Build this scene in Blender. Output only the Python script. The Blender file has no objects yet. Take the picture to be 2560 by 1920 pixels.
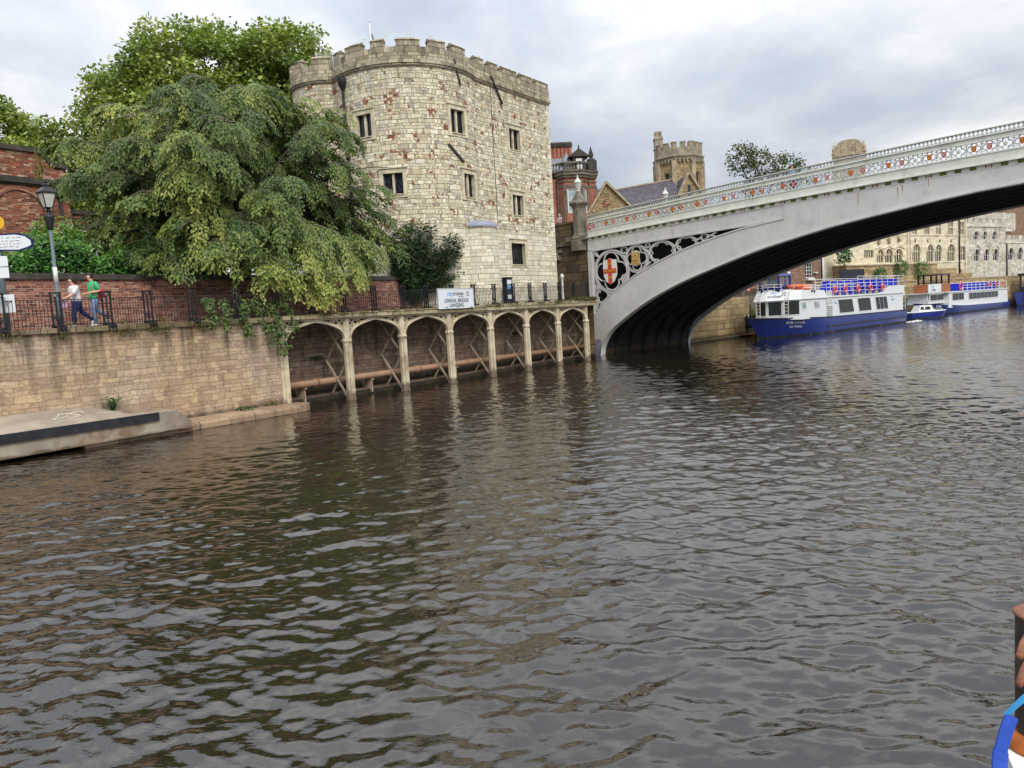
import bpy, math, random
from mathutils import Vector, Matrix, noise as mnoise
random.seed(7)
PI = math.pi
sc = bpy.context.scene
COL = sc.collection
rnd = random.random
def ru(a, b): return a + (b - a) * random.random()
def fr(ox, oy, ang, oz=0.0):
    """frame: local x axis points at ang (radians from world +X), local z up"""
    return Matrix.Translation((ox, oy, oz)) @ Matrix.Rotation(ang, 4, 'Z')
W0 = Matrix.Identity(4)
Q = fr(-10.19, 34.29, math.atan2(.810, .587))          # quay: x along the river, y landward
BR = fr(6.9, 61.5, -math.radians(44))                  # bridge: x along the span, y downstream
G = fr(66, 126, math.atan2(.530, .848))                # far bank facades
def qw(s, l, z=0.0): return Q @ Vector((s, l, z))
# ------------------------------------------------------------------ mesh builder
class MB:
    def __init__(self): self.v = []; self.f = []; self.uv = []; self.mi = []; self.sm = []
    def add(self, vs, fs, m=0, smooth=False, uvs=None):
        b = len(self.v); self.v.extend([tuple(p) for p in vs])
        for k, f in enumerate(fs):
            self.f.append([b + i for i in f]); self.mi.append(m); self.sm.append(smooth)
            self.uv.append(uvs[k] if uvs else None)
        return self
    def box(self, x0, x1, y0, y1, z0, z1, m=0):
        v = [(x0,y0,z0),(x1,y0,z0),(x1,y1,z0),(x0,y1,z0),(x0,y0,z1),(x1,y0,z1),(x1,y1,z1),(x0,y1,z1)]
        return self.add(v, [(0,3,2,1),(4,5,6,7),(0,1,5,4),(1,2,6,5),(2,3,7,6),(3,0,4,7)], m)
    def obox(self, p, size, M=None, m=0, taper=1.0):
        """box centred in x, y on p, standing on p; M optional rotation; taper scales the top"""
        sx, sy, sz = size[0]/2, size[1]/2, size[2]
        v = [Vector(q) for q in [(-sx,-sy,0),(sx,-sy,0),(sx,sy,0),(-sx,sy,0)]] + [Vector((a*sx*taper, b*sy*taper, sz)) for a, b in ((-1,-1),(1,-1),(1,1),(-1,1))]
        if M: v = [M @ q for q in v]
        v = [q + Vector(p) for q in v]
        return self.add(v, [(0,3,2,1),(4,5,6,7),(0,1,5,4),(1,2,6,5),(2,3,7,6),(3,0,4,7)], m)
    def bar(self, a, b, w, h=None, m=0, up=(0,0,1)):
        a = Vector(a); b = Vector(b); h = h or w
        d = (b - a).normalized(); u = Vector(up)
        if abs(d.dot(u)) > .98: u = Vector((0,1,0))
        s = d.cross(u).normalized(); t = s.cross(d).normalized()
        v = []
        for p in (a, b):
            for i, j in ((-1,-1),(1,-1),(1,1),(-1,1)): v.append(p + s*(i*w/2) + t*(j*h/2))
        return self.add(v, [(0,3,2,1),(4,5,6,7),(0,1,5,4),(1,2,6,5),(2,3,7,6),(3,0,4,7)], m)
    def tube(self, pts, r, n=8, m=0, smooth=True, closed=False, cap=True, up=None):
        pts = [Vector(p) for p in pts]; N = len(pts); rr = r if hasattr(r, '__len__') else [r]*N
        vs = []; prev = None
        for i, p in enumerate(pts):
            if closed: d = pts[(i+1) % N] - pts[i-1]
            else: d = pts[min(i+1, N-1)] - pts[max(i-1, 0)]
            if d.length < 1e-9: d = Vector((0,0,1))
            d.normalize()
            if up is not None: u = Vector(up)
            elif prev is None: u = Vector((0,0,1)) if abs(d.z) < .9 else Vector((1,0,0))
            else: u = prev
            s = d.cross(u)
            if s.length < 1e-6: s = d.cross(Vector((1,0,0)))
            s.normalize(); t = s.cross(d).normalized(); prev = t
            for k in range(n):
                a = 2*PI*k/n + (PI/4 if n == 4 else 0); vs.append(p + (s*math.cos(a) + t*math.sin(a))*rr[i])
        fs = []
        for i in range(N if closed else N-1):
            j = (i+1) % N
            for k in range(n):
                l = (k+1) % n; fs.append((i*n+k, i*n+l, j*n+l, j*n+k))
        if cap and not closed: fs += [tuple(range(n))[::-1], tuple((N-1)*n+k for k in range(n))]
        return self.add(vs, fs, m, smooth)
    def lathe(self, c, prof, n=16, m=0, smooth=True, a0=0.0):
        c = Vector(c); vs = []; fs = []
        for r, z in prof:
            for k in range(n):
                a = a0 + 2*PI*k/n; vs.append((c.x + r*math.cos(a), c.y + r*math.sin(a), c.z + z))
        for i in range(len(prof)-1):
            for k in range(n):
                l = (k+1) % n; fs.append((i*n+k, i*n+l, (i+1)*n+l, (i+1)*n+k))
        fs += [tuple(range(n))[::-1], tuple((len(prof)-1)*n+k for k in range(n))]
        return self.add(vs, fs, m, smooth)
    def prism(self, poly, o, ex, ey, ez, depth, m=0, m_side=None):
        """polygon (x,y) in the plane o + x*ex + y*ey, extruded by ez*depth"""
        o, ex, ey, ez = Vector(o), Vector(ex), Vector(ey), Vector(ez); n = len(poly)
        a = [o + ex*x + ey*y for x, y in poly]; b = [p + ez*depth for p in a]
        A = sum(poly[i][0]*poly[(i+1)%n][1]-poly[(i+1)%n][0]*poly[i][1] for i in range(n))
        flip = (A * ex.cross(ey).dot(ez) * (1 if depth > 0 else -1)) < 0
        f0 = tuple(range(n))[::-1]; f1 = tuple(range(n, 2*n)); sd = [(i, (i+1)%n, n+(i+1)%n, n+i) for i in range(n)]
        if flip: f0 = f0[::-1]; f1 = f1[::-1]; sd = [s[::-1] for s in sd]
        self.add(a + b, [f0, f1], m)
        b0 = len(self.v) - 2*n
        for s in sd:
            self.f.append([b0 + i for i in s]); self.mi.append(m if m_side is None else m_side); self.sm.append(False); self.uv.append(None)
        return self
    def strip(self, A, B, m=0, smooth=False, flip=False):
        """ribbon of quads between two polylines"""
        n = len(A); fs = [(i, i+1, n+i+1, n+i) for i in range(n-1)]
        if flip: fs = [f[::-1] for f in fs]
        return self.add(list(A) + list(B), fs, m, smooth)
    def join(self, o, M=None):
        b = len(self.v)
        self.v.extend([tuple(M @ Vector(p)) for p in o.v] if M else o.v)
        self.f.extend([[b+i for i in f] for f in o.f]); self.uv.extend(o.uv); self.mi.extend(o.mi); self.sm.extend(o.sm)
        return self
    def mesh(self, name, base=(0,0,0)):
        me = bpy.data.meshes.new(name); bx, by, bz = base
        me.from_pydata([(x-bx, y-by, z-bz) for x, y, z in self.v], [], self.f)
        ul = me.uv_layers.new(name='UVMap'); data = []
        V = self.v
        for f, uv in zip(self.f, self.uv):
            if uv: 
                for q in uv: data.extend(q)
                continue
            p0 = V[f[0]]; nx = ny = nz = 0.0
            for i in range(len(f)):
                a = V[f[i]]; b = V[f[(i+1) % len(f)]]
                nx += (a[1]-b[1])*(a[2]+b[2]); ny += (a[2]-b[2])*(a[0]+b[0]); nz += (a[0]-b[0])*(a[1]+b[1])
            L = math.sqrt(nx*nx+ny*ny+nz*nz) or 1.0
            if abs(nz)/L > .75:
                for i in f: data.extend((V[i][0], V[i][1]))
            else:
                h = math.hypot(nx, ny) or 1.0; tx, ty = -ny/h, nx/h
                for i in f: data.extend((V[i][0]*tx + V[i][1]*ty, V[i][2]))
        ul.data.foreach_set('uv', data)
        me.polygons.foreach_set('material_index', self.mi)
        me.polygons.foreach_set('use_smooth', self.sm)
        me.update(); return me
def setmats(me, mats):
    for m in (mats if isinstance(mats, (list, tuple)) else [mats]): me.materials.append(m)
BASE = {}
def tag(o, label=None, cat=None, group=None, kind=None):
    if label: o['label'] = label
    if cat: o['category'] = cat
    if group: o['group'] = group
    if kind: o['kind'] = kind
    return o
def thing(name, label, cat, frame=W0, loc=(0,0,0), group=None):
    o = bpy.data.objects.new(name, None); COL.objects.link(o); o.empty_display_size = .2
    o.matrix_world = frame @ Matrix.Translation(loc); BASE[o] = Vector(loc)
    return tag(o, label, cat, group)
def part(name, mb, mats, parent, label=None, kind=None):
    b = BASE[parent]; me = mb.mesh(name, b); setmats(me, mats)
    o = bpy.data.objects.new(name, me); COL.objects.link(o); o.parent = parent; BASE[o] = b
    return tag(o, label, None, None, kind)
def solo(name, mb, mats, label, cat, frame=W0, loc=(0,0,0), group=None, kind=None):
    me = mb.mesh(name, loc); setmats(me, mats)
    o = bpy.data.objects.new(name, me); COL.objects.link(o); o.matrix_world = frame @ Matrix.Translation(loc); BASE[o] = Vector(loc)
    return tag(o, label, cat, group, kind)
def struct(name, mb, mats, frame=W0): return solo(name, mb, mats, None, None, frame, kind='structure')
def dup(o, parent=None):
    c = o.copy(); COL.objects.link(c)
    if parent is not None: c.parent = parent
    for ch in list(o.children): dup(ch, c)
    return c
def text_mb(s, size, M, m=0, depth=.004, align='CENTER', shear=0.0, bold=0.0, spacing=1.0):
    cu = bpy.data.curves.new('txt', 'FONT'); cu.body = s; cu.size = size; cu.align_x = align; cu.align_y = 'CENTER'
    cu.extrude = depth; cu.shear = shear; cu.offset = bold; cu.resolution_u = 3; cu.space_line = .9; cu.space_character = spacing
    o = bpy.data.objects.new('txt', cu); COL.objects.link(o)
    dg = bpy.context.evaluated_depsgraph_get(); dg.update()
    me = bpy.data.meshes.new_from_object(o.evaluated_get(dg))
    mb = MB(); mb.add([M @ v.co for v in me.vertices], [tuple(p.vertices) for p in me.polygons], m)
    bpy.data.objects.remove(o); bpy.data.meshes.remove(me); bpy.data.curves.remove(cu)
    return mb
def basis(o, ex, ey):
    ex = Vector(ex).normalized(); ey = Vector(ey).normalized(); ez = ex.cross(ey).normalized()
    M = Matrix((ex, ey, ez)).transposed().to_4x4(); M.translation = Vector(o); return M
def lerp(a, b, t): return a + (b-a)*t
def interp(tab, x):
    for (x0, y0), (x1, y1) in zip(tab, tab[1:]):
        if x <= x1: return y0 + (y1-y0)*(x-x0)/(x1-x0)
    return tab[-1][1]
def smooth_tab(tab, x):
    """Catmull-Rom through a table of (x, y)"""
    n = len(tab); i = 0
    while i < n-2 and x > tab[i+1][0]: i += 1
    x0, y0 = tab[i]; x1, y1 = tab[i+1]; t = max(0, min(1, (x-x0)/(x1-x0)))
    def sl(k):
        a = tab[max(k-1, 0)]; b = tab[min(k+1, n-1)]; return (b[1]-a[1])/(b[0]-a[0])
    h = x1-x0; m0, m1 = sl(i)*h, sl(i+1)*h
    return (2*t**3-3*t*t+1)*y0 + (t**3-2*t*t+t)*m0 + (-2*t**3+3*t*t)*y1 + (t**3-t*t)*m1
# wall sheet with openings: path(u) -> (x, y), outward normal nrm(u)
def wall_sheet(mb, path, nrm, u0, u1, z0, z1, holes=(), depth=.3, ub=(), zb=(), m=0, m_rev=None, rev_all=True):
    us = sorted(set([round(x, 4) for x in [u0, u1] + list(ub) + [h[0] for h in holes] + [h[1] for h in holes] if u0-1e-6 <= x <= u1+1e-6]))
    zs = sorted(set([round(x, 4) for x in [z0, z1] + list(zb) + [h[2] for h in holes] + [h[3] for h in holes] if z0-1e-6 <= x <= z1+1e-6]))
    idx = {}; vs = []; fs = []; uvs = []
    def P(u, z):
        if (u, z) not in idx:
            x, y = path(u); idx[(u, z)] = len(vs); vs.append((x, y, z))
        return idx[(u, z)]
    for a, b in zip(us, us[1:]):
        for c, d in zip(zs, zs[1:]):
            um, zm = (a+b)/2, (c+d)/2
            if any(h[0] < um < h[1] and h[2] < zm < h[3] for h in holes): continue
            fs.append((P(a,c), P(b,c), P(b,d), P(a,d))); uvs.append(((a,c),(b,c),(b,d),(a,d)))
    mb.add(vs, fs, m, False, uvs)
    mr = m if m_rev is None else m_rev
    for h in holes:
        a, b, c, d = h[:4]
        def E(u, z, k):
            x, y = path(u); nx, ny = nrm((a+b)/2); return (x - nx*depth*k, y - ny*depth*k, z)
        cu = [u for u in us if a-1e-6 <= u <= b+1e-6]
        mb.add([E(a,c,0),E(a,d,0),E(a,d,1),E(a,c,1)], [(0,1,2,3)], mr)
        mb.add([E(b,c,0),E(b,d,0),E(b,d,1),E(b,c,1)], [(3,2,1,0)], mr)
        for x, y in zip(cu, cu[1:]):
            mb.add([E(x,d,0),E(y,d,0),E(y,d,1),E(x,d,1)], [(0,1,2,3)], mr)
            mb.add([E(x,c,0),E(y,c,0),E(y,c,1),E(x,c,1)], [(3,2,1,0)], mr)
def straight(x0, y0, x1, y1):
    L = math.hypot(x1-x0, y1-y0); dx, dy = (x1-x0)/L, (y1-y0)/L
    return (lambda u: (x0+dx*u, y0+dy*u)), (lambda u: (dy, -dx)), L
# ================================================================== materials
def hexc(h):
    c = [int(h[i:i+2], 16)/255 for i in (0, 2, 4)]
    return tuple(x/12.92 if x <= .04045 else ((x+.055)/1.055)**2.4 for x in c) + (1,)
class NT:
    def __init__(self, tree): self.t = tree; self.n = tree.nodes; self.l = tree.links
    def new(self, typ, **kw):
        nd = self.n.new(typ)
        for k, v in kw.items(): setattr(nd, k, v)
        return nd
    def put(self, sock, v):
        if isinstance(v, bpy.types.NodeSocket): self.l.new(v, sock)
        elif v is not None: sock.default_value = v
    def math(self, op, a, b=None, c=None, clamp=False):
        nd = self.new('ShaderNodeMath', operation=op, use_clamp=clamp); self.put(nd.inputs[0], a)
        if b is not None: self.put(nd.inputs[1], b)
        if c is not None: self.put(nd.inputs[2], c)
        return nd.outputs[0]
    def mix(self, f, a, b, blend='MIX'):
        nd = self.new('ShaderNodeMix', data_type='RGBA', blend_type=blend)
        self.put(nd.inputs[0], f); self.put(nd.inputs[6], a); self.put(nd.inputs[7], b); return nd.outputs[2]
    def noise(self, vec, scale, detail=3, rough=.55, dist=0.0, dim='3D', w=None):
        nd = self.new('ShaderNodeTexNoise', noise_dimensions=dim)
        if vec is not None and dim != '1D': self.put(nd.inputs['Vector'], vec)
        if w is not None: self.put(nd.inputs['W'], w)
        nd.inputs['Scale'].default_value = scale; nd.inputs['Detail'].default_value = detail
        nd.inputs['Roughness'].default_value = rough; nd.inputs['Distortion'].default_value = dist
        return nd.outputs['Fac'], nd.outputs['Color']
    def ramp(self, f, pts, interp='LINEAR'):
        nd = self.new('ShaderNodeValToRGB'); cr = nd.color_ramp; cr.interpolation = interp
        while len(cr.elements) < len(pts): cr.elements.new(.5)
        for e, (p, c) in zip(cr.elements, pts):
            e.position = p; e.color = c if len(c) == 4 else tuple(c) + (1,)
        self.put(nd.inputs[0], f); return nd.outputs[0]
    def vmath(self, op, a, b=None):
        nd = self.new('ShaderNodeVectorMath', operation=op); self.put(nd.inputs[0], a)
        if b is not None: self.put(nd.inputs[1], b)
        return nd.outputs[0]
    def smooth(self, x, lo, hi, a=0.0, b=1.0):
        nd = self.new('ShaderNodeMapRange', interpolation_type='SMOOTHSTEP'); self.put(nd.inputs[0], x)
        for i, v in zip((1,2,3,4), (lo, hi, a, b)): self.put(nd.inputs[i], v)
        return nd.outputs[0]
    def sep(self, v):
        nd = self.new('ShaderNodeSeparateXYZ'); self.put(nd.inputs[0], v); return nd.outputs
    def comb(self, x, y, z=0.0):
        nd = self.new('ShaderNodeCombineXYZ'); self.put(nd.inputs[0], x); self.put(nd.inputs[1], y); self.put(nd.inputs[2], z); return nd.outputs[0]
def newmat(name):
    m = bpy.data.materials.new(name); m.use_nodes = True
    t = NT(m.node_tree); b = m.node_tree.nodes['Principled BSDF']; return m, t, b
def g3(v): return (v, v, v, 1)
def plain(name, col, rough=.6, var=.15, scale=3.0, metal=0.0, bump=0.0, bscale=30, coords='Object', spec=.5, dirt=None, dirt_amt=.4, dirt_scale=1.2, coat=0.0, low=None):
    """base colour with a little wear: noise variation, optional patches of dirt"""
    m, t, b = newmat(name); col = hexc(col) if isinstance(col, str) else tuple(col) + (1,)
    co = t.new('ShaderNodeTexCoord').outputs[coords]
    f, _ = t.noise(co, scale, 4)
    v = t.smooth(f, .3, .7, 1-var, 1+var*.5)
    nd = t.new('ShaderNodeMix', data_type='RGBA', blend_type='MULTIPLY'); nd.inputs[0].default_value = 1
    nd.inputs[6].default_value = col; t.put(nd.inputs[7], t.comb(v, v, v)); c = nd.outputs[2]
    if dirt:
        d, _ = t.noise(co, dirt_scale, 6, .65)
        c = t.mix(t.math('MULTIPLY', t.smooth(d, .5, .68), dirt_amt), c, hexc(dirt))
    if low:      # (colour, height) a ragged wet band above the water
        ln, _ = t.noise(co, 1.4, 6, .7); zz = t.math('ADD', t.sep(co)[2], t.math('MULTIPLY', t.math('SUBTRACT', ln, .5), low[1]*1.6))
        c = t.mix(t.smooth(zz, low[1]*.5, low[1], .9, 0.0), c, hexc(low[0]))
    t.put(b.inputs['Base Color'], c); b.inputs['Roughness'].default_value = rough; b.inputs['Metallic'].default_value = metal
    b.inputs['Specular IOR Level'].default_value = spec; b.inputs['Coat Weight'].default_value = coat
    if bump:
        n2, _ = t.noise(co, bscale, 4)
        bn = t.new('ShaderNodeBump'); bn.inputs['Strength'].default_value = 1; bn.inputs['Distance'].default_value = bump
        t.put(bn.inputs['Height'], n2); t.put(b.inputs['Normal'], bn.outputs[0])
    return m
def course_group():
    g = bpy.data.node_groups.new('courses', 'ShaderNodeTree')
    for nm, tp in (('UV','NodeSocketVector'),('W','NodeSocketFloat'),('H','NodeSocketFloat'),('Distort','NodeSocketFloat'),('Scale','NodeSocketFloat'),('Stagger','NodeSocketFloat')):
        g.interface.new_socket(name=nm, in_out='INPUT', socket_type=tp)
    for nm in ('Rand','Rand2','Edge'): g.interface.new_socket(name=nm, in_out='OUTPUT', socket_type='NodeSocketFloat')
    t = NT(g); gi = t.new('NodeGroupInput').outputs; go = t.new('NodeGroupOutput').inputs
    nz = t.new('ShaderNodeTexNoise'); t.put(nz.inputs['Vector'], gi[0]); t.put(nz.inputs['Scale'], gi[4]); nz.inputs['Detail'].default_value = 3
    off = t.new('ShaderNodeVectorMath', operation='SUBTRACT'); t.put(off.inputs[0], nz.outputs['Color']); off.inputs[1].default_value = (.5,.5,.5)
    sca = t.new('ShaderNodeVectorMath', operation='SCALE'); t.put(sca.inputs[0], off.outputs[0]); t.put(sca.inputs['Scale'], gi[3])
    uv = t.vmath('ADD', gi[0], sca.outputs[0]); s = t.sep(uv)
    v = t.math('DIVIDE', s[1], gi[2])
    v = t.math('ADD', v, t.math('MULTIPLY', t.math('SINE', t.math('MULTIPLY', v, 1.7)), .25))
    row = t.math('FLOOR', v); fv = t.math('FRACT', v)
    w1 = t.new('ShaderNodeTexWhiteNoise', noise_dimensions='1D'); t.put(w1.inputs['W'], row); r = w1.outputs['Value']
    k = t.math('ADD', .8, t.math('MULTIPLY', r, t.math('MULTIPLY', gi[5], .5)))
    u = t.math('ADD', t.math('MULTIPLY', t.math('DIVIDE', s[0], gi[1]), k), t.math('MULTIPLY', r, 37.0))
    u = t.math('ADD', u, t.math('MULTIPLY', gi[5], t.math('MULTIPLY', t.math('SINE', t.math('ADD', t.math('MULTIPLY', u, 2.3), t.math('MULTIPLY', row, 2.1))), .36)))
    col = t.math('FLOOR', u); fu = t.math('FRACT', u)
    w2 = t.new('ShaderNodeTexWhiteNoise', noise_dimensions='2D'); t.put(w2.inputs['Vector'], t.comb(col, row))
    s2 = t.sep(w2.outputs['Color'])
    du = t.math('MULTIPLY', t.math('MINIMUM', fu, t.math('SUBTRACT', 1.0, fu)), gi[1])
    dv = t.math('MULTIPLY', t.math('MINIMUM', fv, t.math('SUBTRACT', 1.0, fv)), gi[2])
    t.put(go[0], w2.outputs['Value']); t.put(go[1], s2[1])
    t.put(go[2], t.math('MINIMUM', du, dv)); return g
COURSES = course_group()
def courses(t, uv, w, h, distort, scale, stagger=1.0):
    nd = t.new('ShaderNodeGroup'); nd.node_tree = COURSES
    for i, v in enumerate((uv, w, h, distort, scale, stagger)): t.put(nd.inputs[i], v)
    return nd.outputs
def masonry(name, w, h, pal, mortar, mw=.015, distort=.05, dscale=2.0, stagger=1.0, bump=.02, rough=.85, grain=.25, stain=None, stain_amt=.5, stain_scale=.35,
            brick=None, brick_amt=.62, tint=None, low=None, streak=None):
    """coursed stone or brick laid in metres on UVMap: per-block colour, mortar, weathering"""
    m, t, b = newmat(name); uv = t.new('ShaderNodeUVMap', uv_map='UVMap').outputs[0]
    o = courses(t, uv, w, h, distort, dscale, stagger)
    n = len(pal); c = t.ramp(o[0], [(i/n, hexc(p)) for i, p in enumerate(pal)], 'CONSTANT')
    nf, _ = t.noise(uv, 9.0, 5, .65); gv = t.smooth(nf, .25, .75, 1-grain, 1+grain*.5)
    c = t.mix(1.0, c, t.comb(gv, gv, gv), 'MULTIPLY')
    br = t.smooth(o[1], 0, 1, .86, 1.1); c = t.mix(1.0, c, t.comb(br, br, br), 'MULTIPLY')
    mask = t.smooth(o[2], mw*.4, mw*1.3)
    if brick:
        o2 = courses(t, uv, .24, .085, .02, 3.0, .4)
        pn, _ = t.noise(uv, 1.1, 5, .7); sel = t.math('MULTIPLY', t.math('GREATER_THAN', pn, brick_amt), t.smooth(o[0], .35, .4))
        bc = t.ramp(o2[0], [(0, hexc('8e3f2c')), (.3, hexc('a85038')), (.6, hexc('7a3427')), (.8, hexc('b56a4c'))], 'CONSTANT')
        c = t.mix(sel, c, bc); mask2 = t.smooth(o2[2], .004, .012)
        mask = t.math('MULTIPLY', mask, t.math('MAXIMUM', mask2, t.math('SUBTRACT', 1.0, sel)))
    c = t.mix(mask, hexc(mortar), c)
    if tint:
        tn, _ = t.noise(uv, tint[1], 3); c = t.mix(t.math('MULTIPLY', t.smooth(tn, .42, .62), tint[2]), c, hexc(tint[0]), 'MULTIPLY')
    if stain:
        mp = t.vmath('MULTIPLY', uv, (1.0, .35, 1.0)); sn, _ = t.noise(mp, stain_scale*4, 7, .68)
        c = t.mix(t.math('MULTIPLY', t.smooth(sn, .5, .66), stain_amt), c, hexc(stain))
    if streak:   # (colour, z from which it hangs, length, amount)
        mp = t.vmath('MULTIPLY', uv, (1.0, .04, 1.0)); sn, _ = t.noise(mp, 1.7, 5, .6); z = t.sep(uv)[1]
        fall = t.smooth(z, streak[1]-streak[2], streak[1])
        c = t.mix(t.math('MULTIPLY', t.math('MULTIPLY', t.smooth(sn, .48, .62), fall), streak[3]), c, hexc(streak[0]))
    if low:      # (colour, z top) growth and damp just above the water
        z = t.sep(uv)[1]; ln, _ = t.noise(uv, 1.6, 5, .7); zz = t.math('ADD', z, t.math('MULTIPLY', t.math('SUBTRACT', ln, .5), low[2]))
        c = t.mix(t.smooth(zz, low[1]*.35, low[1], .85, 0.0), c, hexc(low[0]))
    t.put(b.inputs['Base Color'], c); b.inputs['Roughness'].default_value = rough; b.inputs['Specular IOR Level'].default_value = .25
    hgt = t.math('ADD', t.math('MULTIPLY', mask, .7), t.math('MULTIPLY', nf, .35))
    bn = t.new('ShaderNodeBump'); bn.inputs['Strength'].default_value = 1; bn.inputs['Distance'].default_value = bump
    t.put(bn.inputs['Height'], hgt); t.put(b.inputs['Normal'], bn.outputs[0])
    return m
def leaf_mat(name, pal, rough=.5, trans=.25, spec=.4):
    """palette picked per leaf by the vertex attribute 'tone' plus noise"""
    m, t, b = newmat(name)
    at = t.new('ShaderNodeAttribute', attribute_name='tone'); n = len(pal)
    c = t.ramp(at.outputs['Fac'], [(i/(n-1), hexc(p)) for i, p in enumerate(pal)])
    t.put(b.inputs['Base Color'], c); b.inputs['Roughness'].default_value = rough; b.inputs['Specular IOR Level'].default_value = spec
    tr = t.new('ShaderNodeBsdfTranslucent'); t.put(tr.inputs[0], t.mix(1.0, c, (1.0, 1.05, .5, 1), 'MULTIPLY'))
    mx = t.new('ShaderNodeMixShader'); mx.inputs[0].default_value = trans
    out = t.n['Material Output']; t.l.new(b.outputs[0], mx.inputs[1]); t.l.new(tr.outputs[0], mx.inputs[2]); t.l.new(mx.outputs[0], out.inputs[0])
    return m
M = {}
M['tower'] = masonry('tower limestone', .31, .225, ['e9dfc4','dfd3b4','ede4cb','d1c6ab','e5dabb','b8b2a3','eae2cd','d6c8a6','e0d6bc','c8bda3','efe8d2','dacfb2','e8deC4'], '94896f', .015, .19, 2.7, 1.0, .035, grain=.3,
                      stain='9a9284', stain_amt=.3, brick=True, brick_amt=.574, streak=('7f796c', 19.5, 3.5, .45))
M['tower_low'] = masonry('tower pale ashlar', .5, .27, ['eae3cf','e1d9c3','ede7d7','dad2bd','e6dec8'], '8f8468', .013, .07, 1.2, .8, .02, grain=.2, stain='b3a684', stain_amt=.4)
M['parapet'] = masonry('weathered parapet stone', .5, .27, ['b8ad95','a0967f','c2b79e','aca188','988f7b','bdb29a'], '655e50', .014, .03, 2, .8, .02, stain='56524a', stain_amt=.75, stain_scale=.5)
M['dressed'] = plain('dressed window stone', 'd3c8ac', .85, .25, 2.5, bump=.006, bscale=25, dirt='8f8468', dirt_amt=.45)
M['quay'] = masonry('warm quay sandstone', .44, .19, ['c3ad98','bba390','c8b49b','bfaa94','b7a18d','c6b199','c1ac96','ccb799'], 'ab9a88', .006, .14, 2.2, 1.0, .035, grain=.3, tint=('f2dcb4', .2, .4),
                     stain='7d6654', stain_amt=.5, stain_scale=.28, streak=('3d3931', 4.2, 2.8, .75), low=('3c3a2a', .7, .9))
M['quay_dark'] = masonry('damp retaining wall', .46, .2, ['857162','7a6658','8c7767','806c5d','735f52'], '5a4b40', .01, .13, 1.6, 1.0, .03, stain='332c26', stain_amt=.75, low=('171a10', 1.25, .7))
M['coping'] = masonry('weathered coping stone', 1.3, 2.0, ['8a7b63','75694f','97876c'], '3d372c', .012, .05, 2, .6, .02, stain='35332a', stain_amt=.8, stain_scale=.7)
M['deck_edge'] = masonry('stained cream coping stone', 1.3, 2.0, ['b0a384','9f9273','b9ac8e'], '5c5342', .012, .05, 2, .6, .02, stain='5a513d', stain_amt=.7, stain_scale=.7)
M['ledge'] = masonry('pale ledge stone', 1.5, 3.0, ['a58c72','98816a','ad957b'], '3d342a', .012, .03, 2, .6, .01, stain='5a4d3e', stain_amt=.6)
M['concrete'] = plain('landing concrete', 'a39787', .9, .25, 1.1, bump=.012, bscale=18, dirt='74573f', dirt_amt=.8, dirt_scale=.7, low=('5a4936', .26))
M['tarmac'] = plain('promenade paving', '77716a', .9, .2, 2, bump=.004)
M['road'] = plain('road asphalt', '4a4a4a', .9, .2, 2)
M['earth'] = plain('bank earth', '4b4434', .95, .3, .4)
BRK = ['8f5443','a0634e','7e4739','ab7058','955a47','714136','b47f67','8c5d4e']
M['brick'] = masonry('old red brick', .235, .082, BRK, 'a48d7b', .008, .02, 3, .25, .01, stain='5b3a31', stain_amt=.5, tint=('d8c4b4', .4, .4))
M['brick_wall'] = masonry('garden wall brick', .235, .086, ['8f5647','9f6352','79453b','a97463','694036','966052','b38873'], 'b09c8e', .009, .02, 3, .25, .01, stain='51362e', stain_amt=.6, low=None)
M['brick_old'] = masonry('patched old brick', .26, .085, ['8f5440','a0634a','7d4636','b58a6a','94614b','c2a58a','6f4436','a8563c'], '8f7867', .009, .06, 3, .7, .014, stain='6a4638', stain_amt=.5)
M['brick_bright'] = masonry('orange red brick', .235, .082, ['a66756','b07260','9c5e4e','b67c69'], 'a86a55', .006, .01, 3, .1, .006, stain='7c3a2b', stain_amt=.3)
M['brick_brown'] = masonry('brown house brick', .235, .082, ['8a6a58','7a5c4b','96765f','6f5344','9f8068'], '9a8a7a', .008, .02, 3, .2, .008, stain='5d4a3e', stain_amt=.4)
M['dark_stone'] = plain('dark weathered stone', '4a453f', .9, .35, 2, bump=.01, bscale=14, dirt='2c2a27', dirt_amt=.6)
M['tan_stone'] = plain('grey tan stone', '9c917c', .9, .25, 2, bump=.01, bscale=14, dirt='5b5347', dirt_amt=.6)
M['grey_stone'] = plain('grey cornice stone', '7a7263', .9, .3, 2, bump=.01, bscale=14, dirt='3f3b35', dirt_amt=.7)
M['abut'] = masonry('brown abutment ashlar', 1.05, .52, ['7b6a52','6a5b47','8a7759','5f5344','746349'], '3a3229', .02, .04, 1.2, .7, .04, grain=.35, stain='37322b', stain_amt=.7, stain_scale=.4, low=('2c2a20', .6, .5))
M['pier'] = masonry('buff pier ashlar', 1.0, .48, ['b09a74','9f8a66','baa47c','a8926e'], '6a5a45', .02, .04, 1.2, .7, .03, grain=.3, stain='6b5c45', stain_amt=.4, low=('3d3a2c', .7, .5))
M['rubble_gold'] = masonry('golden rubble stone', .34, .13, ['b59f78','a08b69','c0aa82','ab9670','917e60','bba57c'], '5f523d', .012, .06, 2.2, 1.0, .02, stain='6a5c44', stain_amt=.45)
M['gold_ash'] = plain('golden dressed stone', 'b0a084', .85, .25, 2, bump=.008, dirt='4b4438', dirt_amt=.6)
M['guild'] = masonry('cream guildhall stone', .9, .4, ['ddd3b8','d5caad','e3dac3','dad0b4'], 'bba97c', .008, .02, 1, .6, .006, grain=.15, stain='a08c60', stain_amt=.4)
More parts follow.
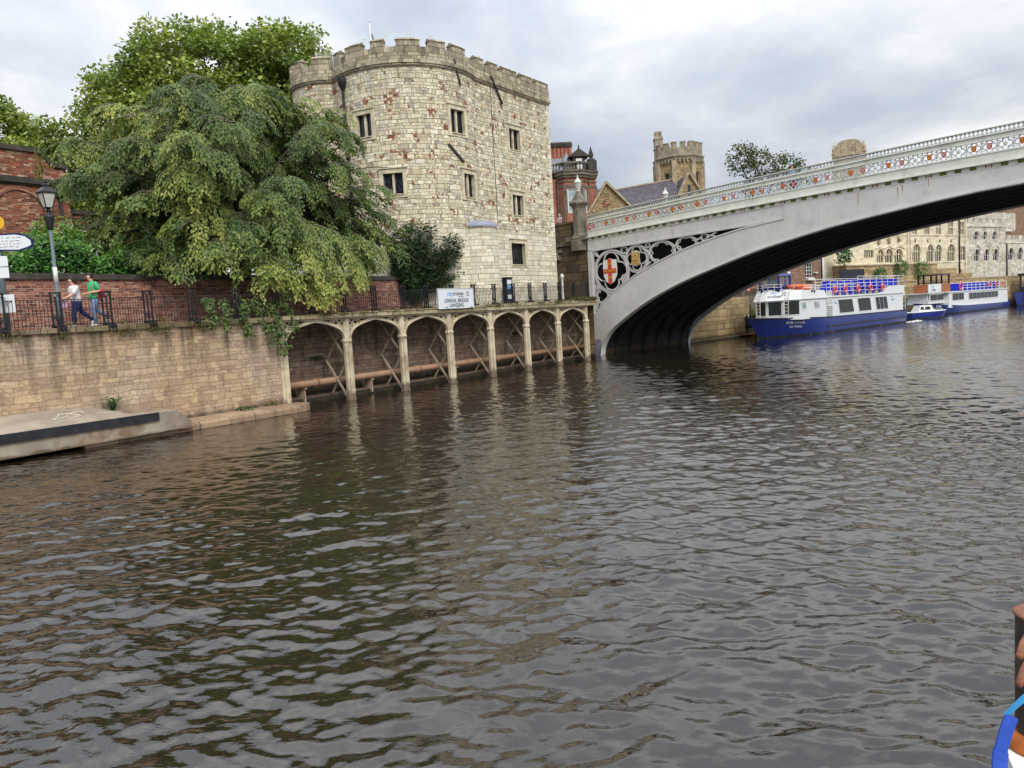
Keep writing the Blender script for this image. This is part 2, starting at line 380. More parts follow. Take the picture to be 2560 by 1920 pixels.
M['palew'] = masonry('pale grey stone', .9, .4, ['d3cdbd','c8c1b0','dad4c6','bfb8a8'], 'a59d8c', .008, .03, 1, .6, .008, grain=.2, stain='6f695d', stain_amt=.65, stain_scale=.3)
M['slate'] = masonry('purple slate', .3, .2, ['5d5761','55505a','665f69','4e4a52'], '3a373d', .008, .01, 2, .3, .01, rough=.6, stain='4a4648', stain_amt=.4)
M['lead'] = plain('grey roof slate', '7d8288', .6, .2, 1.5)
M['cream_iron'] = plain('stained cream iron', 'd0c4a8', .6, .2, 1.4, bump=.004, bscale=20, dirt='8a7352', dirt_amt=.65, low=('5d4c38', .5), dirt_scale=.9)
M['brace_iron'] = plain('stained brace iron', 'aa9a84', .7, .3, 1.4, dirt='5a4634', dirt_amt=.7)
M['pipe'] = plain('salmon painted pipe', 'a88468', .55, .2, 1.2, dirt='7d5a44', dirt_amt=.5)
M['black_iron'] = plain('black painted iron', '1b1c20', .45, .3, 6, dirt='46423e', dirt_amt=.3, dirt_scale=6)
M['rail_iron'] = plain('worn black rail', '2b2a2b', .5, .3, 5, dirt='5d534a', dirt_amt=.45, dirt_scale=5)
M['post_grey'] = plain('grey painted post', '66747c', .5, .2, 4, dirt='2f3438', dirt_amt=.4, dirt_scale=4)
M['fix_white'] = plain('white paint', 'e3e3df', .5, .08, 3)
M['yellow'] = plain('yellow enamel', 'e3b11a', .45, .08, 3)
M['sign_white'] = plain('white sign panel', 'dfe5ea', .4, .05, 1.5)
M['ink_blue'] = plain('light blue lettering', '6aa6d8', .5, .02)
M['ink_navy'] = plain('navy lettering', '27324f', .5, .02)
M['ink_grey'] = plain('grey lettering', '4a5560', .5, .02)
M['bridge'] = plain('pale grey bridge paint', 'cdccc9', .5, .06, .8, dirt='a7a9a6', dirt_amt=.4, dirt_scale=1.5)
M['bridge_shade'] = plain('shade coloured soffit paint', '15161a', .7, .3, 1.0, dirt='2a2724', dirt_amt=.4)  # shade under the bridge put into the paint colour
M['soffit_low'] = plain('shaded grimy soffit paint', '2b2c2f', .7, .3, 1.0, dirt='4a463f', dirt_amt=.5)  # underside shade put into the rib colour, with grime patches
M['parapet_paint'] = plain('pale green white iron paint', 'd9dad0', .5, .08, 1.5, dirt='8f947f', dirt_amt=.35, dirt_scale=1.4)
M['lattice'] = plain('grey white lattice paint', 'c6cac9', .5, .1, 2.5, dirt='7f8784', dirt_amt=.4, dirt_scale=2.5)
M['gilt_olive'] = plain('mossy gilded block', '79732c', .7, .5, 9, dirt='3f4319', dirt_amt=.6, dirt_scale=9)
M['gold'] = plain('gold leaf', 'd3a93a', .4, .2, 6, metal=.4)
M['red'] = plain('heraldic red', 'd2462f', .5, .1, 4)
M['red_deep'] = plain('heraldic deep red', 'b8393a', .5, .1, 4)
M['rust'] = plain('rust streak', 'a8703f', .9, .3, 8)
M['white_rose'] = plain('white rose enamel', 'd8dcd2', .5, .1, 8)
M['boat_blue'] = plain('royal blue hull paint', '0c2b80', .3, .12, 1.2, coat=.3, dirt='0c1a70', dirt_amt=.5, dirt_scale=1.0)
M['boat_boot'] = plain('grimy waterline band', '2a2f3c', .6, .3, 2, dirt='6d6f6c', dirt_amt=.7, dirt_scale=1.5)
M['boat_white'] = plain('white boat paint', 'e1e5e6', .35, .05, 1.5, coat=.2, dirt='b9bdb8', dirt_amt=.35, dirt_scale=1.5)
M['seat_blue'] = plain('blue plastic seat', '1d2fc4', .4, .1, 5)
M['orange'] = plain('orange lifebuoy', 'e0543c', .55, .1, 5)
M['orange_raft'] = plain('orange float', 'e56a3f', .6, .15, 4)
M['skin'] = plain('skin', 'd9a48a', .6, .08, 8)
M['hair_dark'] = plain('dark brown hair', '2b201b', .6, .3, 30)
M['hair_grey'] = plain('pale grey hair', 'c9c5be', .6, .2, 30)
M['blouse'] = plain('white blouse', 'd8d6da', .8, .1, 6)
M['polo'] = plain('green polo shirt', '3fb878', .8, .12, 6)
M['navy_cloth'] = plain('navy trousers', '1c2860', .85, .2, 8)
M['denim'] = plain('light blue denim', '8199bd', .85, .25, 12)
M['red_cloth'] = plain('red nylon', 'c3182f', .6, .15, 8)
M['shoe_white'] = plain('white trainer', 'dddfdc', .6, .06, 8)
M['pink'] = plain('pink bag', 'd3a1cc', .7, .1, 8)
M['grey_shirt'] = plain('pale grey shirt', 'b9bcc6', .8, .1, 8)
M['navy_bag'] = plain('navy blue nylon', '22355f', .7, .15, 8)
M['rope'] = plain('pale rope', 'c9c0ae', .9, .2, 30)
M['tar_timber'] = plain('tarred timber', '23252b', .8, .35, 4, bump=.01, bscale=12, dirt='44474d', dirt_amt=.4)
M['strap_cyan'] = plain('light blue webbing', '1a86bd', .7, .1, 10)
M['strap_blue'] = plain('blue webbing', '1748ad', .7, .1, 10)
M['brown_steel'] = plain('brown painted steel', '3a302b', .5, .3, 8, dirt='6d5a45', dirt_amt=.5, dirt_scale=5)
M['rust_steel'] = plain('rusty steel', '8a5b45', .8, .3, 20, dirt='a5562c', dirt_amt=.6, dirt_scale=12)
M['orange_rust'] = plain('orange rust', 'a85a24', .85, .3, 14)
M['bark'] = plain('grey bark', '574f45', .95, .35, 5, bump=.02, bscale=14)
M['twig'] = plain('pale twig', '8a8172', .9, .3, 6)
M['varnish'] = plain('varnished orange brown wood', 'a4603a', .5, .2, 3)
M['bluelead'] = plain('blue grey lead cap', '8e94a6', .5, .12, 3)
M['navy_panel'] = plain('navy painted panel', '1d2330', .5, .15, 3)
def glass(name, col, rough=.08):
    m, t, b = newmat(name); co = t.new('ShaderNodeTexCoord').outputs['Object']; f, _ = t.noise(co, 1.5, 2)
    c = hexc(col); v = t.smooth(f, .3, .7, .6, 1.2); t.put(b.inputs['Base Color'], t.mix(1.0, c, t.comb(v, v, v), 'MULTIPLY'))
    b.inputs['Roughness'].default_value = rough; b.inputs['Specular IOR Level'].default_value = .6
    bn = t.new('ShaderNodeBump'); bn.inputs['Distance'].default_value = .01; bn.inputs['Strength'].default_value = .5; f2, _ = t.noise(co, 4, 2)
    t.put(bn.inputs['Height'], f2); t.put(b.inputs['Normal'], bn.outputs[0]); return m
M['glass'] = glass('dark window glass', '20242a')
M['glass_boat'] = glass('tinted boat glass', '171c18')
M['glass_pale'] = glass('pale blind glass', '9fb2b5')  # pale mottled tint in the pane colour
M['lamp_glass'] = plain('opal lantern glass', 'c8c9bd', .3, .1, 4)
def leaded(name):
    m, t, b = newmat(name); uv = t.new('ShaderNodeUVMap', uv_map='UVMap').outputs[0]; s = t.sep(uv)
    def line(x, p): 
        f = t.math('FRACT', t.math('DIVIDE', x, p)); return t.math('LESS_THAN', t.math('MINIMUM', f, t.math('SUBTRACT', 1.0, f)), .07)
    ln = t.math('MAXIMUM', line(s[0], .15), line(s[1], .2))
    w = t.new('ShaderNodeTexWhiteNoise', noise_dimensions='2D'); t.put(w.inputs['Vector'], t.comb(t.math('FLOOR', t.math('DIVIDE', s[0], .15)), t.math('FLOOR', t.math('DIVIDE', s[1], .2))))
    c = t.ramp(w.outputs['Value'], [(0, hexc('1b2028')), (1, hexc('39434f'))])
    t.put(b.inputs['Base Color'], t.mix(ln, c, hexc('15161a'))); b.inputs['Roughness'].default_value = .12
    return m
M['leaded'] = leaded('leaded window glass')
def clear_glass():
    m, t, b = newmat('clear balustrade glass'); b.inputs['Base Color'].default_value = (.9, .96, .97, 1); b.inputs['Roughness'].default_value = .02
    tr = t.new('ShaderNodeBsdfTransparent'); tr.inputs[0].default_value = (.93, .97, .97, 1); mx = t.new('ShaderNodeMixShader'); mx.inputs[0].default_value = .16
    t.l.new(tr.outputs[0], mx.inputs[1]); t.l.new(b.outputs[0], mx.inputs[2]); t.l.new(mx.outputs[0], t.n['Material Output'].inputs[0]); return m
M['clear'] = clear_glass()
M['leaf_elm'] = leaf_mat('elm leaf', ['2f421e','40562a','546a32','697d3b','808f45','97a04d','b0ae56'], .5, .22)
M['leaf_plane'] = leaf_mat('plane tree leaf', ['566a30','6b8039','819644','98a850','b2bd66'], .5, .3)
M['leaf_hedge'] = leaf_mat('laurel leaf', ['1c3a16','2a5420','3a6e28','548c34','86b04a'], .28, .18, .6)
M['leaf_shrub'] = leaf_mat('shrub leaf', ['1f3321','2b4528','38552d','4a6538'], .5, .2)
M['leaf_far'] = leaf_mat('far tree leaf', ['333f22','455129','576231','6b713c'], .6, .25)
M['leaf_weed'] = leaf_mat('weed leaf', ['3a3a1e','56552e','7a6a48','5d6a34','84744e'], .7, .2)
M['leaf_fresh'] = leaf_mat('fresh green leaf', ['1f4a1f','2f6a2d','458a3c'], .5, .25)
M['leaf_grass'] = leaf_mat('bank grass blade', ['3a4a1c','55662a','6f7d38','8a8a4c'], .7, .25)
# ================================================================== camera, light, sky, water, ground
cam = bpy.data.cameras.new('camera'); co = bpy.data.objects.new('camera', cam); COL.objects.link(co); sc.camera = co
pit, rol = math.atan(149/1650), math.atan(.06)
F_ = Vector((0, math.cos(pit), -math.sin(pit))); R_ = Vector((1,0,0)); U_ = R_.cross(F_)
R2 = R_*math.cos(rol) - U_*math.sin(rol); U2 = U_*math.cos(rol) + R_*math.sin(rol)
Mc = Matrix((R2, U2, -F_)).transposed().to_4x4(); Mc.translation = (0, 0, 3.67); co.matrix_world = Mc
cam.sensor_width = 36; cam.lens = 18*1650/1106; cam.clip_start = .1; cam.clip_end = 5000
SUN_EL, SUN_AZ = math.radians(42), math.radians(158)      # azimuth from +Y clockwise: behind the camera, to its right
sd = Vector((math.sin(SUN_AZ)*math.cos(SUN_EL), math.cos(SUN_AZ)*math.cos(SUN_EL), math.sin(SUN_EL)))
ld = bpy.data.lights.new('sun', 'SUN'); ld.energy = 1.5; ld.angle = math.radians(25); ld.color = (1, .95, .87)
lo = bpy.data.objects.new('sun', ld); COL.objects.link(lo); lo.rotation_euler = sd.to_track_quat('Z', 'Y').to_euler(); lo.location = (20, -40, 60)
wd = bpy.data.worlds.new('World'); sc.world = wd; wd.use_nodes = True
t = NT(wd.node_tree); bg = wd.node_tree.nodes['Background']; bg.inputs['Strength'].default_value = .1
sky = t.new('ShaderNodeTexSky', sky_type='NISHITA'); sky.sun_disc = False; sky.sun_elevation = SUN_EL; sky.sun_rotation = SUN_AZ; sky.dust_density = 2.0
gen = t.new('ShaderNodeTexCoord').outputs['Generated']; s = t.sep(gen)
up = t.math('MAXIMUM', s[2], 0.0)
pl = t.math('ADD', up, .22)
pv = t.comb(t.math('DIVIDE', s[0], pl), t.math('DIVIDE', s[1], pl), 0.0)
pv = t.vmath('ADD', pv, (3.1, 1.7, 0))
n1, _ = t.noise(pv, .8, 8, .55, .35); n2, _ = t.noise(pv, 2.6, 7, .6, .4)
cl = t.math('ADD', t.math('MULTIPLY', n1, .75), t.math('MULTIPLY', n2, .25))
base = t.ramp(cl, [(.37, (.45, .495, .58)), (.45, (.56, .60, .67)), (.52, (.72, .745, .78)), (.6, (.97, .97, .97))])
ob = t.math('ADD', 5.6, t.math('MULTIPLY', up, 13.5))      # an overcast dome is brighter overhead
clouds = t.mix(1.0, base, t.comb(ob, ob, ob), 'MULTIPLY')
t.put(bg.inputs['Color'], t.mix(.9, sky.outputs[0], clouds))
sc.view_settings.view_transform = 'Standard'; sc.view_settings.look = 'None'; sc.view_settings.exposure = 0.45; sc.view_settings.gamma = 1.0
# water
m, t, b = newmat('brown river water')
b.inputs['Base Color'].default_value = (.017, .0122, .0072, 1); b.inputs['Roughness'].default_value = .012; b.inputs['IOR'].default_value = 1.5; b.inputs['Specular IOR Level'].default_value = .95
wc = t.new('ShaderNodeTexCoord').outputs['Object']
def wave(sx, sy, ang, scale, detail, amp, rough=.5, dist=.4):
    mp = t.new('ShaderNodeMapping'); t.put(mp.inputs['Vector'], wc); mp.inputs['Rotation'].default_value = (0, 0, ang); mp.inputs['Scale'].default_value = (sx, sy, 1)
    f, _ = t.noise(mp.outputs[0], scale, detail, rough, dist); return t.math('MULTIPLY', f, amp)
patch, _ = t.noise(wc, .07, 3, .5)
pk = t.smooth(patch, .35, .65, .75, 1.2)
h = t.math('MULTIPLY', wave(.7, 1, .1, 7.0, 3, .012, .5), pk)
bn = t.new('ShaderNodeBump'); bn.inputs['Strength'].default_value = 1; bn.inputs['Distance'].default_value = 1
t.put(bn.inputs['Height'], h); t.put(b.inputs['Normal'], bn.outputs[0]); M['water'] = m
import numpy as np
def water_mesh():
    """river surface: a fine fan of real ripples over the visible reach, set into a plain sheet for the rest"""
    rg = np.random.default_rng(12); nr, na = 1080, 820
    r = 4.0*np.exp(np.linspace(0, math.log(200/4.0), nr)); a = np.linspace(-math.radians(46), math.radians(46), na)
    Rr, A = np.meshgrid(r, a, indexing='ij'); X, Y = Rr*np.sin(A), Rr*np.cos(A); Z = np.zeros_like(X); step = Rr*.0037
    n = 96; lam = np.exp(rg.uniform(math.log(.13), math.log(3.2), n)); th = PI/2 + rg.normal(0, .62, n); ph = rg.uniform(0, 2*PI, n)
    wgt = np.exp(-((np.log(lam/.42))**2)/1.5); wgt *= WAVE_SLOPE/math.sqrt((.5*wgt**2).sum())
    wx, wy = .35*np.sin(X*.31+Y*.17+1)+.25*np.sin(X*.13-Y*.41), .35*np.sin(Y*.29-X*.21)+.25*np.sin(Y*.11+X*.37+2)
    gust = .85 + .3*np.sin(X*.11+Y*.07+.6)*np.sin(Y*.09-X*.05+1.2) + .2*np.sin(X*.31+1)*np.sin(Y*.23)
    for i in range(n):
        k = 2*PI/lam[i]; f = np.clip((lam[i]/step-1.6)/1.6, 0, 1); q = np.sin(k*((X+wx)*math.cos(th[i])+(Y+wy)*math.sin(th[i]))+ph[i]); Z += (wgt[i]/k)*f*gust*(q + .22*(q*q-.5))
    edge = np.clip((math.radians(46)-np.abs(A))/.06, 0, 1)*np.clip((r[-1]-Rr)/30, 0, 1)*np.clip((Rr-4)/.5, 0, 1); Z *= edge
    v = np.stack([X, Y, Z], -1).reshape(-1, 3); idx = np.arange(nr*na).reshape(nr, na); q = np.stack([idx[:-1,:-1], idx[:-1,1:], idx[1:,1:], idx[1:,:-1]], -1).reshape(-1, 4)[:, ::-1]
    c0_, c1_, c2_, c3_ = idx[0,0], idx[0,-1], idx[-1,0], idx[-1,-1]; V = len(v)
    ext = np.array([(-900,-600,0),(900,-600,0),(900,900,0),(-900,900,0)], float); v = np.concatenate([v, ext])
    polys = [list(idx[::-1,0]) + [V, V+3], list(idx[:,-1]) + [V+2, V+1], [V] + list(idx[0,:][::1]) + [V+1], [V+3] + list(idx[-1,:][::1]) + [V+2]]
    polys = [polys[0][:], polys[1][:], polys[2][:], polys[3][:]]
    loops = np.concatenate([q.reshape(-1)] + [np.array(p_) for p_ in polys]); tot = np.concatenate([np.full(len(q), 4)] + [np.array([len(p_)]) for p_ in polys]); st = np.concatenate([[0], np.cumsum(tot)[:-1]])
    me = bpy.data.meshes.new('water'); me.vertices.add(len(v)); me.vertices.foreach_set('co', v.reshape(-1).astype(np.float32)); me.loops.add(len(loops)); me.loops.foreach_set('vertex_index', loops.astype(np.int32))
    me.polygons.add(len(tot)); me.polygons.foreach_set('loop_start', st.astype(np.int32)); me.polygons.foreach_set('use_smooth', np.ones(len(tot), bool)); me.update(calc_edges=True); me.validate(); return me
WAVE_SLOPE = .135
wme = water_mesh(); wme.materials.append(M['water']); wo = bpy.data.objects.new('water', wme); COL.objects.link(wo); wo['kind'] = 'structure'
struct('ground', MB().add([(-3000,-3000,-2.5),(3000,-3000,-2.5),(3000,3000,-2.5),(-3000,3000,-2.5)], [(0,1,2,3)]), M['earth'])
def zc(s): return 4.13 + .0092*(s+11)                      # promenade level rises slightly towards the bridge
# promenade sheet (quay frame), ground behind the garden wall, land beyond
pm = MB()
ss = [-60, -30, -11, 0, 10, 20, 29.9]
pm.strip([(s, .5, zc(s)) for s in ss], [(s, 5.7, zc(s)) for s in ss], flip=True)
pm.strip([(s, 5.7, zc(s)-.004) for s in (20, 29.9)], [(s, 9, zc(s)-.004) for s in (20, 29.9)], flip=True)
struct('promenade', pm, M['tarmac'], Q)
struct('upper_ground', MB().box(-200, 30, 5.6, 260, -2, 4.05), M['earth'], Q)
struct('riverside_ground', MB().box(-160, -9, 16.0, 200, -2, 5.2), M['earth'], BR)
# ------------------------------------------------------------------ quay wall
t_ = thing('quay_wall', 'long warm sandstone quay wall with soot streaks below its coping', 'wall', Q, (-10, 0, 0))
part('wall', MB().box(-60, -.02, 0, .9, -2, 3.98), M['quay'], t_)
cp = MB(); x = -60
while x < -.3:
    w = ru(1.1, 1.7); x1 = min(x+w, -.05); z = zc((x+x1)/2)
    cp.box(x, x1-.012, -.13+ru(-.015,.015), .9, 3.984, z+ru(-.012,.012)); x = x1
part('coping', cp, M['coping'], t_)
lg = MB()
def ledge_piece(a, b):
    lg.prism([(-1.42, -1), (-1.42, .2), (-1.34, .29), (-.003, .33), (-.003, -1)], (a, 0, 0), (0,1,0), (0,0,1), (1,0,0), b-a)
for a, b in ((-9.5,-7.6),(-7.58,-5.4),(-5.38,-3.3),(-3.28,-1.3),(-1.28,-.35)): ledge_piece(a, b)
endp = [(-.34, -.003)] + [(-.34 + .95*math.sin(k*PI/12)*1.0, -.003 - 1.38*(1-math.cos(k*PI/12))/1.0*.0 - 1.38*(k/6 if k < 6 else 1)*0 ) for k in range(0)]
arc = [(-.34, 0.0), (.45, 0.0), (.58, -.25), (.6, -.6), (.5, -.95), (.25, -1.25), (-.05, -1.4), (-.34, -1.42)]
lg.prism(arc, (0, 0, -1), (1,0,0), (0,1,0), (0,0,1), 1.3)
part('footing_ledge', lg, M['ledge'], t_)
# ------------------------------------------------------------------ landing platform with a tarred fender, sloping back to the wall
t_ = thing('landing_platform', 'low concrete boat landing with a tarred timber edge below the quay wall', 'landing', Q, (-10, -1, 0))
pf = MB(); st = [(-40, 1.35), (-13, 1.36), (-9.4, 1.34), (-8.2, 1.2), (-7.3, 1.02), (-6.2, .9)]
top = [(s, -.004, z) for s, z in st]; N_ = len(st)
fr_ = [(s, -1.62, .9 if s < -6.5 else .88) for s, z in st]; und = [(s, -1.62, .12 + .01*(s+12)) for s, z in st]; bk = [(s, -.7, .02) for s, z in st]
pf.strip(fr_, top); pf.strip(und, fr_); pf.strip(bk, und)
tip = [(-5.6, -1.5, .42), (-5.55, -1.5, .08), (-5.75, -.4, .42), (-5.7, -.4, .05)]
pf.add([fr_[-1], top[-1], und[-1], bk[-1]] + tip, [(0,4,6,1),(2,5,4,0),(3,7,5,2),(4,5,7,6),(1,6,7,3)])
part('slab', pf, M['concrete'], t_)
part('fender_beam', MB().box(-40, -6.95, -1.71, -1.625, .62, .915), M['tar_timber'], t_)
rp = MB(); pts = []
for k in range(60):
    a = k/59*PI*4.2; pts.append((-9.55 + .62*math.cos(a*.5+.3)*(.6+.4*math.sin(a*.37)) + .1*math.sin(a*2.2), -.78 + .22*math.sin(a) , 0))
pts = [(x, y, .9 + (y+1.62)/1.62*.42 + .03) for x, y, _ in pts]
rp.tube(pts, .022, 6)
solo('rope', rp, M['rope'], 'pale mooring rope lying in loose loops on the concrete landing', 'rope', Q, (-9.5, -.8, 1.1))
# ------------------------------------------------------------------ iron arcade with its recess wall, pipe
t_ = thing('retaining_wall', 'damp brown stone wall set back behind the iron arches', 'wall', Q, (13, 1.7, 0))
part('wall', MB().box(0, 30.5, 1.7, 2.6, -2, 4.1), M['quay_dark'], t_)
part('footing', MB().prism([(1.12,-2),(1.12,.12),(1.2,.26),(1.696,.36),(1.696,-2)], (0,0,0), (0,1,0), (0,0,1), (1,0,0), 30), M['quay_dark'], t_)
t_ = thing('water_pipe', 'salmon coloured pipe running along the wall behind the iron arches', 'pipe', Q, (13, 1.1, .97))
part('pipe_run', MB().tube([(-.0,1.1,.97),(30,1.1,.97)], .165, 14), M['pipe'], t_)
for s in (2.6, 9.9, 17.5, 24.8): part('collar', MB().tube([(s-.14,1.1,.97),(s+.14,1.1,.97)], .205, 14), M['pipe'], t_)
for s in (1.9, 6.3, 9.0, 13.2, 17.0, 21.0, 25.0): part('bracket', MB().box(s-.03, s+.03, 1.02, 1.7, .1, .8).box(s-.04, s+.04, .92, 1.7, .72, .8), M['brace_iron'], t_)
SP = 3.86
arc_t = thing('iron_arcade', 'row of stained cream iron arches carrying the promenade over the water', 'arcade', Q, (13.5, 0, 0))
for k in range(8):
    s = k*SP; c = MB()
    c.lathe((s, 0, -2), [(.27,0),(.27,2.0),(.23,2.25),(.205,2.4),(.205,4.78),(.24,4.82),(.27,4.9),(.24,4.98),(.175,5.02),(.17,6.03),(.22,6.06)], 8, smooth=False, a0=PI/8)
    for sgn in (-1, 1): c.box(s+sgn*.1-.025, s+sgn*.1+.025, -.2, -.13, .3, 2.75)
    part('column', c, M['cream_iron'], arc_t)
def arch_pts(s0, off=0.0, n=14):
    a = []
    for k in range(n+1):
        x = k/n; 
        xx = .17 + x**1.5*(SP/2-.17); a.append((xx, smooth_tab([(.17,2.93),(.22,3.16),(.36,3.37),(.62,3.54),(1.05,3.69),(1.5,3.79),(1.93,3.86)], xx)))
    pts = [(s0+x, z) for x, z in a] + [(s0+SP-x, z) for x, z in a[::-1][1:]]
    return pts
def ring(mb, cx, cz, r, w, l, n=20, o=0, m=0, rx=None, th=None):
    mb.tube([(cx + (rx or r)*math.cos(2*PI*k/n), l, cz + r*math.sin(2*PI*k/n)) for k in range(n)], w*.7071, 4, m, False, True, up=(0,1,0))
def foil(mb, cx, cz, R, lobes, w, l, m=0, rot=PI/4, cusp=.42, n=7, rx=1.0):
    """foiled outline of arcs inside a circle of radius R"""
    pts = []; rl = R*cusp; d = R - rl
    c_, s_ = math.cos(PI/lobes), math.sin(PI/lobes); dd = rl*rl - d*d*s_*s_
    if dd > 0: r_ = d*c_ + math.sqrt(dd); span = math.atan2(r_*s_, r_*c_-d)
    else: span = PI*.72
    for q in range(lobes):
        a = rot + 2*PI*q/lobes; ex = [a + span*(-1 + 2*k/n) for k in range(n+1)]
        pts += [(cx + rx*(d*math.cos(a) + rl*math.cos(e)), l, cz + d*math.sin(a) + rl*math.sin(e)) for e in ex]
    mb.tube(pts, w*.7071, 4, m, False, True, up=(0,1,0))
for k in range(7):
    s0 = k*SP; a = MB(); ap = arch_pts(s0)
    up_ = [(x, -.08, z+.14) for x, z in ap]; lo_ = [(x, -.08, z) for x, z in ap]
    a.strip(lo_, up_); a.strip([(x, .08, z) for x, _, z in lo_], [(x, .08, z) for x, _, z in up_], flip=True)
    a.strip([(x, .08, z) for x, _, z in lo_], lo_); a.strip(up_, [(x, .08, z) for x, _, z in up_])
    a.tube([(x, -.09, z+.02) for x, z in ap], .028, 4, 0, False)
    for sx in (s0+.62, s0+SP-.62):
        foil(a, sx, 3.79, .15, 4, .035, 0, rot=0); ring(a, sx, 3.79, .165, .035, 0, 14)
    for sg, e in ((1, s0), (-1, s0+SP)):
        a.bar((e+sg*.17, 0, 3.99), (e+sg*.17, 0, 3.05), .05, .08); a.bar((e+sg*.2, 0, 3.97), (e+sg*.5, 0, 3.62), .03, .06)
        a.bar((e+sg*.2, 0, 3.45), (e+sg*.48, 0, 3.85), .03, .06); a.bar((e+sg*.78, 0, 3.96), (e+sg*1.15, 0, 3.72), .03, .06)
        ring(a, e+sg*.3, 3.6, .085, .03, 0, 10)
    a.box(s0+.18, s0+SP-.18, -.1, .1, 3.94, 4.03)
    part('arch', a, M['cream_iron'], arc_t)
for k in range(1, 8):
    s = k*SP; l0, l1 = .12, 1.66
    for za, zb in ((.0, 2.0), (2.0, 3.9)):
        part('brace', MB().bar((s-.02, l0, za), (s-.02, l1, zb), .075, .09), M['brace_iron'], arc_t)
        part('brace', MB().bar((s+.08, l1, za), (s+.08, l0, zb), .075, .09), M['brace_iron'], arc_t)
db = MB(); x = -.05
while x < 28.2:
    x1 = x + ru(1.2, 2.0); z = zc((x+x1)/2)
    db.box(x, min(x1, 28.4)-.01, -.3+ru(-.02,.02), .6, 4.036, z + ru(-.015, .01)); x = x1
part('deck_edge', db, M['deck_edge'], arc_t)
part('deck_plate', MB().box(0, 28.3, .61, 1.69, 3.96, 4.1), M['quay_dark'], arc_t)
# ------------------------------------------------------------------ railing
rail = thing('railing', 'black iron promenade railing with paired gothic posts along the quay edge', 'railing', Q, (8, .12, 4.2))
POSTS = [-17.2, -15.2, -13.1, -11.04, -9.25, -7.5, -5.94, -4.1, -2.05, 0, 1.95, 3.95, 6.0, 8.1, 9.95, 12.15, 14.15, 16.2, 18.25, 20.15, 22.0, 23.8, 25.7, 27.7]
def post_mb(s):
    p = MB(); z = zc(s); l = .12
    for dx, w in ((-.15,.05),(0,.04),(.15,.05)): p.box(s+dx-w/2, s+dx+w/2, l-.03, l+.03, z-.05, z+(1.2 if dx else 1.1))
    p.box(s-.19, s+.19, l-.05, l+.05, z+1.2, z+1.26)
    for c in (-.075, .075):
        for sg in (-1, 1): p.tube([(s+c+sg*.07*(1-(k/6)**1.6), l, z+.98+.19*k/6) for k in range(7)], .016, 4, 0, False)
    p.box(s-.19, s+.19, l-.07, l+.07, z, z+.12)
    for c in (-.13, .13): p.tube([(s+c, l-.05, z+.1), (s+c, l-.26, z+.06), (s+c, l-.3, z-.08), (s+c, l-.24, z-.2)], .022, 5)
    p.box(s-.15, s+.15, l-.3, l-.2, z-.06, z+.05); p.tube([(s, l-.31+.06*math.sin(k*.9), z-.2+.24*k/8) for k in range(9)], .02, 5)
    for c in (-.1, .1): ring(p, s+c, z+.3, .055, .025, l, 10)
    p.box(s-.15, s+.15, l-.02, l+.02, z+.36, z+.39)
    return p
for s in POSTS: part('post', post_mb(s), M['black_iron'], rail)
for a, b in zip(POSTS, POSTS[1:]):
    p = MB(); za, zb = zc(a), zc(b); l = .12
    p.bar((a+.17, l, za+1.0), (b-.17, l, zb+1.0), .045, .025); p.bar((a+.17, l, za+.1), (b-.17, l, zb+.1), .04, .02)
    for e, z, sg in ((a, za, 1), (b, zb, -1)): p.tube([(e+sg*.17, l, z+.93), (e+sg*.24, l, z+.96), (e+sg*.27, l, z+1.0)], .018, 4)
    n = 12
    for k in range(1, n):
        s = lerp(a+.17, b-.17, k/n); z = zc(s); p.box(s-.009, s+.009, l-.009, l+.009, z+.02, z+1.0)
    part('panel', p, M['rail_iron'], rail)
# landing sign on the railing
t_ = thing('landing_sign', 'white landing sign with blue and grey lettering fixed to the promenade railing', 'sign', Q, (11.9, -.36, 4.25))
part('board', MB().box(10.36, 13.46, -.4, -.36, 4.25, 5.34), M['sign_white'], t_)
fm = MB()
for b_ in ((10.33,13.49,-.42,-.35,5.34,5.37),(10.33,13.49,-.42,-.35,4.22,4.25),(10.33,10.36,-.42,-.35,4.25,5.34),(13.46,13.49,-.42,-.35,4.25,5.34)): fm.box(*b_)
part('frame', fm, M['lattice'], t_)
def lt(s, size, x, z, **k): return text_mb(s, size, basis((x, -.406, z), (1,0,0), (0,0,1)), **k)
part('lettering', lt('city', .34, 11.62, 5.07, align='RIGHT', bold=.004), M['ink_blue'], t_)
part('lettering', lt('cruises', .34, 11.64, 5.07, align='LEFT', bold=.004), M['ink_grey'], t_)
part('lettering', lt('by experience', .085, 12.35, 4.89), M['ink_grey'], t_)
part('lettering', lt('LENDAL BRIDGE', .29, 11.95, 4.67, bold=.004), M['ink_grey'], t_)
part('lettering', lt('LANDING', .29, 11.95, 4.41, bold=.004), M['ink_grey'], t_)
def wave_logo(x, z, w, l, y):
    mb = MB()
    for o in (0, -.5): mb.tube([(x, y, z+o*w), (x+.45*w, y, z+.16*w+o*w), (x+.55*w, y, z-.1*w+o*w), (x+w, y, z-.02*w+o*w)], .02*l, 4, 0, False)
    return mb
part('emblem', wave_logo(12.82, 5.12, .3, 1, -.408), M['ink_grey'], t_)
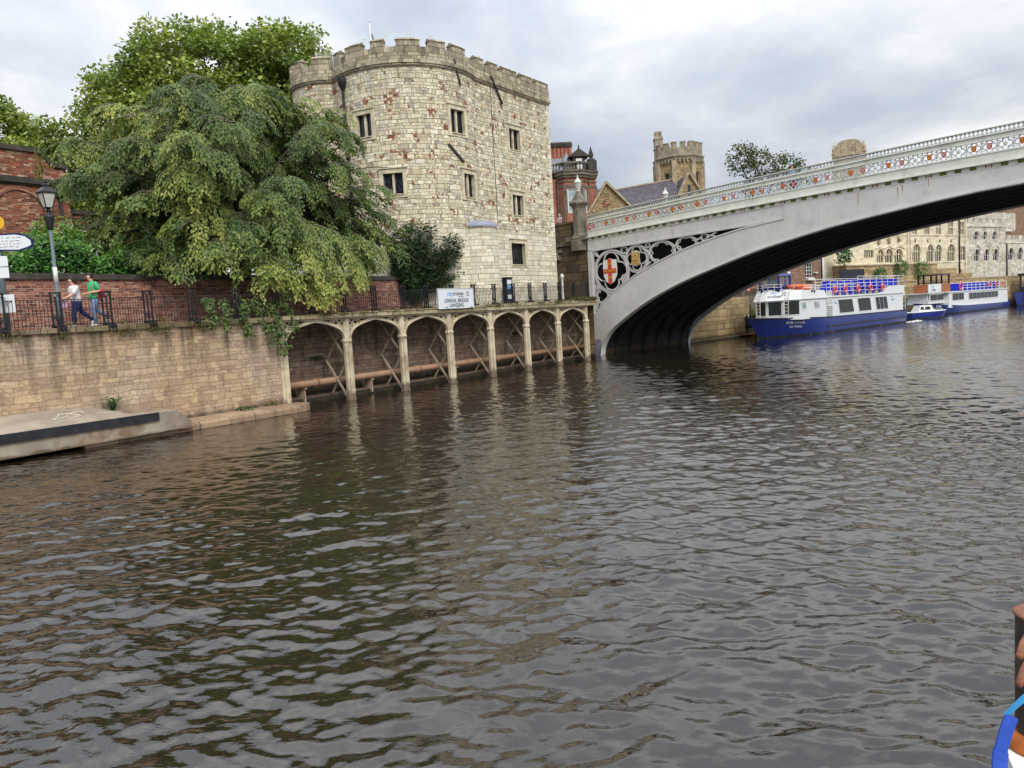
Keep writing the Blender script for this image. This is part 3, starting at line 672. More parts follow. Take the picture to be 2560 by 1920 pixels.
# ================================================================== leaves and trees
class Leaves:
    def __init__(self): self.v = []; self.t = []
    def add(self, p, d, nrm, L, W, tone, fold=.0):
        s = d.cross(nrm)
        if s.length < 1e-5: s = d.cross(Vector((.3,.5,.8)))
        s.normalize(); m = p + d*(L*.45)
        if fold: m = m - nrm*(L*fold)
        self.v += [p, m + s*(W/2), p + d*L, m - s*(W/2)]; self.t.append(tone)
    def build(self, name, mat, parent=None, base=(0,0,0), **kw):
        n = len(self.t); b = Vector(base); me = bpy.data.meshes.new(name)
        me.from_pydata([tuple(p-b) for p in self.v], [], [(4*i, 4*i+1, 4*i+2, 4*i+3) for i in range(n)])
        at = me.attributes.new('tone', 'FLOAT', 'FACE'); at.data.foreach_set('value', self.t)
        me.materials.append(mat); me.update(); return me
def rdir():
    z = ru(-1, 1); a = ru(0, 2*PI); r = math.sqrt(1-z*z); return Vector((r*math.cos(a), r*math.sin(a), z))
def clamp01(x): return max(0.0, min(1.0, x))
def leaf_part(name, lv, mat, parent, label=None):
    me = lv.build(name, mat, base=BASE[parent]); o = bpy.data.objects.new(name, me); COL.objects.link(o); o.parent = parent; BASE[o] = BASE[parent]
    return tag(o, label)
def leaf_solo(name, lv, mat, label, cat, base, group=None, kind=None):
    me = lv.build(name, mat, base=base); o = bpy.data.objects.new(name, me); COL.objects.link(o); o.location = base
    return tag(o, label, cat, group, kind)
def limb(mb, a, b, r0, r1, sag=0.0, n=6, wob=.0):
    a, b = Vector(a), Vector(b); pts = []
    for k in range(n+1):
        x = k/n; p = a.lerp(b, x); p.z += sag*math.sin(PI*x)
        if 0 < k < n and wob: p += Vector((ru(-wob,wob), ru(-wob,wob), ru(-wob,wob)))
        pts.append(p)
    mb.tube(pts, [lerp(r0, r1, k/n) for k in range(n+1)], 7); return pts
def clump_tree(name, label, base, lobes, mat, n_cl, per, leaf, trunk_r, group=None, crad=(.7,1.2), tone=(.1,.9), gap=0.0, seed=1, limbs=True):
    """trunk with limbs and a crown of leaf clumps filling overlapping lobes (centre, radii)"""
    random.seed(seed); base = Vector(base); t_ = thing(name, label, 'tree', W0, base, group)
    tr = MB(); top = sum((Vector(l[0]) for l in lobes), Vector())/len(lobes)
    limb(tr, base - Vector((0,0,.5)), (base.x, base.y, lerp(base.z, top.z, .75)), trunk_r*1.15, trunk_r*.55, 0, 8, .12)
    lv = Leaves(); vol = [l[1][0]*l[1][1]*l[1][2] for l in lobes]; tot = sum(v**.67 for v in vol)
    for (c, r), v in zip(lobes, vol):
        c = Vector(c)
        if limbs:
            o = Vector((base.x, base.y, lerp(base.z, c.z, ru(.45,.7)))); pts = limb(tr, o, c, trunk_r*.45, trunk_r*.12, .4, 6, .25)
            for q in range(5):
                e = c + Vector((rdir().x*r[0]*.8, rdir().y*r[1]*.8, abs(rdir().z)*r[2]*.8)); limb(tr, pts[ru(3,6).__int__()], e, trunk_r*.14, .02, .2, 5, .15)
        for k in range(int(n_cl*v**.67/tot)):
            d = rdir(); 
            if d.z < -.55: d.z *= -.5; d.normalize()
            rr = ru(.5, 1.0)**.45 * (1 + .14*mnoise.noise(d*2.3 + c))
            p = c + Vector((d.x*r[0], d.y*r[1], d.z*r[2]))*rr
            if gap and mnoise.noise(p*.45) > .5 - gap: continue
            cr = ru(*crad); tn = ru(*tone)
            for q in range(per):
                o = rdir()*(cr*rnd()**.5); o.z *= .62
                dd = (o.normalized()*.7 + rdir()*.8 + Vector((0,0,-.25))).normalized()
                L = leaf*ru(.7, 1.25); lv.add(p+o, dd, (rdir()*.6+Vector((0,-.2,.8))).normalized(), L, L*.75, clamp01(tn + ru(-.22,.22) + .12*o.z/cr))
    part('trunk', tr, M['bark'], t_); leaf_part('crown', lv, mat, t_); return t_
random.seed(11)
clump_tree('plane_tree', 'tall bright green broadleaf tree rising behind the weeping tree and the tower', (-22, 64, 4),
    [((-22.5,62,22.3),(6.2,6,5.4)),((-27.6,62,19.5),(5.0,5,5.4)),((-17,63,22.2),(5.0,5.5,5.4)),((-14.2,65,21.3),(4.2,4.5,4.8)),((-22,60.5,17.5),(6.8,6,6)),((-28.8,62,13.5),(4.4,4.5,5)),((-16,63,16),(6,5,6)),((-24,62,12),(7,5,5))],
    M['leaf_plane'], 1750, 72, .32, .75, seed=21, crad=(.8,1.4))
clump_tree('plane_tree', 'lower rounded green tree behind the brick building at the left edge', (-42, 60, 4),
    [((-41,60,18.6),(6.2,5.5,4.8)),((-34.5,60,16.2),(4.3,4.5,4.2)),((-47,60,17),(6,5,5)),((-38,59,12.6),(7,5,5)),((-33,60,11.5),(4,4,4))],
    M['leaf_plane'], 900, 72, .32, .5, seed=22, crad=(.7,1.2))
# ------------------------------------------------------------------ weeping elm: limbs arch out from the trunk, sprays of leaves cascade from them
random.seed(5)
ET = Vector((-14.3, 41.5, 4.1)); t_ = thing('weeping_elm', 'wide weeping tree with cascading grey twigs hanging over the promenade railing', 'tree', W0, ET)
tr = MB(); limb(tr, ET-Vector((0,0,.4)), ET+Vector((.3,.2,5.2)), .55, .42, 0, 7, .06)
lv = Leaves(); tw = MB()
QI = Q.inverted()
def elm_ok(p):
    """the crown is lifted clear of the hedge and the sign on its upstream side and stays off the tower"""
    q = QI @ p; return math.hypot(p.x-ET.x, p.y-ET.y) < 8.9 and q.z > interp([(-14,9.3),(-8,8.9),(-6,8.5),(-4.8,7.9),(-4,7.0),(-3,5.9),(-1.5,5.1),(0,4.7),(3,4.7),(4.5,5.4),(6.5,6.5),(14,6.9)], max(-14, min(14, q.x))) and q.x < 8.3 + .2*max(0, q.y) + (1.2 if q.z < 8.8 else 0) - max(0, (q.z-9)*.2)
def spray(p, az, L, tone, droop, n, width):
    """one drooping spray: a twig with paired side twigs carrying leaves in a loose flat fan"""
    d = Vector((math.cos(az), math.sin(az), ru(.05,.3))); side = Vector((-math.sin(az), math.cos(az), 0)); pts = []
    q = Vector(p); st = L/9
    for k in range(10):
        pts.append(q.copy()); d = (d + Vector((0,0,-droop*(.4+.16*k)))).normalized(); q = q + d*st
    if rnd() < .6 and elm_ok(pts[7]): tw.tube(pts[:9], [.022-.0018*k for k in range(9)], 3, 0, False, cap=False)
    for k in range(1, 10):
        dd = (pts[k]-pts[k-1]).normalized(); x = k/9; wl = width*(1-.62*abs(x-.3))*ru(.75,1.2)
        for sg in (-1, 1):
            sdv = (side*sg + dd*.75 + Vector((0,0,-.22))).normalized(); nn = dd.cross(side).normalized()
            if nn.z < 0: nn = -nn
            for j in range(n):
                if not elm_ok(pts[k]): continue
                y = (j+.5)/n; b_ = pts[k] + sdv*(wl*y) + Vector((0,0,-.26*wl*y*y)) + rdir()*.06
                ld_ = (sdv*ru(.2,.8) + dd*ru(.2,.6) + Vector((0,0,-ru(.25,.9))) + rdir()*.25).normalized()
                l_ = ru(.11,.2); lv.add(b_ - Vector((0,0,.05)), ld_, (nn + rdir()*.6).normalized(), l_, l_*.64, clamp01(tone*.85 - .04 + ru(-.2,.2) + .3*x*x*tone), .06)
cen = ET + Vector((0, 0, 3.2)); A_cam = math.atan2(-ET.y, -ET.x)
limbs_ = []
for i in range(92):
    th = math.asin(ru(-.12, .985)); az = A_cam + ru(-PI, PI)*(.62 if rnd() < .72 else 1)
    lobe = 1 + .13*math.sin(3*az+1) + .1*math.sin(5*az+2.2*th) + ru(-.12,.08)
    T = cen + Vector((8.0*lobe*math.cos(th)*math.cos(az), 8.0*lobe*math.cos(th)*math.sin(az), 9.3*math.sin(th)*(.9+.1*lobe)))
    s0 = ET + Vector((.3,.2, ru(3.2, 5.4))); ctl = s0.lerp(T, .55) + Vector((0,0, 1.0 + 2.6*(1-abs(math.sin(th)))*.6 + ru(0,.8)))
    pts = [s0*((1-x)**2) + ctl*(2*x*(1-x)) + T*(x*x) for x in [k/12 for k in range(13)]]
    tr.tube(pts, [max(.02, .13*(1-k/12.6)) for k in range(13)], 5, 0, True)
    tl = clamp01(.53 + .3*mnoise.noise(T*.28) + ru(-.24,.26))
    for j in range(19):
        x = ru(.3, 1.0)**.8; p = s0*((1-x)**2) + ctl*(2*x*(1-x)) + T*(x*x)
        dirx = 2*(1-x)*(ctl-s0) + 2*x*(T-ctl); a0 = math.atan2(dirx.y, dirx.x)
        spray(p + rdir()*.15, a0 + ru(-1.0,1.0), ru(1.2, 2.2)*(.7+.4*x), clamp01(tl + ru(-.12,.12)), ru(.14,.34), 6, ru(.35,.65))
# long low sprays reaching over the promenade towards the tower and over the railing
for (s, l, z, az, L, tn) in [(2,.6,7.4,-.3,2.4,.75),(4,1.0,7.6,-.2,2.8,.7),(5.5,1.4,7.8,0,2.4,.62),(-1,.9,7.6,-.6,2.6,.7),(-3.5,1.6,8.0,-.9,2.5,.6),(1,1.4,6.8,-.9,2.2,.72),(3,.9,6.4,-.6,2.2,.8),(6.6,1.8,7.6,.3,2.5,.6),
        (7,2.4,9.2,.5,2.4,.5),(0,.5,6.3,-.9,1.9,.8),(2.4,.35,5.9,-.4,1.6,.85),(4.6,.7,6.4,-.3,2.0,.8),
        (-2.2,1.0,6.9,-1.1,2.0,.7)]:
    P0_ = qw(s, l, z); st_ = ET + Vector((.3,.2,4.6)); mid = st_.lerp(P0_, .55) + Vector((0,0,1.6))
    tr.tube([st_*((1-x)**2) + mid*(2*x*(1-x)) + P0_*(x*x) for x in [k/10 for k in range(11)]], [.11*(1-k/11)+.015 for k in range(11)], 5)
    a_ = math.atan2(.810,.587) + az + .0
    for j in range(7): spray(P0_ + rdir()*.45, math.atan2(P0_.y-ET.y, P0_.x-ET.x) + ru(-.7,.7), L*ru(.7,1.05), clamp01(tn + ru(-.15,.12)), ru(.2,.36), 6, ru(.4,.65))
    for j in range(8):
        x = ru(.45,.95); p = st_*((1-x)**2) + mid*(2*x*(1-x)) + P0_*(x*x)
        spray(p, math.atan2(P0_.y-ET.y, P0_.x-ET.x) + ru(-1.2,1.2), ru(1.5,2.4), clamp01(tn-.15+ru(-.1,.1)), ru(.18,.34), 6, ru(.4,.65))
part('trunk', tr, M['bark'], t_); part('twigs', tw, M['twig'], t_); leaf_part('crown', lv, M['leaf_elm'], t_)
print('elm leaves', len(lv.t))
# ------------------------------------------------------------------ shrubs, hedge, small plants
def leafball(lv, c, r, n, L, tone, up=.3, flat=.8, ratio=.5, droop=0.0):
    for k in range(n):
        o = rdir(); rr = rnd()**.35; p = Vector(c) + Vector((o.x*r[0], o.y*r[1], o.z*r[2]))*rr
        d = (o*.8 + rdir()*.7 + Vector((0,0,up-droop))).normalized(); l = L*ru(.7,1.2)
        lv.add(p, d, (rdir()*.5 + Vector((0,0,flat)) + o*.4).normalized(), l, l*ratio, clamp01(tone + ru(-.22,.22)), .05)
random.seed(9)
b_ = qw(13.2, 5.3, 4.2); t_ = thing('shrub', 'dark green pointed leaf shrub growing against the tower above the garden wall', 'shrub', W0, b_)
lv = Leaves(); st_ = MB()
for k in range(340):
    a = ru(-1.8, 2.5); h = ru(1.4, 6.2)*(1-.1*abs(a)); se = max(11.4, min(15.9 + ru(0,.5), 13.8 + a*(.62+h*.12))); e = qw(se, min(5.0, 8.02 - math.sqrt(max(.1, 23.5-(se-18.04)**2))) - ru(.15,1.25), 4.2 + h*.88 + .3)
    pts = limb(st_, b_ + Vector((ru(-.3,.3), ru(-.3,.3), 0)), e, .03, .006, .25, 5, .06)
    for p in pts[1:]:
        for j in range(13):
            d = (Vector((ru(-1,1), ru(-1,1), ru(-.5,.45)))).normalized(); L = ru(.18,.32); lv.add(p + rdir()*.2, d, (rdir()*.6+Vector((0,0,.7))).normalized(), L, L*.32, ru(.0,.95), .08)
part('stems', st_, M['bark'], t_); leaf_part('foliage', lv, M['leaf_shrub'], t_)
lv = Leaves()
def hedge_top(s): return 7.55 + .3*math.sin(s*1.7) + .35*math.exp(-((s+6.9)/.8)**2) + .15*math.sin(s*4.1) - .022*(s+8)*1.2
for k in range(16000):
    s = ru(-24, 1.2); f = rnd(); zt_ = hedge_top(s)
    if f < .62: l = 5.2 + ru(-.12,.3) ; z = ru(6.3, zt_)
    else: l = ru(5.15, 6.6); z = zt_ + ru(-.35, .12)
    o = Vector((ru(-1,1), ru(-.7,.1), ru(-.8,.9))).normalized(); o = Q.to_3x3() @ o; L = ru(.14,.24)
    new = clamp01((z - (zt_-.55))/.7)  # leaf tone lightens towards the hedge top
    lv.add(qw(s, l, z), o, (rdir()*.45 + Q.to_3x3() @ Vector((.2,-.8,.75))).normalized(), L, L*.45, clamp01(.52 + ru(-.34,.34) + .5*new*rnd()), .08)
for s in [ru(-24, .5) for _ in range(90)] + [ru(-8,-5) for _ in range(30)]:
    h = ru(.2,.7); 
    for j in range(14):
        z = hedge_top(s) + h*j/14; d = Q.to_3x3() @ Vector((ru(-1,1), ru(-1,1), ru(.2,1))).normalized(); L = ru(.14,.22); lv.add(qw(s+ru(-.05,.05), 5.5+ru(-.05,.05), z), d, rdir(), L, L*.4, clamp01(.7+ru(-.15,.3)), .08)
hd = thing('hedge', 'glossy clipped laurel hedge along the top of the brick garden wall', 'hedge', W0, qw(-10, 6.4, 5))
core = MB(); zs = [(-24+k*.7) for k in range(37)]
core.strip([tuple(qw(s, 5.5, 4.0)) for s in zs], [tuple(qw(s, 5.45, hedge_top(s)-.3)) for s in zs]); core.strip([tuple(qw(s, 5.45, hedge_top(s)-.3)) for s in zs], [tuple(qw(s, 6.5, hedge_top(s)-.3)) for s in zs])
m_, t__, b__ = newmat('hedge interior shade'); b__.inputs['Base Color'].default_value = (.008,.013,.006,1); b__.inputs['Roughness'].default_value = .9; M['hedge_core'] = m_  # near-black sheet stands in for the shade inside the hedge
part('shade_core', core, M['hedge_core'], hd); leaf_part('foliage', lv, M['leaf_hedge'], hd)
lv = Leaves(); p_ = qw(-7.9, -.32, 1.12); random.seed(3)
for k in range(46):
    a = ru(0, 2*PI); h = ru(.18,.5); r_ = ru(.05,.5)
    for j in range(9):
        x = j/9; p = p_ + Vector((math.cos(a)*r_*x, math.sin(a)*r_*x, h*math.sin(x*1.9)*.9)); d = Vector((math.cos(a)+ru(-.8,.8), math.sin(a)+ru(-.8,.8), ru(-.3,.5))).normalized(); lv.add(p, d, Vector((ru(-.3,.3),ru(-.3,.3),1)), .1, .06, ru(.1,.9), .05)
leaf_solo('weed_plant', lv, M['leaf_fresh'], 'bushy green weed growing where the landing meets the quay wall', 'plant', p_)
for (s, l, z, n, tn, lab) in [(-2.4,-.35,.36,50,.5,'low straggly weed on the stone ledge at the end of the quay wall'), (-.9,-.2,.42,60,1.0,'yellowish moss tuft on the ledge beside the first iron column')]:
    lv = Leaves(); leafball(lv, qw(s, l, z), (.4,.25,.12), n*3, .09, tn*.6); leaf_solo('weed_plant', lv, M['leaf_fresh'] if n < 55 else M['leaf_weed'], lab, 'plant', qw(s, l, z))
for (s, z, lab) in [(.9, 2.0, 'leafy fern sprouting from the wall behind the first iron arch'), (3.2, 2.1, 'small fern on the wall behind the second brace of the first arch'), (20.3, 2.4, 'small fern on the wall behind the fifth iron arch')]:
    lv = Leaves()
    for k in range(26):
        a = ru(-PI, 0); h = ru(.3,.9)
        for j in range(8):
            x = j/8; p = qw(s + math.cos(a)*h*x*.9, 1.65 + math.sin(a)*h*x*.5, z + .25*math.sin(x*2.4) - .25*x); lv.add(p, (Q.to_3x3() @ Vector((math.cos(a)+ru(-.6,.6), math.sin(a), ru(-.5,.3)))).normalized(), Vector((0,0,1)), .13, .07, ru(.0,.6))
    leaf_solo('fern', lv, M['leaf_fresh'], lab, 'plant', qw(s, 1.65, z))
# foliage of a climber spilling over the end of the quay wall
random.seed(14); lv = Leaves(); st_ = MB(); b_ = qw(-.9, .5, 4.3)
for (s0, s1, z1, w) in [(-1.6,-2.0,3.6,.5),(-1.2,-.9,3.2,.6),(-.6,-.3,2.7,.55),(-.2,-.1,2.9,.5),(-2.4,-3.0,3.9,.45),(.2,.5,3.7,.4),(-3.2,-3.6,4.1,.4)]:
    a = qw(s0, .4, 4.9); b2 = qw(s1, -.45, z1); pts = limb(st_, a, b2, .02, .008, .35, 8, .05)
    for p in pts:
        for j in range(26): 
            d = (Vector((ru(-1,1), ru(-1,.4), ru(-1,.1)))).normalized(); L = ru(.12,.22); lv.add(p + rdir()*w*.55*rnd(), d, (rdir()*.5+Vector((.2,-.6,.5))).normalized(), L, L*.6, ru(.05,.5), .06)
t_ = thing('climbing_plant', 'dark leafy climber spilling over the quay wall end beside the arcade', 'plant', W0, b_)
part('stems', st_, M['twig'], t_); leaf_part('foliage', lv, M['leaf_elm'], t_)
# weeds and dead growth along the coping
random.seed(17); lv = Leaves()
def tuft(s, l, z, n, sp, h, tn):
    for k in range(n):
        p = qw(s + random.gauss(0, sp), l + random.gauss(0, .06), z + ru(-.1,.05)); d = Vector((ru(-.8,.8), ru(-1,.3), ru(-.4,1.0))).normalized(); L = ru(.05,.16)*h; lv.add(p, d, rdir(), L, L*ru(.15,.5), clamp01(tn + ru(-.35,.35)))
for k in range(150):
    s = ru(1, 28.3); tuft(s, -.27, zc(s)-.05, int(ru(10,34)), .16, ru(.8,1.3), rnd())
for k in range(26):
    s = ru(25.3, 28.3); tuft(s, -.25, zc(s)+.05, 60, .22, 1.3, .55)
for s in (-10.9,-9.1,-7.3,-6.9,-5.9,-5.6,-4.1,-3.7,-2.0): 
    for k in range(4): tuft(s+ru(-.3,.3), -.14, zc(s)-ru(.05,.4), 50, .14, .75, rnd())
for s in (-8.9,-5.4,-7.1,-3.5): tuft(s, .0, zc(s)+.12, 70, .1, .9, .7)
leaf_solo('weeds', lv, M['leaf_weed'], 'dry weeds and moss growing along the quay coping', 'weeds', qw(8, -.2, 4.2), kind='stuff')
# ================================================================== stone tower
random.seed(31)
TW = thing('stone_tower', 'pale medieval stone tower with a round bow, battlements and red brick patches', 'tower', W0, (-3, 56, 4))
cT, rT, cB, rB = (-11.2, 53.8), 2.5, (-6.1, 53.62), 4.85
def arcp(c, r, a): a = math.radians(a); return (c[0]+r*math.cos(a), c[1]+r*math.sin(a))
class Path:
    """outline of the tower offset outwards by o: pieces are (kind, data, length)"""
    def __init__(self, o=0.0):
        self.p = []; L = 0
        # inside and outside corners move with the offset so that neighbouring pieces still meet
        def meet(o):
            d = math.hypot(cB[0]-cT[0], cB[1]-cT[1]); R, r = rB+o, rT+o; a = (d*d + R*R - r*r)/(2*d); h = math.sqrt(R*R-a*a)
            ux, uy = (cT[0]-cB[0])/d, (cT[1]-cB[1])/d; return (cB[0]+ux*a - uy*h, cB[1]+uy*a + ux*h)
        P = meet(o)
        self.aT = math.degrees(math.atan2(P[1]-cT[1], P[0]-cT[0])); self.aB0 = math.degrees(math.atan2(P[1]-cB[1], P[0]-cB[0]))
        lq = 3.6 - o; cq = Q.inverted() @ Vector((cB[0], cB[1], 0)); ds = math.sqrt((rB+o)**2 - (cq.y-lq)**2); e = Q @ Vector((cq.x+ds, lq, 0))
        self.aB1 = math.degrees(math.atan2(e.y-cB[1], e.x-cB[0])); self.s0 = cq.x+ds; self.o = o
        a = qw(self.s0, lq); b = qw(29.15+o, lq); c = qw(29.15+o, 15); d = qw(17, 15)
        self.add_arc(cT, rT+o, -262, self.aT)
        self.uB = sum(x[-1] for x in self.p); self.add_arc(cB, rB+o, self.aB0, self.aB1)
        self.uF = sum(x[-1] for x in self.p); self.add_line(a, b); self.uS = sum(x[-1] for x in self.p); self.add_line(b, c); self.add_line(c, d)
        self.len = sum(x[-1] for x in self.p)
    def add_arc(self, c, r, a0, a1): self.p.append(('a', c, r, a0, a1, abs(math.radians(a1-a0))*r))
    def add_line(self, a, b): self.p.append(('l', a, b, (b-a).length))
    def at(self, u):
        for k, s in enumerate(self.p):
            if u <= s[-1] + 1e-6 or k == len(self.p)-1:
                if s[0] == 'a':
                    a = math.radians(lerp(s[3], s[4], u/s[-1])); return (s[1][0]+s[2]*math.cos(a), s[1][1]+s[2]*math.sin(a)), (math.cos(a), math.sin(a))
                x = u/s[-1]; d = (s[2]-s[1]).normalized(); p = s[1].lerp(s[2], x); return (p.x, p.y), (d.y, -d.x)
            u -= s[-1]
    def pt(self, u): return self.at(u)[0]
    def nr(self, u): return self.at(u)[1]
    def ang(self, a): return self.uB + math.radians(a - self.aB0)*(rB+self.o)      # u of an angle on the bow
    def flat(self, s): return self.uF + (s - self.s0)                              # u of a quay coordinate on the flat face
    def breaks(self, step=.35):
        out = []; u = 0
        for s in self.p:
            n = max(1, int(s[-1]/step)) if s[0] == 'a' else 1
            out += [u + s[-1]*k/n for k in range(n+1)]; u += s[-1]
        return out
PA = Path(0.0)
WIN = [(PA.ang(-123.4), PA.ang(-110.3), 15.33, 16.72, 0), (PA.ang(-48.8), PA.ang(-34.2), 15.48, 16.96, 0), (PA.ang(-104.3), PA.ang(-89.2), 11.63, 12.93, 1), (PA.ang(-39), PA.ang(-25), 11.5, 13.0, 1),
       (PA.flat(23.77), PA.flat(25.1), 15.45, 16.88, 0), (PA.flat(23.75), PA.flat(25.05), 10.8, 12.23, 1), (PA.flat(23.25), PA.flat(24.95), 7.27, 8.78, 2)]
w = MB(); ub = PA.breaks()
wall_sheet(w, PA.pt, PA.nr, 0, PA.len, 9.5, 19.6, [x for x in WIN if x[2] > 9.5], .36, ub, (), 0, 2)
wall_sheet(w, PA.pt, PA.nr, 0, PA.len, 2, 9.5, [x for x in WIN if x[2] < 9.5], .36, ub, (), 1, 2)
part('wall', w, [M['tower'], M['tower_low'], M['dressed']], TW)
# projecting string course and parapet
def band(mb, path, z0, z1, inner, m=0, u0=0, u1=None, step=.35):
    u1 = path.len if u1 is None else u1; us = [u for u in sorted(set([u0, u1] + [b for b in path.breaks(step) if u0 < b < u1]))]
    us = [u for i, u in enumerate(us) if i == 0 or u - us[i-1] > 1e-3]
    o0 = [(*path.pt(u), z0) for u in us]; o1 = [(*path.pt(u), z1) for u in us]
    i0 = [(p[0]-path.nr(u)[0]*inner, p[1]-path.nr(u)[1]*inner, z0) for p, u in zip(o0, us)]; i1 = [(p[0], p[1], z1) for p in i0]
    n = len(us); uvs = [((us[i], z0), (us[i+1], z0), (us[i+1], z1), (us[i], z1)) for i in range(n-1)]
    mb.add(o0+o1, [(i, i+1, n+i+1, n+i) for i in range(n-1)], m, False, uvs)
    mb.strip(o1, i1, m); mb.strip(i0, o0, m); mb.strip(i1, i0, m)
    mb.add([o0[0], o1[0], i1[0], i0[0]], [(0,1,2,3)], m); mb.add([o0[-1], o1[-1], i1[-1], i0[-1]], [(3,2,1,0)], m)
PS, PP = Path(.17), Path(.09)
sc_ = MB(); band(sc_, PS, 19.55, 19.75, .5); band(sc_, Path(.1), 19.4, 19.55, .4); part('string_course', sc_, M['parapet'], TW)
pp = MB(); band(pp, PP, 19.75, 20.53, .55); part('parapet_wall', pp, M['parapet'], TW)
mer = [(PP.ang(a), PP.ang(b)) for a, b in ((-147,-139),(-129.8,-115.2),(-106.5,-97),(-87.7,-70.5),(-63.4,-50.2),(-43.3,-28.5))] + [(PP.flat(a), PP.flat(b)) for a, b in ((20.3,21.1),(21.9,22.7),(23.4,25.0),(25.7,27.0),(27.6,29.15))]
mer += [(PP.uB - math.radians(a)*(rT+.09), PP.uB - math.radians(b)*(rT+.09)) for a, b in ((29,2),(64,47),(110,85),(155,130))]
mer += [(PP.uS + a, PP.uS + a + 1.4) for a in (.3, 3, 5.7, 8.4)]
for a, b in mer:
    k = MB(); band(k, PP, 20.53, 20.93, .55, 0, a, b, .3)
    us = [lerp(a-.05, b+.05, i/5) for i in range(6)]
    f = [PP.at(u) for u in us]; A = [(p[0]+n[0]*.05, p[1]+n[1]*.05, 20.93) for p, n in f]; B = [(p[0]-n[0]*.22, p[1]-n[1]*.22, 21.12) for p, n in f]; Cc = [(p[0]-n[0]*.6, p[1]-n[1]*.6, 20.93) for p, n in f]
    k.strip(A, B); k.strip(B, Cc); k.strip(Cc, A); k.add([A[0], B[0], Cc[0]], [(0,1,2)]); k.add([A[-1], B[-1], Cc[-1]], [(2,1,0)])
    part('merlon', k, M['parapet'], TW)
rf = MB(); us = PA.breaks(.8); rf.add([(*PA.pt(u), 19.8) for u in us[:-1]], [tuple(range(len(us)-1))]); part('roof', rf, M['dark_stone'], TW)
def tbox(mb, path, u, a, b, z0, z1, y0, y1, m=0):
    """box in the wall's tangent frame at u: a..b along, y0..y1 outwards"""
    (px, py), (nx, ny) = path.at(u); tx, ty = -ny, nx
    P = lambda x, y, z: (px+tx*x+nx*y, py+ty*x+ny*y, z)
    v = [P(a,y0,z0),P(b,y0,z0),P(b,y1,z0),P(a,y1,z0),P(a,y0,z1),P(b,y0,z1),P(b,y1,z1),P(a,y1,z1)]
    mb.add(v, [(0,1,2,3),(7,6,5,4),(4,5,1,0),(5,6,2,1),(6,7,3,2),(7,4,0,3)], m)
for (a, b, z0, z1, kind) in WIN:
    u = (a+b)/2; h = (b-a)/2; f = MB(); B_ = .24
    for x0, x1, q0, q1 in ((-h-B_, -h, z0-.22, z1+.28), (h, h+B_, z0-.22, z1+.28), (-h, h, z1, z1+.28), (-h, h, z0-.22, z0)): tbox(f, PA, u, x0, x1, q0, q1, -.1, .03)
    tbox(f, PA, u, -h-B_-.05, h+B_+.05, z1+.28, z1+.36, -.1, .1); tbox(f, PA, u, -h, h, z0-.05, z0, -.3, .09)
    if kind < 2: tbox(f, PA, u, -.07, .07, z0, z1, -.33, -.12)
    wn = part('window', f, M['dressed'], TW)
    g = MB()
    if kind == 2: tbox(g, PA, u, -h, h, z0, z1, -.34, -.3); mm = M['glass']
    else:
        mm = M['leaded'] if kind == 1 else M['glass']
        for x0, x1 in ((-h, -.07), (.07, h)): tbox(g, PA, u, x0, x1, z0, z1, -.33, -.29)
    part('pane', g, mm, wn)
    fr2 = MB()
    for x0, x1 in (((-h, -.07), (.07, h)) if kind < 2 else ((-h, h),)):
        for q in ((x0, x0+.05, z0, z1), (x1-.05, x1, z0, z1), (x0+.05, x1-.05, z0, z0+.05), (x0+.05, x1-.05, z1-.05, z1)): tbox(fr2, PA, u, q[0], q[1], q[2], q[3], -.29, -.24)
        if kind == 2:
            for k in range(1, 6): tbox(fr2, PA, u, lerp(x0,x1,k/6)-.012, lerp(x0,x1,k/6)+.012, z0+.05, z1-.05, -.285, -.26)
    part('casement', fr2, M['rail_iron'], wn)
# drain pipe with hopper, old struts, cable seam
dp = MB(); ax, ay = arcp(cB, rB+.14, -135); dp.tube([(ax, ay, 4.2), (ax, ay, 18.7)], .085, 10)
for z in (6, 8.2, 10.4, 12.2, 14.3, 16.3): dp.tube([(ax, ay, z-.12), (ax, ay, z+.12)], .125, 10)
dp.tube([(ax, ay, 18.5), (ax, ay, 18.85), (ax, ay, 19.0), (ax, ay, 19.25)], [.1, .26, .3, .32], 8, 0, False)
dp.tube([arcp(cB, rB+.1, -135)+(19.2,), arcp(cB, rB-.3, -135)+(19.5,)], .1, 8); part('drain_pipe', dp, M['black_iron'], TW)
for a0, z0, a1, z1, w_ in ((-52.7, 14.71, -38.6, 13.7, .13), (-42.5, 20.08, -36.5, 18.5, .09)):
    part('strut', MB().bar(arcp(cB, rB+.1, a0)+(z0,), arcp(cB, rB+.08, a1)+(z1,), w_, w_), M['dark_stone'], TW)
part('strut', MB().bar(qw(21.75, 3.4, 20.0), qw(23.1, 3.52, 18.4), .12, .11), M['dark_stone'], TW)
part('cable', MB().tube([qw(21.75, 3.45, 20.4), qw(21.8, 3.42, 19.5), qw(21.82, 3.57, 19.2), qw(21.8, 3.57, 10.4)], .02, 6), M['grey_stone'], TW)
qo = MB()
for k in range(36):
    z = 4.3 + k*.42; l_ = .3 if k % 2 else .52
    qo.obox(qw(29.15-l_/2+.02, 3.6+.05, z), (l_, .16, .405), Matrix.Rotation(math.atan2(.81,.587), 3, 'Z'))
part('quoins', qo, M['tower_low'], TW)
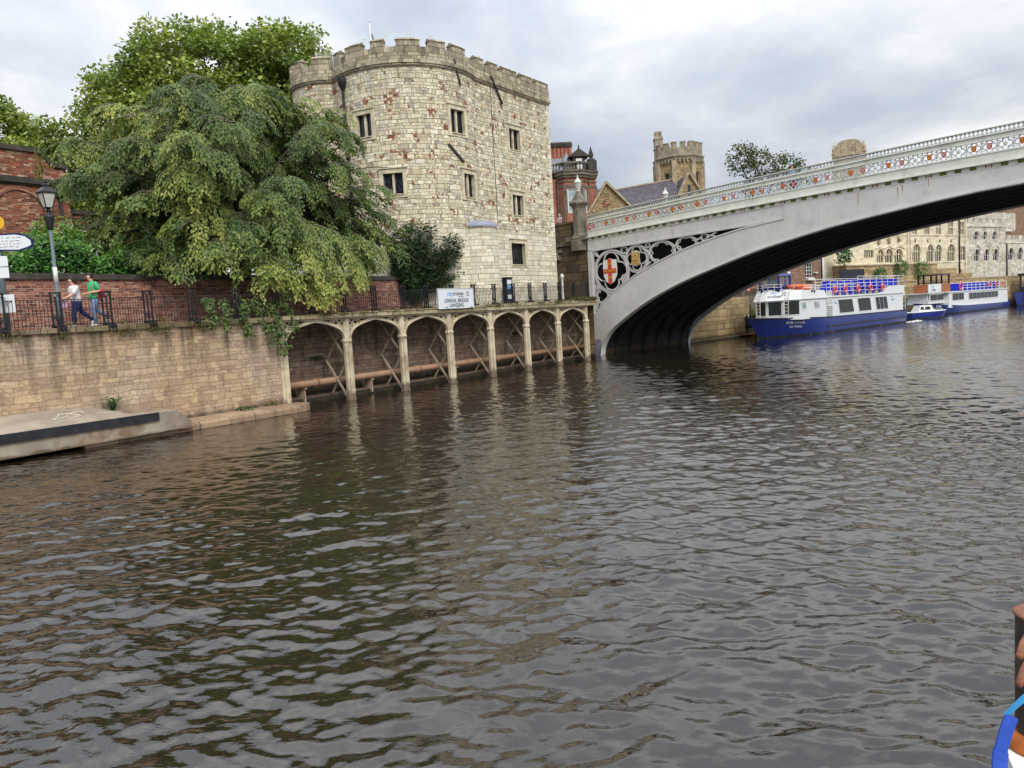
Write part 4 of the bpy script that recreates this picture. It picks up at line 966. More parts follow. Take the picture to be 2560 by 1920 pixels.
# low rounded buttress with its blue-grey cap
bt_ = MB(); bc = (-1.75, 51.95); n_ = 16; angs = [-175 + 165*k/n_ for k in range(n_+1)]
def bring(r, z): return [(*arcp(bc, r, a), z) for a in angs]
L0 = bring(1.42, 2); L1 = bring(1.38, 9.55); uvs = [((k*.25, 2), (k*.25+.25, 2), (k*.25+.25, 9.55), (k*.25, 9.55)) for k in range(n_)]
bt_.add(L0+L1, [(i, i+1, n_+2+i, n_+1+i) for i in range(n_)], 0, False, uvs); part('buttress', bt_, M['tower_low'], TW)
cp_ = MB(); rs = [(1.47, 9.55), (1.47, 9.64), (1.3, 9.82), (.9, 10.0), (.3, 10.1), (.01, 10.12)]
for (r0, z0), (r1, z1) in zip(rs, rs[1:]): cp_.strip(bring(r0, z0), bring(r1, z1), 0, True)
part('buttress_cap', cp_, M['bluelead'], TW)
# glass balustrade behind the battlements
gb = thing('glass_balustrade', 'clear glass balustrade with slim steel posts along the tower roof', 'balustrade', W0, (-6, 53, 19.8))
ps = MB(); PG = Path(-1.0)
for a, b in [(PG.ang(x), PG.ang(x+22)) for x in (-142,-120,-98,-76,-54)] + [(PG.flat(x), PG.flat(x+2.2)) for x in (22,24.2,26.4)] + [(PG.uB-2.0, PG.uB-.9), (PG.uB-.9, PG.uB-.05)]:
    us = [lerp(a+.06, b-.06, k/6) for k in range(7)]; A = [(*PG.pt(u), 20.1) for u in us]; B = [(*PG.pt(u), 21.65) for u in us]; part('panel', MB().strip(A, B), M['clear'], gb)
    p = PG.pt(a); ps = MB(); ps.tube([(p[0], p[1], 19.8), (p[0], p[1], 21.75)], .035, 6); ps.bar((p[0]-.12, p[1], 21.6), (p[0]+.12, p[1], 21.6), .04); part('post', ps, M['lattice'], gb)
fp = thing('flagpole', 'thin white flagpole with a furled dark blue flag on the tower roof', 'flagpole', W0, (-8.35, 55, 19.8))
part('pole', MB().tube([(-8.35,55,19.8),(-8.35,55,24.4)], [.06,.04], 8).lathe((-8.35,55,24.4), [(.04,0),(.09,.05),(.03,.12)], 8), M['fix_white'], fp)
fl = MB(); A = [(-8.3, 55, 23.7)]; 
fl.strip([(-8.3+.05*math.sin(k), 55-.03*k*.3, 23.7-.26*k) for k in range(10)], [(-8.3+.1+.035*k+.05*math.sin(k*1.9), 54.95+.05*math.sin(k*2.1), 23.55-.27*k) for k in range(10)])
part('flag', fl, M['navy_bag'], fp)
# ================================================================== garden wall, brick building
t_ = thing('garden_wall', 'red brick garden wall with dark stone coping behind the promenade', 'wall', Q, (-6, 5.5, 4))
part('wall', MB().box(-45, 15.6, 4.6, 5.0, 3.5, 6.19), M['brick_wall'], t_)
cp = MB(); x = -45
while x < 15.5: x1 = min(x+ru(1.6,2.4), 15.7); cp.box(x, x1-.01, 4.5, 5.1, 6.19+.003, 6.43+ru(-.012,.012)); x = x1
part('coping', cp, M['dark_stone'], t_)
BB = thing('brick_building', 'old patched red brick building with a swept parapet and blind arch behind the hedge', 'building', Q, (-6, 16.5, 4))
bl = 16.0; wl = MB()
prof = [(-40,13.75),(-2.45,13.75),(-2.2,13.68),(-2.0,13.45),(-1.85,13.2),(-1.6,13.08),(-.95,13.05)]
wl.prism([(-40,3)] + [(-.95,3)] + [(x, z) for x, z in prof[::-1]], (0, bl, 0), (1,0,0), (0,0,1), (0,1,0), .5)
wl.box(-1.45, -.95, bl+.5, bl+11, 3, 13.0); part('wall', wl, M['brick_old'], BB)
cp = MB()
for (x0, z0), (x1, z1) in zip(prof, prof[1:]): cp.add([(x0,bl-.14,z0+.003),(x1,bl-.14,z1+.003),(x1,bl+.64,z1+.003),(x0,bl+.64,z0+.003),(x0,bl-.14,z0+.26),(x1,bl-.14,z1+.26),(x1,bl+.64,z1+.26),(x0,bl+.64,z0+.26)], [(0,3,2,1),(4,5,6,7),(0,1,5,4),(2,3,7,6),(1,2,6,5),(3,0,4,7)])
part('coping', cp, M['dark_stone'], BB)
part('string_course', MB().box(-40, -.85, bl-.2, bl-.003, 12.08, 12.38).box(-40, -.9, bl-.12, bl-.003, 12.0, 12.08), M['dark_stone'], BB)
for cx in (-3.5, -8.0):
    ar = MB(); n = 18; R0, R1 = 1.2, 1.48; cz = 10.5
    a = [(cx + R1*math.cos(PI*k/n), bl-.05, cz + R1*math.sin(PI*k/n)) for k in range(n+1)]; b = [(cx + R0*math.cos(PI*k/n), bl-.05, cz + R0*math.sin(PI*k/n)) for k in range(n+1)]
    uvs = [((k*.22, 0), (k*.22+.22, 0), (k*.22+.22, .28), (k*.22, .28)) for k in range(n)]
    ar.add(a+b, [(i, n+1+i, n+2+i, i+1) for i in range(n)], 0, False, [(q[0], q[3], q[2], q[1]) for q in uvs])
    b2 = [(x, bl-.003, z) for x, _, z in b]; a2 = [(x, bl-.003, z) for x, _, z in a]; ar.strip(b, b2, 0, flip=True); ar.strip(a, a2)
    part('arch_ring', ar, M['brick'], BB)
    part('arch_drawn_shadow', MB().tube([(cx + (R0-.02)*math.cos(PI*k/n), bl-.01, cz + (R0-.02)*math.sin(PI*k/n)) for k in range(n+1)], .025, 4), M['dark_stone'], BB)  # dark bead drawn in as the shadow along the arch's inner edge
dp = MB().tube([(-1.5, bl-.12, 4.2), (-1.5, bl-.12, 11.6)], .08, 8); dp.obox((-1.5, bl-.16, 11.5), (.36,.3,.36)); part('drain_pipe', dp, M['black_iron'], BB)
wg = thing('brick_wing', 'lower brick wing with a stone lintel half hidden by the weeping tree', 'building', Q, (2, 18, 4))
part('wall', MB().box(-.945, 7, 16.6, 17, 3, 10.75).box(6.6, 7, 17, 27, 3, 10.7), M['brick_old'], wg); part('coping', MB().box(-.94, 7.1, 16.5, 17.1, 10.753, 10.98), M['dark_stone'], wg)
part('lintel', MB().box(-.6, 1.6, 16.54, 16.597, 9.9, 10.2), M['dark_stone'], wg)
w_ = part('window', MB().box(-.45, 1.4, 16.57, 16.597, 8.4, 9.9), M['fix_white'], wg); part('pane', MB().box(-.37, .45, 16.55, 16.567, 8.5, 9.8).box(.53, 1.32, 16.55, 16.567, 8.5, 9.8), M['glass'], w_)
# ================================================================== street furniture
def lantern(mb_f, mb_g, c, z0, z1, zt_, r0, r1, n=4):
    """four-sided lantern: frame into mb_f, glass into mb_g"""
    x, y = c; A = [(x + r0*math.cos(2*PI*k/n+PI/4), y + r0*math.sin(2*PI*k/n+PI/4), z0) for k in range(n)]; B = [(x + r1*math.cos(2*PI*k/n+PI/4), y + r1*math.sin(2*PI*k/n+PI/4), z1) for k in range(n)]
    for k in range(n): mb_g.add([A[k], A[(k+1)%n], B[(k+1)%n], B[k]], [(0,1,2,3)]); mb_f.bar(A[k], B[k], .03); mb_f.bar(A[k], A[(k+1)%n], .03); mb_f.bar(B[k], B[(k+1)%n], .045)
    mb_f.lathe((x, y, z1), [(r1*1.18,0),(r1*1.16,.04),(r1*.55,(zt_-z1)*.42),(r1*.34,(zt_-z1)*.45),(r1*.34,(zt_-z1)*.58),(r1*.45,(zt_-z1)*.6),(r1*.15,(zt_-z1)*.72),(r1*.2,(zt_-z1)*.8),(r1*.04,zt_-z1)], n, smooth=False, a0=PI/4)
ls, ll = -9.02, .42; lz = zc(ls)
SL = thing('street_lamp', 'traditional street lamp with a four sided lantern on a grey post by the railing', 'street lamp', Q, (ls, ll, lz))
ps = MB().tube([(ls,ll,lz),(ls,ll,lz+.9),(ls,ll,lz+.95),(ls,ll,7.75)], [.11,.11,.065,.055], 12); part('post', ps, M['post_grey'], SL)
part('white_band', MB().tube([(ls,ll,5.75),(ls,ll,6.3)], .072, 12), M['fix_white'], SL)
f_, g_ = MB(), MB(); f_.lathe((ls,ll,7.6), [(.075,0),(.09,.02),(.1,.12),(.17,.42),(.17,.5),(.07,.52),(.055,.62),(.09,.66),(.05,.7),(.04,.78)], 12); lantern(f_, g_, (ls,ll), 8.36, 8.86, 9.34, .15, .31)
f_.bar((ls-.2,ll,8.22),(ls+.2,ll,8.22),.02)
for k in range(4): a = PI/2*k+PI/4; f_.tube([(ls,ll,8.2),(ls+.12*math.cos(a),ll+.12*math.sin(a),8.24),(ls+.15*math.cos(a),ll+.15*math.sin(a),8.36)], .012, 4)
ln_ = part('lantern', f_, M['black_iron'], SL); part('lamp_glass', g_, M['lamp_glass'], ln_)
ss_, sl_ = -10.75, .35; sz = zc(ss_)
SG = thing('sign_post', 'grey post with a yellow disc, a white map finger board and small white plates', 'sign', Q, (ss_, sl_, sz))
part('post', MB().tube([(ss_,sl_,sz),(ss_,sl_,8.1)], .085, 12), M['post_grey'], SG)
Mf = Q.to_3x3()
def cam_basis(p, turn=0.0):
    """board facing the river, square to the quay, turned by a little"""
    ex = Vector((math.cos(turn), math.sin(turn), 0)); return basis(p, ex, (0,0,1))
dz = 7.72; Mx = cam_basis((ss_, sl_-.1, dz), -.75)
dsc = MB(); n = 28; c0_ = [Mx @ Vector((.23*math.cos(2*PI*k/n), .23*math.sin(2*PI*k/n), 0)) for k in range(n)]; c1_ = [p - (Mx.to_3x3() @ Vector((0,0,.03))) for p in c0_]
dsc.add(c0_+c1_, [tuple(range(n)), tuple(range(2*n-1, n-1, -1))] + [(k, n+k, n+(k+1)%n, (k+1)%n) for k in range(n)]); dd_ = part('disc', dsc, M['yellow'], SG)
part('lettering', text_mb('in', .2, Mx @ Matrix.Translation((.03,0,.004)), bold=.004), M['ink_navy'], dd_)
Mx = cam_basis((ss_+.02, sl_-.1, 7.06), -.75); fb = [(-.75,.27),(.55,.3),(.85,.22),(1.02,.05),(1.03,-.12),(.9,-.2),(.6,-.3),(-.75,-.24)]
fm_ = MB().prism([(x*1.0, z) for x, z in fb], Mx.translation, Mx.col[0].to_3d(), Mx.col[1].to_3d(), Mx.col[2].to_3d(), .03); ff_ = part('finger_board', fm_, M['navy_cloth'], SG)
fi = MB().prism([(x*.93+.0, z*.82) for x, z in fb], Mx @ Vector((0,0,.031)), Mx.col[0].to_3d(), Mx.col[1].to_3d(), Mx.col[2].to_3d(), .004); part('map_face', fi, M['sign_white'], ff_)
mk = MB(); random.seed(4)
for r_ in range(4):
    x = -.6
    while x < .62: w_ = ru(.04,.14); p = Mx @ Vector((x, .15-.1*r_+ru(-.01,.01), .037)); q_ = Mx @ Vector((x+w_, .15-.1*r_+ru(-.012,.012), .037)); mk.bar(p, q_, .018, .002, up=tuple(Mx.col[2].to_3d())); x += w_ + ru(.03,.08)
part('map_marks', mk, M['ink_grey'], ff_)
for z0, z1 in ((6.28,6.62),(5.9,6.25)): part('plate', MB().prism([(-.2,z0),(.2,z0),(.2,z1),(-.2,z1)], (ss_, sl_-.1, 0), (math.cos(-.75), math.sin(-.75), 0), (0,0,1), (math.sin(-.75), -math.cos(-.75), 0), .012), M['sign_white'], SG)
part('plate', MB().prism([(-.2,4.75),(.27,4.75),(.27,5.35),(-.2,5.35)], (ss_, sl_-.1, 0), (math.cos(-.75), math.sin(-.75), 0), (0,0,1), (math.sin(-.75), -math.cos(-.75), 0), .012), M['sign_white'], SG)
IB = thing('information_stand', 'dark upright information stand with blue and white leaflets behind the railing', 'information stand', Q, (21.0, 2.6, 4.4))
part('cabinet', MB().box(20.85,21.55,2.5,2.85,4.4,6.2).box(20.8,21.6,2.45,2.9,6.2,6.26), M['navy_panel'], IB)
for z0, z1, mt in ((5.78,6.08,'sign_white'),(5.45,5.72,'ink_blue'),(5.1,5.4,'ink_navy'),(4.78,5.06,'sign_white')): part('leaflet', MB().box(20.95,21.45,2.485,2.498,z0,z1), M[mt], IB)
# stairs up to the bridge with a white handrail
ST = thing('staircase', 'dark stair with white handrail climbing beside the tower to the bridge', 'staircase', Q, (31, 4, 4.4))
sm_ = MB(); 
for k in range(13): sm_.box(30.1, 31.5, 3.75+k*.3, 3.75+(k+1)*.3+.003*k, 4.3, 4.62+k*.19)
part('steps', sm_, M['navy_panel'], ST)
hr = MB()
for z in (1.0, .55): hr.bar((30.05, 3.8, 4.6+z), (30.05, 7.6, 7.0+z), .06)
for k in range(8): hr.bar((30.05, 3.9+k*.5, 4.62+k*.32), (30.05, 3.9+k*.5, 5.62+k*.32), .04)
hr.lathe((30.05,3.7,4.4), [(.13,0),(.13,.15),(.09,.2),(.085,1.9),(.14,1.98),(.15,2.1),(.1,2.2),(.02,2.28)], 10); part('handrail', hr, M['fix_white'], ST)
# ================================================================== people
def skin(name, J, E, mat, parent, frame, levels=1):
    ks = list(J); me = bpy.data.meshes.new(name); b = BASE[parent]
    me.from_pydata([tuple(Vector(J[k][0]) - b) for k in ks], [(ks.index(a), ks.index(c)) for a, c in E], []); me.materials.append(mat)
    o = bpy.data.objects.new(name, me); COL.objects.link(o); o.parent = parent; BASE[o] = b
    md = o.modifiers.new('skin', 'SKIN'); md.use_smooth_shade = True
    for i, k in enumerate(ks):
        r = J[k][1]; me.skin_vertices[0].data[i].radius = (r, r) if not hasattr(r, '__len__') else r
        me.skin_vertices[0].data[i].use_root = (i == 0)
    s_ = o.modifiers.new('sub', 'SUBSURF'); s_.levels = s_.render_levels = levels; return o
def hand(J, E, wrist, tip_dir, side, pre):
    """palm and five bent fingers growing from a wrist joint"""
    w_ = Vector(J[wrist][0]); d = Vector(tip_dir).normalized(); s = Vector(side).normalized(); n = d.cross(s)
    J[pre+'palm'] = (w_ + d*.07, .03); E.append((wrist, pre+'palm'))
    for k, (o, L) in enumerate(((-.03,.07),(-.01,.085),(.01,.08),(.03,.062))):
        J[pre+'f%d' % k] = (w_ + d*.11 + s*o, .009); J[pre+'g%d' % k] = (w_ + d*(.11+L*.8) + s*o*1.1 - n*.02, .007)
        E += [(pre+'palm', pre+'f%d' % k), (pre+'f%d' % k, pre+'g%d' % k)]
    J[pre+'t0'] = (w_ + d*.06 - s*.045, .01); J[pre+'t1'] = (w_ + d*.1 - s*.06, .008); E += [(pre+'palm', pre+'t0'), (pre+'t0', pre+'t1')]
def person(label, frame, loc, H, pose, top, legs, hair, shoes='shoe_white', heavy=1.0, long_hair=False, sleeves=.55, group=None, cut=False):
    """pose: joint offsets in a body frame (x forward, y to the left, z up) for a 1.75 m figure"""
    k = H/1.75; t_ = thing('person', label, 'person', frame, loc, group); L = Vector(loc)
    P = dict(pel=(0,0,.95), wai=(0,0,1.1), che=(.01,0,1.3), nck=(.02,0,1.47), hd0=(.035,0,1.56), hd1=(.045,0,1.64), hd2=(.03,0,1.725),
             lsh=(0,.18,1.4), rsh=(0,-.18,1.4), lel=(-.05,.24,1.12), rel=(-.05,-.24,1.12), lwr=(.05,.24,.9), rwr=(.05,-.24,.9),
             lhp=(0,.1,.9), rhp=(0,-.1,.9), lkn=(.02,.1,.5), rkn=(.02,-.1,.5), lan=(0,.1,.09), ran=(0,-.1,.09), lto=(.17,.11,.035), rto=(.17,-.11,.035))
    P.update(pose); X = {a: L + Vector(p)*k for a, p in P.items()}; hv = heavy
    R = dict(pel=.1*hv, wai=.095*hv, che=.105*hv, nck=.05, hd0=.068, hd1=.092, hd2=.05, lsh=.062*hv, rsh=.062*hv, lel=.042*hv, rel=.042*hv, lwr=.03, rwr=.03,
             lhp=.09*hv, rhp=.09*hv, lkn=.056*hv, rkn=.056*hv, lan=.04, ran=.04, lto=.03, rto=.03)
    J = {a: (X[a], tuple(q*k for q in R[a]) if hasattr(R[a], '__len__') else R[a]*k) for a in P}
    E = [('pel','wai'),('wai','che'),('che','nck'),('nck','hd0'),('hd0','hd1'),('hd1','hd2'),('che','lsh'),('che','rsh'),('lsh','lel'),('rsh','rel'),('lel','lwr'),('rel','rwr'),
         ('pel','lhp'),('pel','rhp'),('lhp','lkn'),('rhp','rkn'),('lkn','lan'),('rkn','ran'),('lan','lto'),('ran','rto')]
    J['nose'] = (X['hd0'] + Vector((.1,0,.05))*k, .013*k); E.append(('hd1','nose'))
    J['chin'] = (X['hd0'] + Vector((.06,0,-.035))*k, .03*k); E.append(('hd0','chin'))
    for s_, y in (('l',.085),('r',-.085)): J[s_+'ear'] = (X['hd1'] + Vector((-.01,y,-.02))*k, .014*k); E.append(('hd1', s_+'ear'))
    for s_ in 'lr':
        d = X[s_+'wr'] - X[s_+'el']; hand(J, E, s_+'wr', d, (0,0,1) if abs(d.normalized().z) < .8 else (1,0,0), s_)
    b_ = skin('body', J, E, M['skin'], t_, frame, 2)
    fc = MB(); hx = X['hd1']
    for y in (.032, -.032): fc.lathe((hx.x+.079*k, hx.y+y*k, hx.z-.012*k), [(.003,-.008),(.011,0),(.003,.008)], 6)
    part('eyes', fc, M['hair_dark'], t_)
    part('mouth', MB().box(hx.x+.062*k, hx.x+.085*k, hx.y-.022*k, hx.y+.022*k, hx.z-.087*k, hx.z-.078*k), M['red_deep'], t_)
    def rings(mb, rr, n=14):
        """closed loft through elliptical rings (centre, half depth, half width)"""
        vs = []; 
        for c, bx, by in rr: vs += [(c.x + bx*math.cos(2*PI*q/n), c.y + by*math.sin(2*PI*q/n), c.z) for q in range(n)]
        fs = [(i*n+q, i*n+(q+1)%n, (i+1)*n+(q+1)%n, (i+1)*n+q) for i in range(len(rr)-1) for q in range(n)]
        mb.add(vs, fs + [tuple(range(n))[::-1], tuple((len(rr)-1)*n+q for q in range(n))], 0, True)
    sh_ = (X['lsh'] + X['rsh'])/2; T = MB(); w = .155*hv*k; d = .115*hv*k
    rings(T, [(X['pel'] + Vector((0,0,-.05*k)), d*1.18, w*1.1), (X['pel'] + Vector((0,0,.04*k)), d*1.16, w*1.08), (X['wai'], d*1.06, w*.98), (X['che'] - Vector((0,0,.06*k)), d*1.14, w*1.08), (X['che'] + Vector((0,0,.04*k)), d*1.1, w*1.16), (sh_ + Vector((0,0,.01*k)), d*.92, w*1.2), (sh_ + Vector((0,0,.05*k)), d*.65, w*.75), (X['nck'] + Vector((0,0,-.005*k)), .06*k, .065*k)])
    for s_ in 'lr':
        S, El, Wr = X[s_+'sh'], X[s_+'el'], X[s_+'wr']; e = min(1.0, sleeves*1.3); inn = S.lerp(sh_, .3); pts = [inn, S, S.lerp(El, .35*e), S.lerp(El, .7*e), S.lerp(El, e)]; rr = [.05*hv*k, .068*hv*k, .066*hv*k, .062*hv*k, .06*hv*k]
        if sleeves > .9: pts += [El.lerp(Wr, .5), El.lerp(Wr, .92)]; rr += [.05*k, .043*k]
        T.tube(pts, rr, 10)
    part('shirt', T, M[top], t_)
    L_ = MB(); rings(L_, [(X['pel'] + Vector((0,0,-.13*k)), d*.9, w*.9), (X['pel'] + Vector((0,0,-.07*k)), d*1.1, w*1.04), (X['pel'] + Vector((0,0,.03*k)), d*1.04, w*1.0)])
    for s_ in 'lr':
        h, n_, a = X[s_+'hp'], X[s_+'kn'], X[s_+'an']; h = h - Vector((0,0,.02*k)); L_.tube([h, h.lerp(n_, .3), h.lerp(n_, .7), n_, n_.lerp(a, .35), n_.lerp(a, .96)], [.1*hv*k, .1*hv*k, .08*hv*k, .066*hv*k, .064*hv*k, .05*k], 12)
    part('trousers', L_, M[legs], t_)
    for s_ in 'lr':
        a, c = X[s_+'an'], X[s_+'to']; d = (c-a).normalized()
        skin('shoe', {'a': (a - d*.05*k - Vector((0,0,.03*k)), .052*k), 'b': (a.lerp(c,.5) - Vector((0,0,.012*k)), .05*k), 'c': (c + d*.05*k, .035*k), 'd': (a + Vector((0,0,.02)), .05*k)}, [('a','b'),('b','c'),('a','d')], M[shoes], t_, frame, 2)
    hp = X['hd1'] + Vector((-.005,0,.0))*k; H_ = MB(); vs = []; fs = []; N1, N2 = 10, 16
    for i in range(N1+1):
        th = PI*i/N1
        for q in range(N2):
            ph = 2*PI*q/N2; cx_, cz_ = math.sin(th)*math.cos(ph), math.cos(th); r_ = .108*k*(1 + .06*math.sin(ph*5 + i*1.7))
            if cx_ > .25 and cz_ < .45: r_ *= .72
            vs.append((hp.x + cx_*r_*1.12, hp.y + math.sin(th)*math.sin(ph)*r_*.92, hp.z + cz_*r_*(1.0 if cz_ > 0 else 1.15) + .012*k))
    for i in range(N1):
        for q in range(N2):
            ph = 2*PI*(q+.5)/N2; th = PI*(i+.5)/N1
            if math.sin(th)*math.cos(ph) > .22 and math.cos(th) < .42: continue
            if math.cos(th) < -.75 : continue
            fs.append((i*N2+q, i*N2+(q+1)%N2, (i+1)*N2+(q+1)%N2, (i+1)*N2+q))
    H_.add(vs, fs, 0, True)
    if long_hair: H_.tube([hp + Vector(p_)*k for p_ in ((-.09,0,.05),(-.14,0,-.02),(-.16,0,-.14),(-.17,0,-.26),(-.165,0,-.36))], [.03*k,.045*k,.05*k,.035*k,.008*k], 8)
    part('hair', H_, M[hair], t_); return t_, X, k
def facing(frame, loc, ang): return frame @ Matrix.Translation(loc) @ Matrix.Rotation(ang, 4, 'Z')
wl_, ml_ = (-8.38, .5, zc(-8.4)), (-7.68, .66, zc(-7.7))
t_, X, k = person('person in a white blouse and navy trousers striding along the promenade with a pink bag', facing(Q, wl_, PI), (0,0,0), 1.84,
    dict(pel=(0,0,.93), wai=(.02,0,1.08), che=(.05,0,1.28), nck=(.06,0,1.44), hd0=(.1,0,1.53), hd1=(.115,0,1.61), hd2=(.1,0,1.7), lsh=(.04,.19,1.37), rsh=(.04,-.19,1.37),
         lel=(.2,.26,1.12), lwr=(.46,.24,1.0), rel=(-.1,-.24,1.1), rwr=(.08,-.25,.92), lhp=(.02,.1,.89), rhp=(-.02,-.1,.89), lkn=(.16,.1,.5), lan=(.2,.1,.09), lto=(.38,.1,.05), rkn=(-.2,-.1,.52), ran=(-.55,-.1,.24), rto=(-.5,-.1,.08)),
    'blouse', 'navy_cloth', 'hair_dark', heavy=1.28, long_hair=True, sleeves=.8)
hb = MB(); p = X['lwr'] + Vector((.06,.02,-.14)); hb.obox(p - Vector((0,0,.2)), (.16,.07,.22)); hb.tube([p + Vector((-.06,0,.0)), p + Vector((-.03,0,.12)), p + Vector((.03,0,.12)), p + Vector((.06,0,.0))], .008, 5)
fw = facing(Q, wl_, PI); solo('handbag', hb, M['pink'], 'small pink bag hanging from the hand of the person in white', 'bag', fw, tuple(p))
t_, X, k = person('young person in a green polo and pale jeans walking behind the one in white', facing(Q, ml_, PI), (0,0,0), 1.98,
    dict(lel=(-.1,.25,1.14), lwr=(.17,.2,1.1), rel=(-.08,-.24,1.12), rwr=(.16,-.2,1.08), hd0=(.06,0,1.55), hd1=(.075,0,1.63), hd2=(.06,0,1.72), lhp=(.02,.09,.91), rhp=(-.01,-.09,.91), lkn=(.1,.09,.5), lan=(.02,.09,.09), lto=(.2,.09,.04), rkn=(-.1,-.09,.54), ran=(-.46,-.09,.3), rto=(-.44,-.09,.14)),
    'polo', 'denim', 'hair_dark', sleeves=.62)
bp = facing(Q, ml_, PI); bk_ = thing('backpack', 'red nylon backpack worn by the young person in the green polo', 'backpack', bp, (-.24,0,1.3))
skin('pack_body', {'a': (Vector((-.26,0,1.42)), (.1,.13)), 'b': (Vector((-.3,0,1.22)), (.13,.15)), 'c': (Vector((-.27,0,1.02)), (.11,.14))}, [('a','b'),('b','c')], M['red_cloth'], bk_, bp, 2)
sp_ = MB()
for y in (.14, -.14): sp_.tube([(-.2,y,1.46),(-.06,y*1.1,1.54),(.12,y*1.05,1.46),(.14,y*1.15,1.25),(-.05,y*1.35,1.08),(-.2,y,1.05)], .022, 5)
part('strap', sp_, M['red_deep'], bk_)
# ================================================================== iron bridge
random.seed(41)
SOF = [(.55,-.3),(.6,0),(.72,.65),(1.2,1.5),(1.9,2.2),(3.08,2.95),(4.67,3.87),(6.67,4.77),(8.57,5.47),(12.1,6.5),(14.5,7.13),(16.9,7.6),(18.7,7.95),(23.1,8.53),(26.5,8.9),(30,9.12)]
RIB = [(.18,3.36),(.8,4.05),(1.6,4.71),(3.97,6.02),(5.8,6.78),(7.74,7.44),(10.36,8.08),(12.81,8.54),(15.94,8.86)]
MID = 30.0
def sof(t): return smooth_tab(SOF, max(.55, min(t, 2*MID-t)))
def rib(t): return smooth_tab(RIB, t)
def zg(t): return 12.28 - 1.11*(abs(MID-t)/MID)**1.3
def kk(t): return 1 + .11*min(t, 2*MID-t)/29
def zf(t): return zg(t) - 1.97*kk(t)         # top of the fascia, under the row of blocks
def zfb(t): return 8.39 + .0285*t            # lower edge of the fascia over the open spandrel
LB = thing('iron_bridge', 'pale grey iron arch bridge with painted shields along its pierced parapet', 'bridge', BR, (30, 6.6, 0))
TS = [.55,.6,.64,.7,.8,.95,1.2,1.5,1.9,2.4,3,3.7,4.5,5.4,6.4,7.5,8.7,10,11.4,12.8,14.3,15.94,17.5,19,21,23,25,27,30]
TS = TS + [2*MID - t for t in TS[::-1][1:]]
def plate(mb, ts, zlo, zhi, n0, n1, m=0):
    a = [(t, n0, zlo(t)) for t in ts]; b = [(t, n0, zhi(t)) for t in ts]; c = [(t, n1, zlo(t)) for t in ts]; d = [(t, n1, zhi(t)) for t in ts]
    mb.strip(a, b, m); mb.strip(c, d, m, flip=True); mb.strip(c, a, m); mb.strip(b, d, m)
    mb.add([a[0], b[0], d[0], c[0]], [(3,2,1,0)], m); mb.add([a[-1], b[-1], d[-1], c[-1]], [(0,1,2,3)], m); return mb
tl = [t for t in TS if t <= 15.94]; tm = [t for t in TS if 15.94 <= t <= 2*MID-15.94]; tr_ = [2*MID-t for t in tl[::-1]]
ribtop = lambda t: max(rib(min(t, 2*MID-t)) if min(t, 2*MID-t) < 15.94 else zf(t)-.05, sof(t)+.02) if min(t, 2*MID-t) > .2 else 3.4
g = MB(); 
lo = lambda t: sof(t)
# arch rib: from the springing to where it meets the fascia, then full depth girder to the crown
ed = [(.18, 3.36)]
a_ = [(t, -.05, sof(t)) for t in tl]; 
rt = lambda t: rib(max(.18, t))
plate(g, [t for t in tl if t >= .55], sof, lambda t: rt(t) if t > .18 else 3.36, -.05, .3)
g.box(.18-.38, .55, -.05, .3, -1.5, 3.36); g.add([(.18,-.05,3.36),(.55,-.05,3.36),(.55,-.05,rt(.55)),(.18,.3,3.36),(.55,.3,3.36),(.55,.3,rt(.55))], [(0,1,2),(5,4,3),(0,2,5,3)])
plate(g, tm, sof, lambda t: zf(t)-.002, -.05, .3); plate(g, tr_, sof, lambda t: rt(2*MID-t), -.05, .3)
part('arch_rib', g, M['bridge'], LB)
part('rib_foot', MB().box(.17-.385, .62, -.07, .33, -1.5, 1.32), M['bluelead'], LB, 'blue grey painted foot of the arch')
fl = MB()
for off, n0, n1, h in ((-.06, -.2, .42, .09), (.03, -.11, -.05, .05)):
    plate(fl, [t for t in TS if t >= .6], lambda t: sof(t)+off, lambda t: sof(t)+off+h, n0, n1)
part('rib_flange', fl, M['bridge'], LB)
part('fascia', plate(MB(), [-.28,.2] + [t for t in tl if t > .3], zfb, lambda t: zf(t)-.002, -.02, .28), M['bridge'], LB); part('fascia', plate(MB(), [t for t in tr_], lambda t: zfb(2*MID-t), lambda t: zf(t)-.002, -.02, .28), M['bridge'], LB)
ml = MB()
for off, n0 in ((0, -.09), (.07, -.06)): plate(ml, [.1] + [t for t in tl if .6 < t < 15.5], lambda t: zfb(t)-.1+off, lambda t: zfb(t)-.045+off, n0, 0)
part('moulding', ml, M['bridge'], LB); ml = MB()
for x0, x1, n0 in ((-.3, .0, -.06), (.0, .13, -.1), (.13, .2, -.05)): ml.box(x0, x1, n0, .2, -1.5 if x1 <= 0 else 3.3, 8.33)
part('end_post', ml, M['bridge'], LB)
rs = [t for t in tl if t > .6]; part('rib_lip', plate(MB(), rs, lambda t: rt(t)-.04, lambda t: rt(t)+.05, -.1, -.05), M['bridge'], LB)
for t in (2.7, 8.5, 18.2, 24.3): part('plate_joint', MB().box(t-.012, t+.012, -.035 if t < 15.9 else -.065, -.02, (zfb(t) if t < 15 else sof(t)+.3)+.05, zf(t)-.04), M['bridge'], LB)
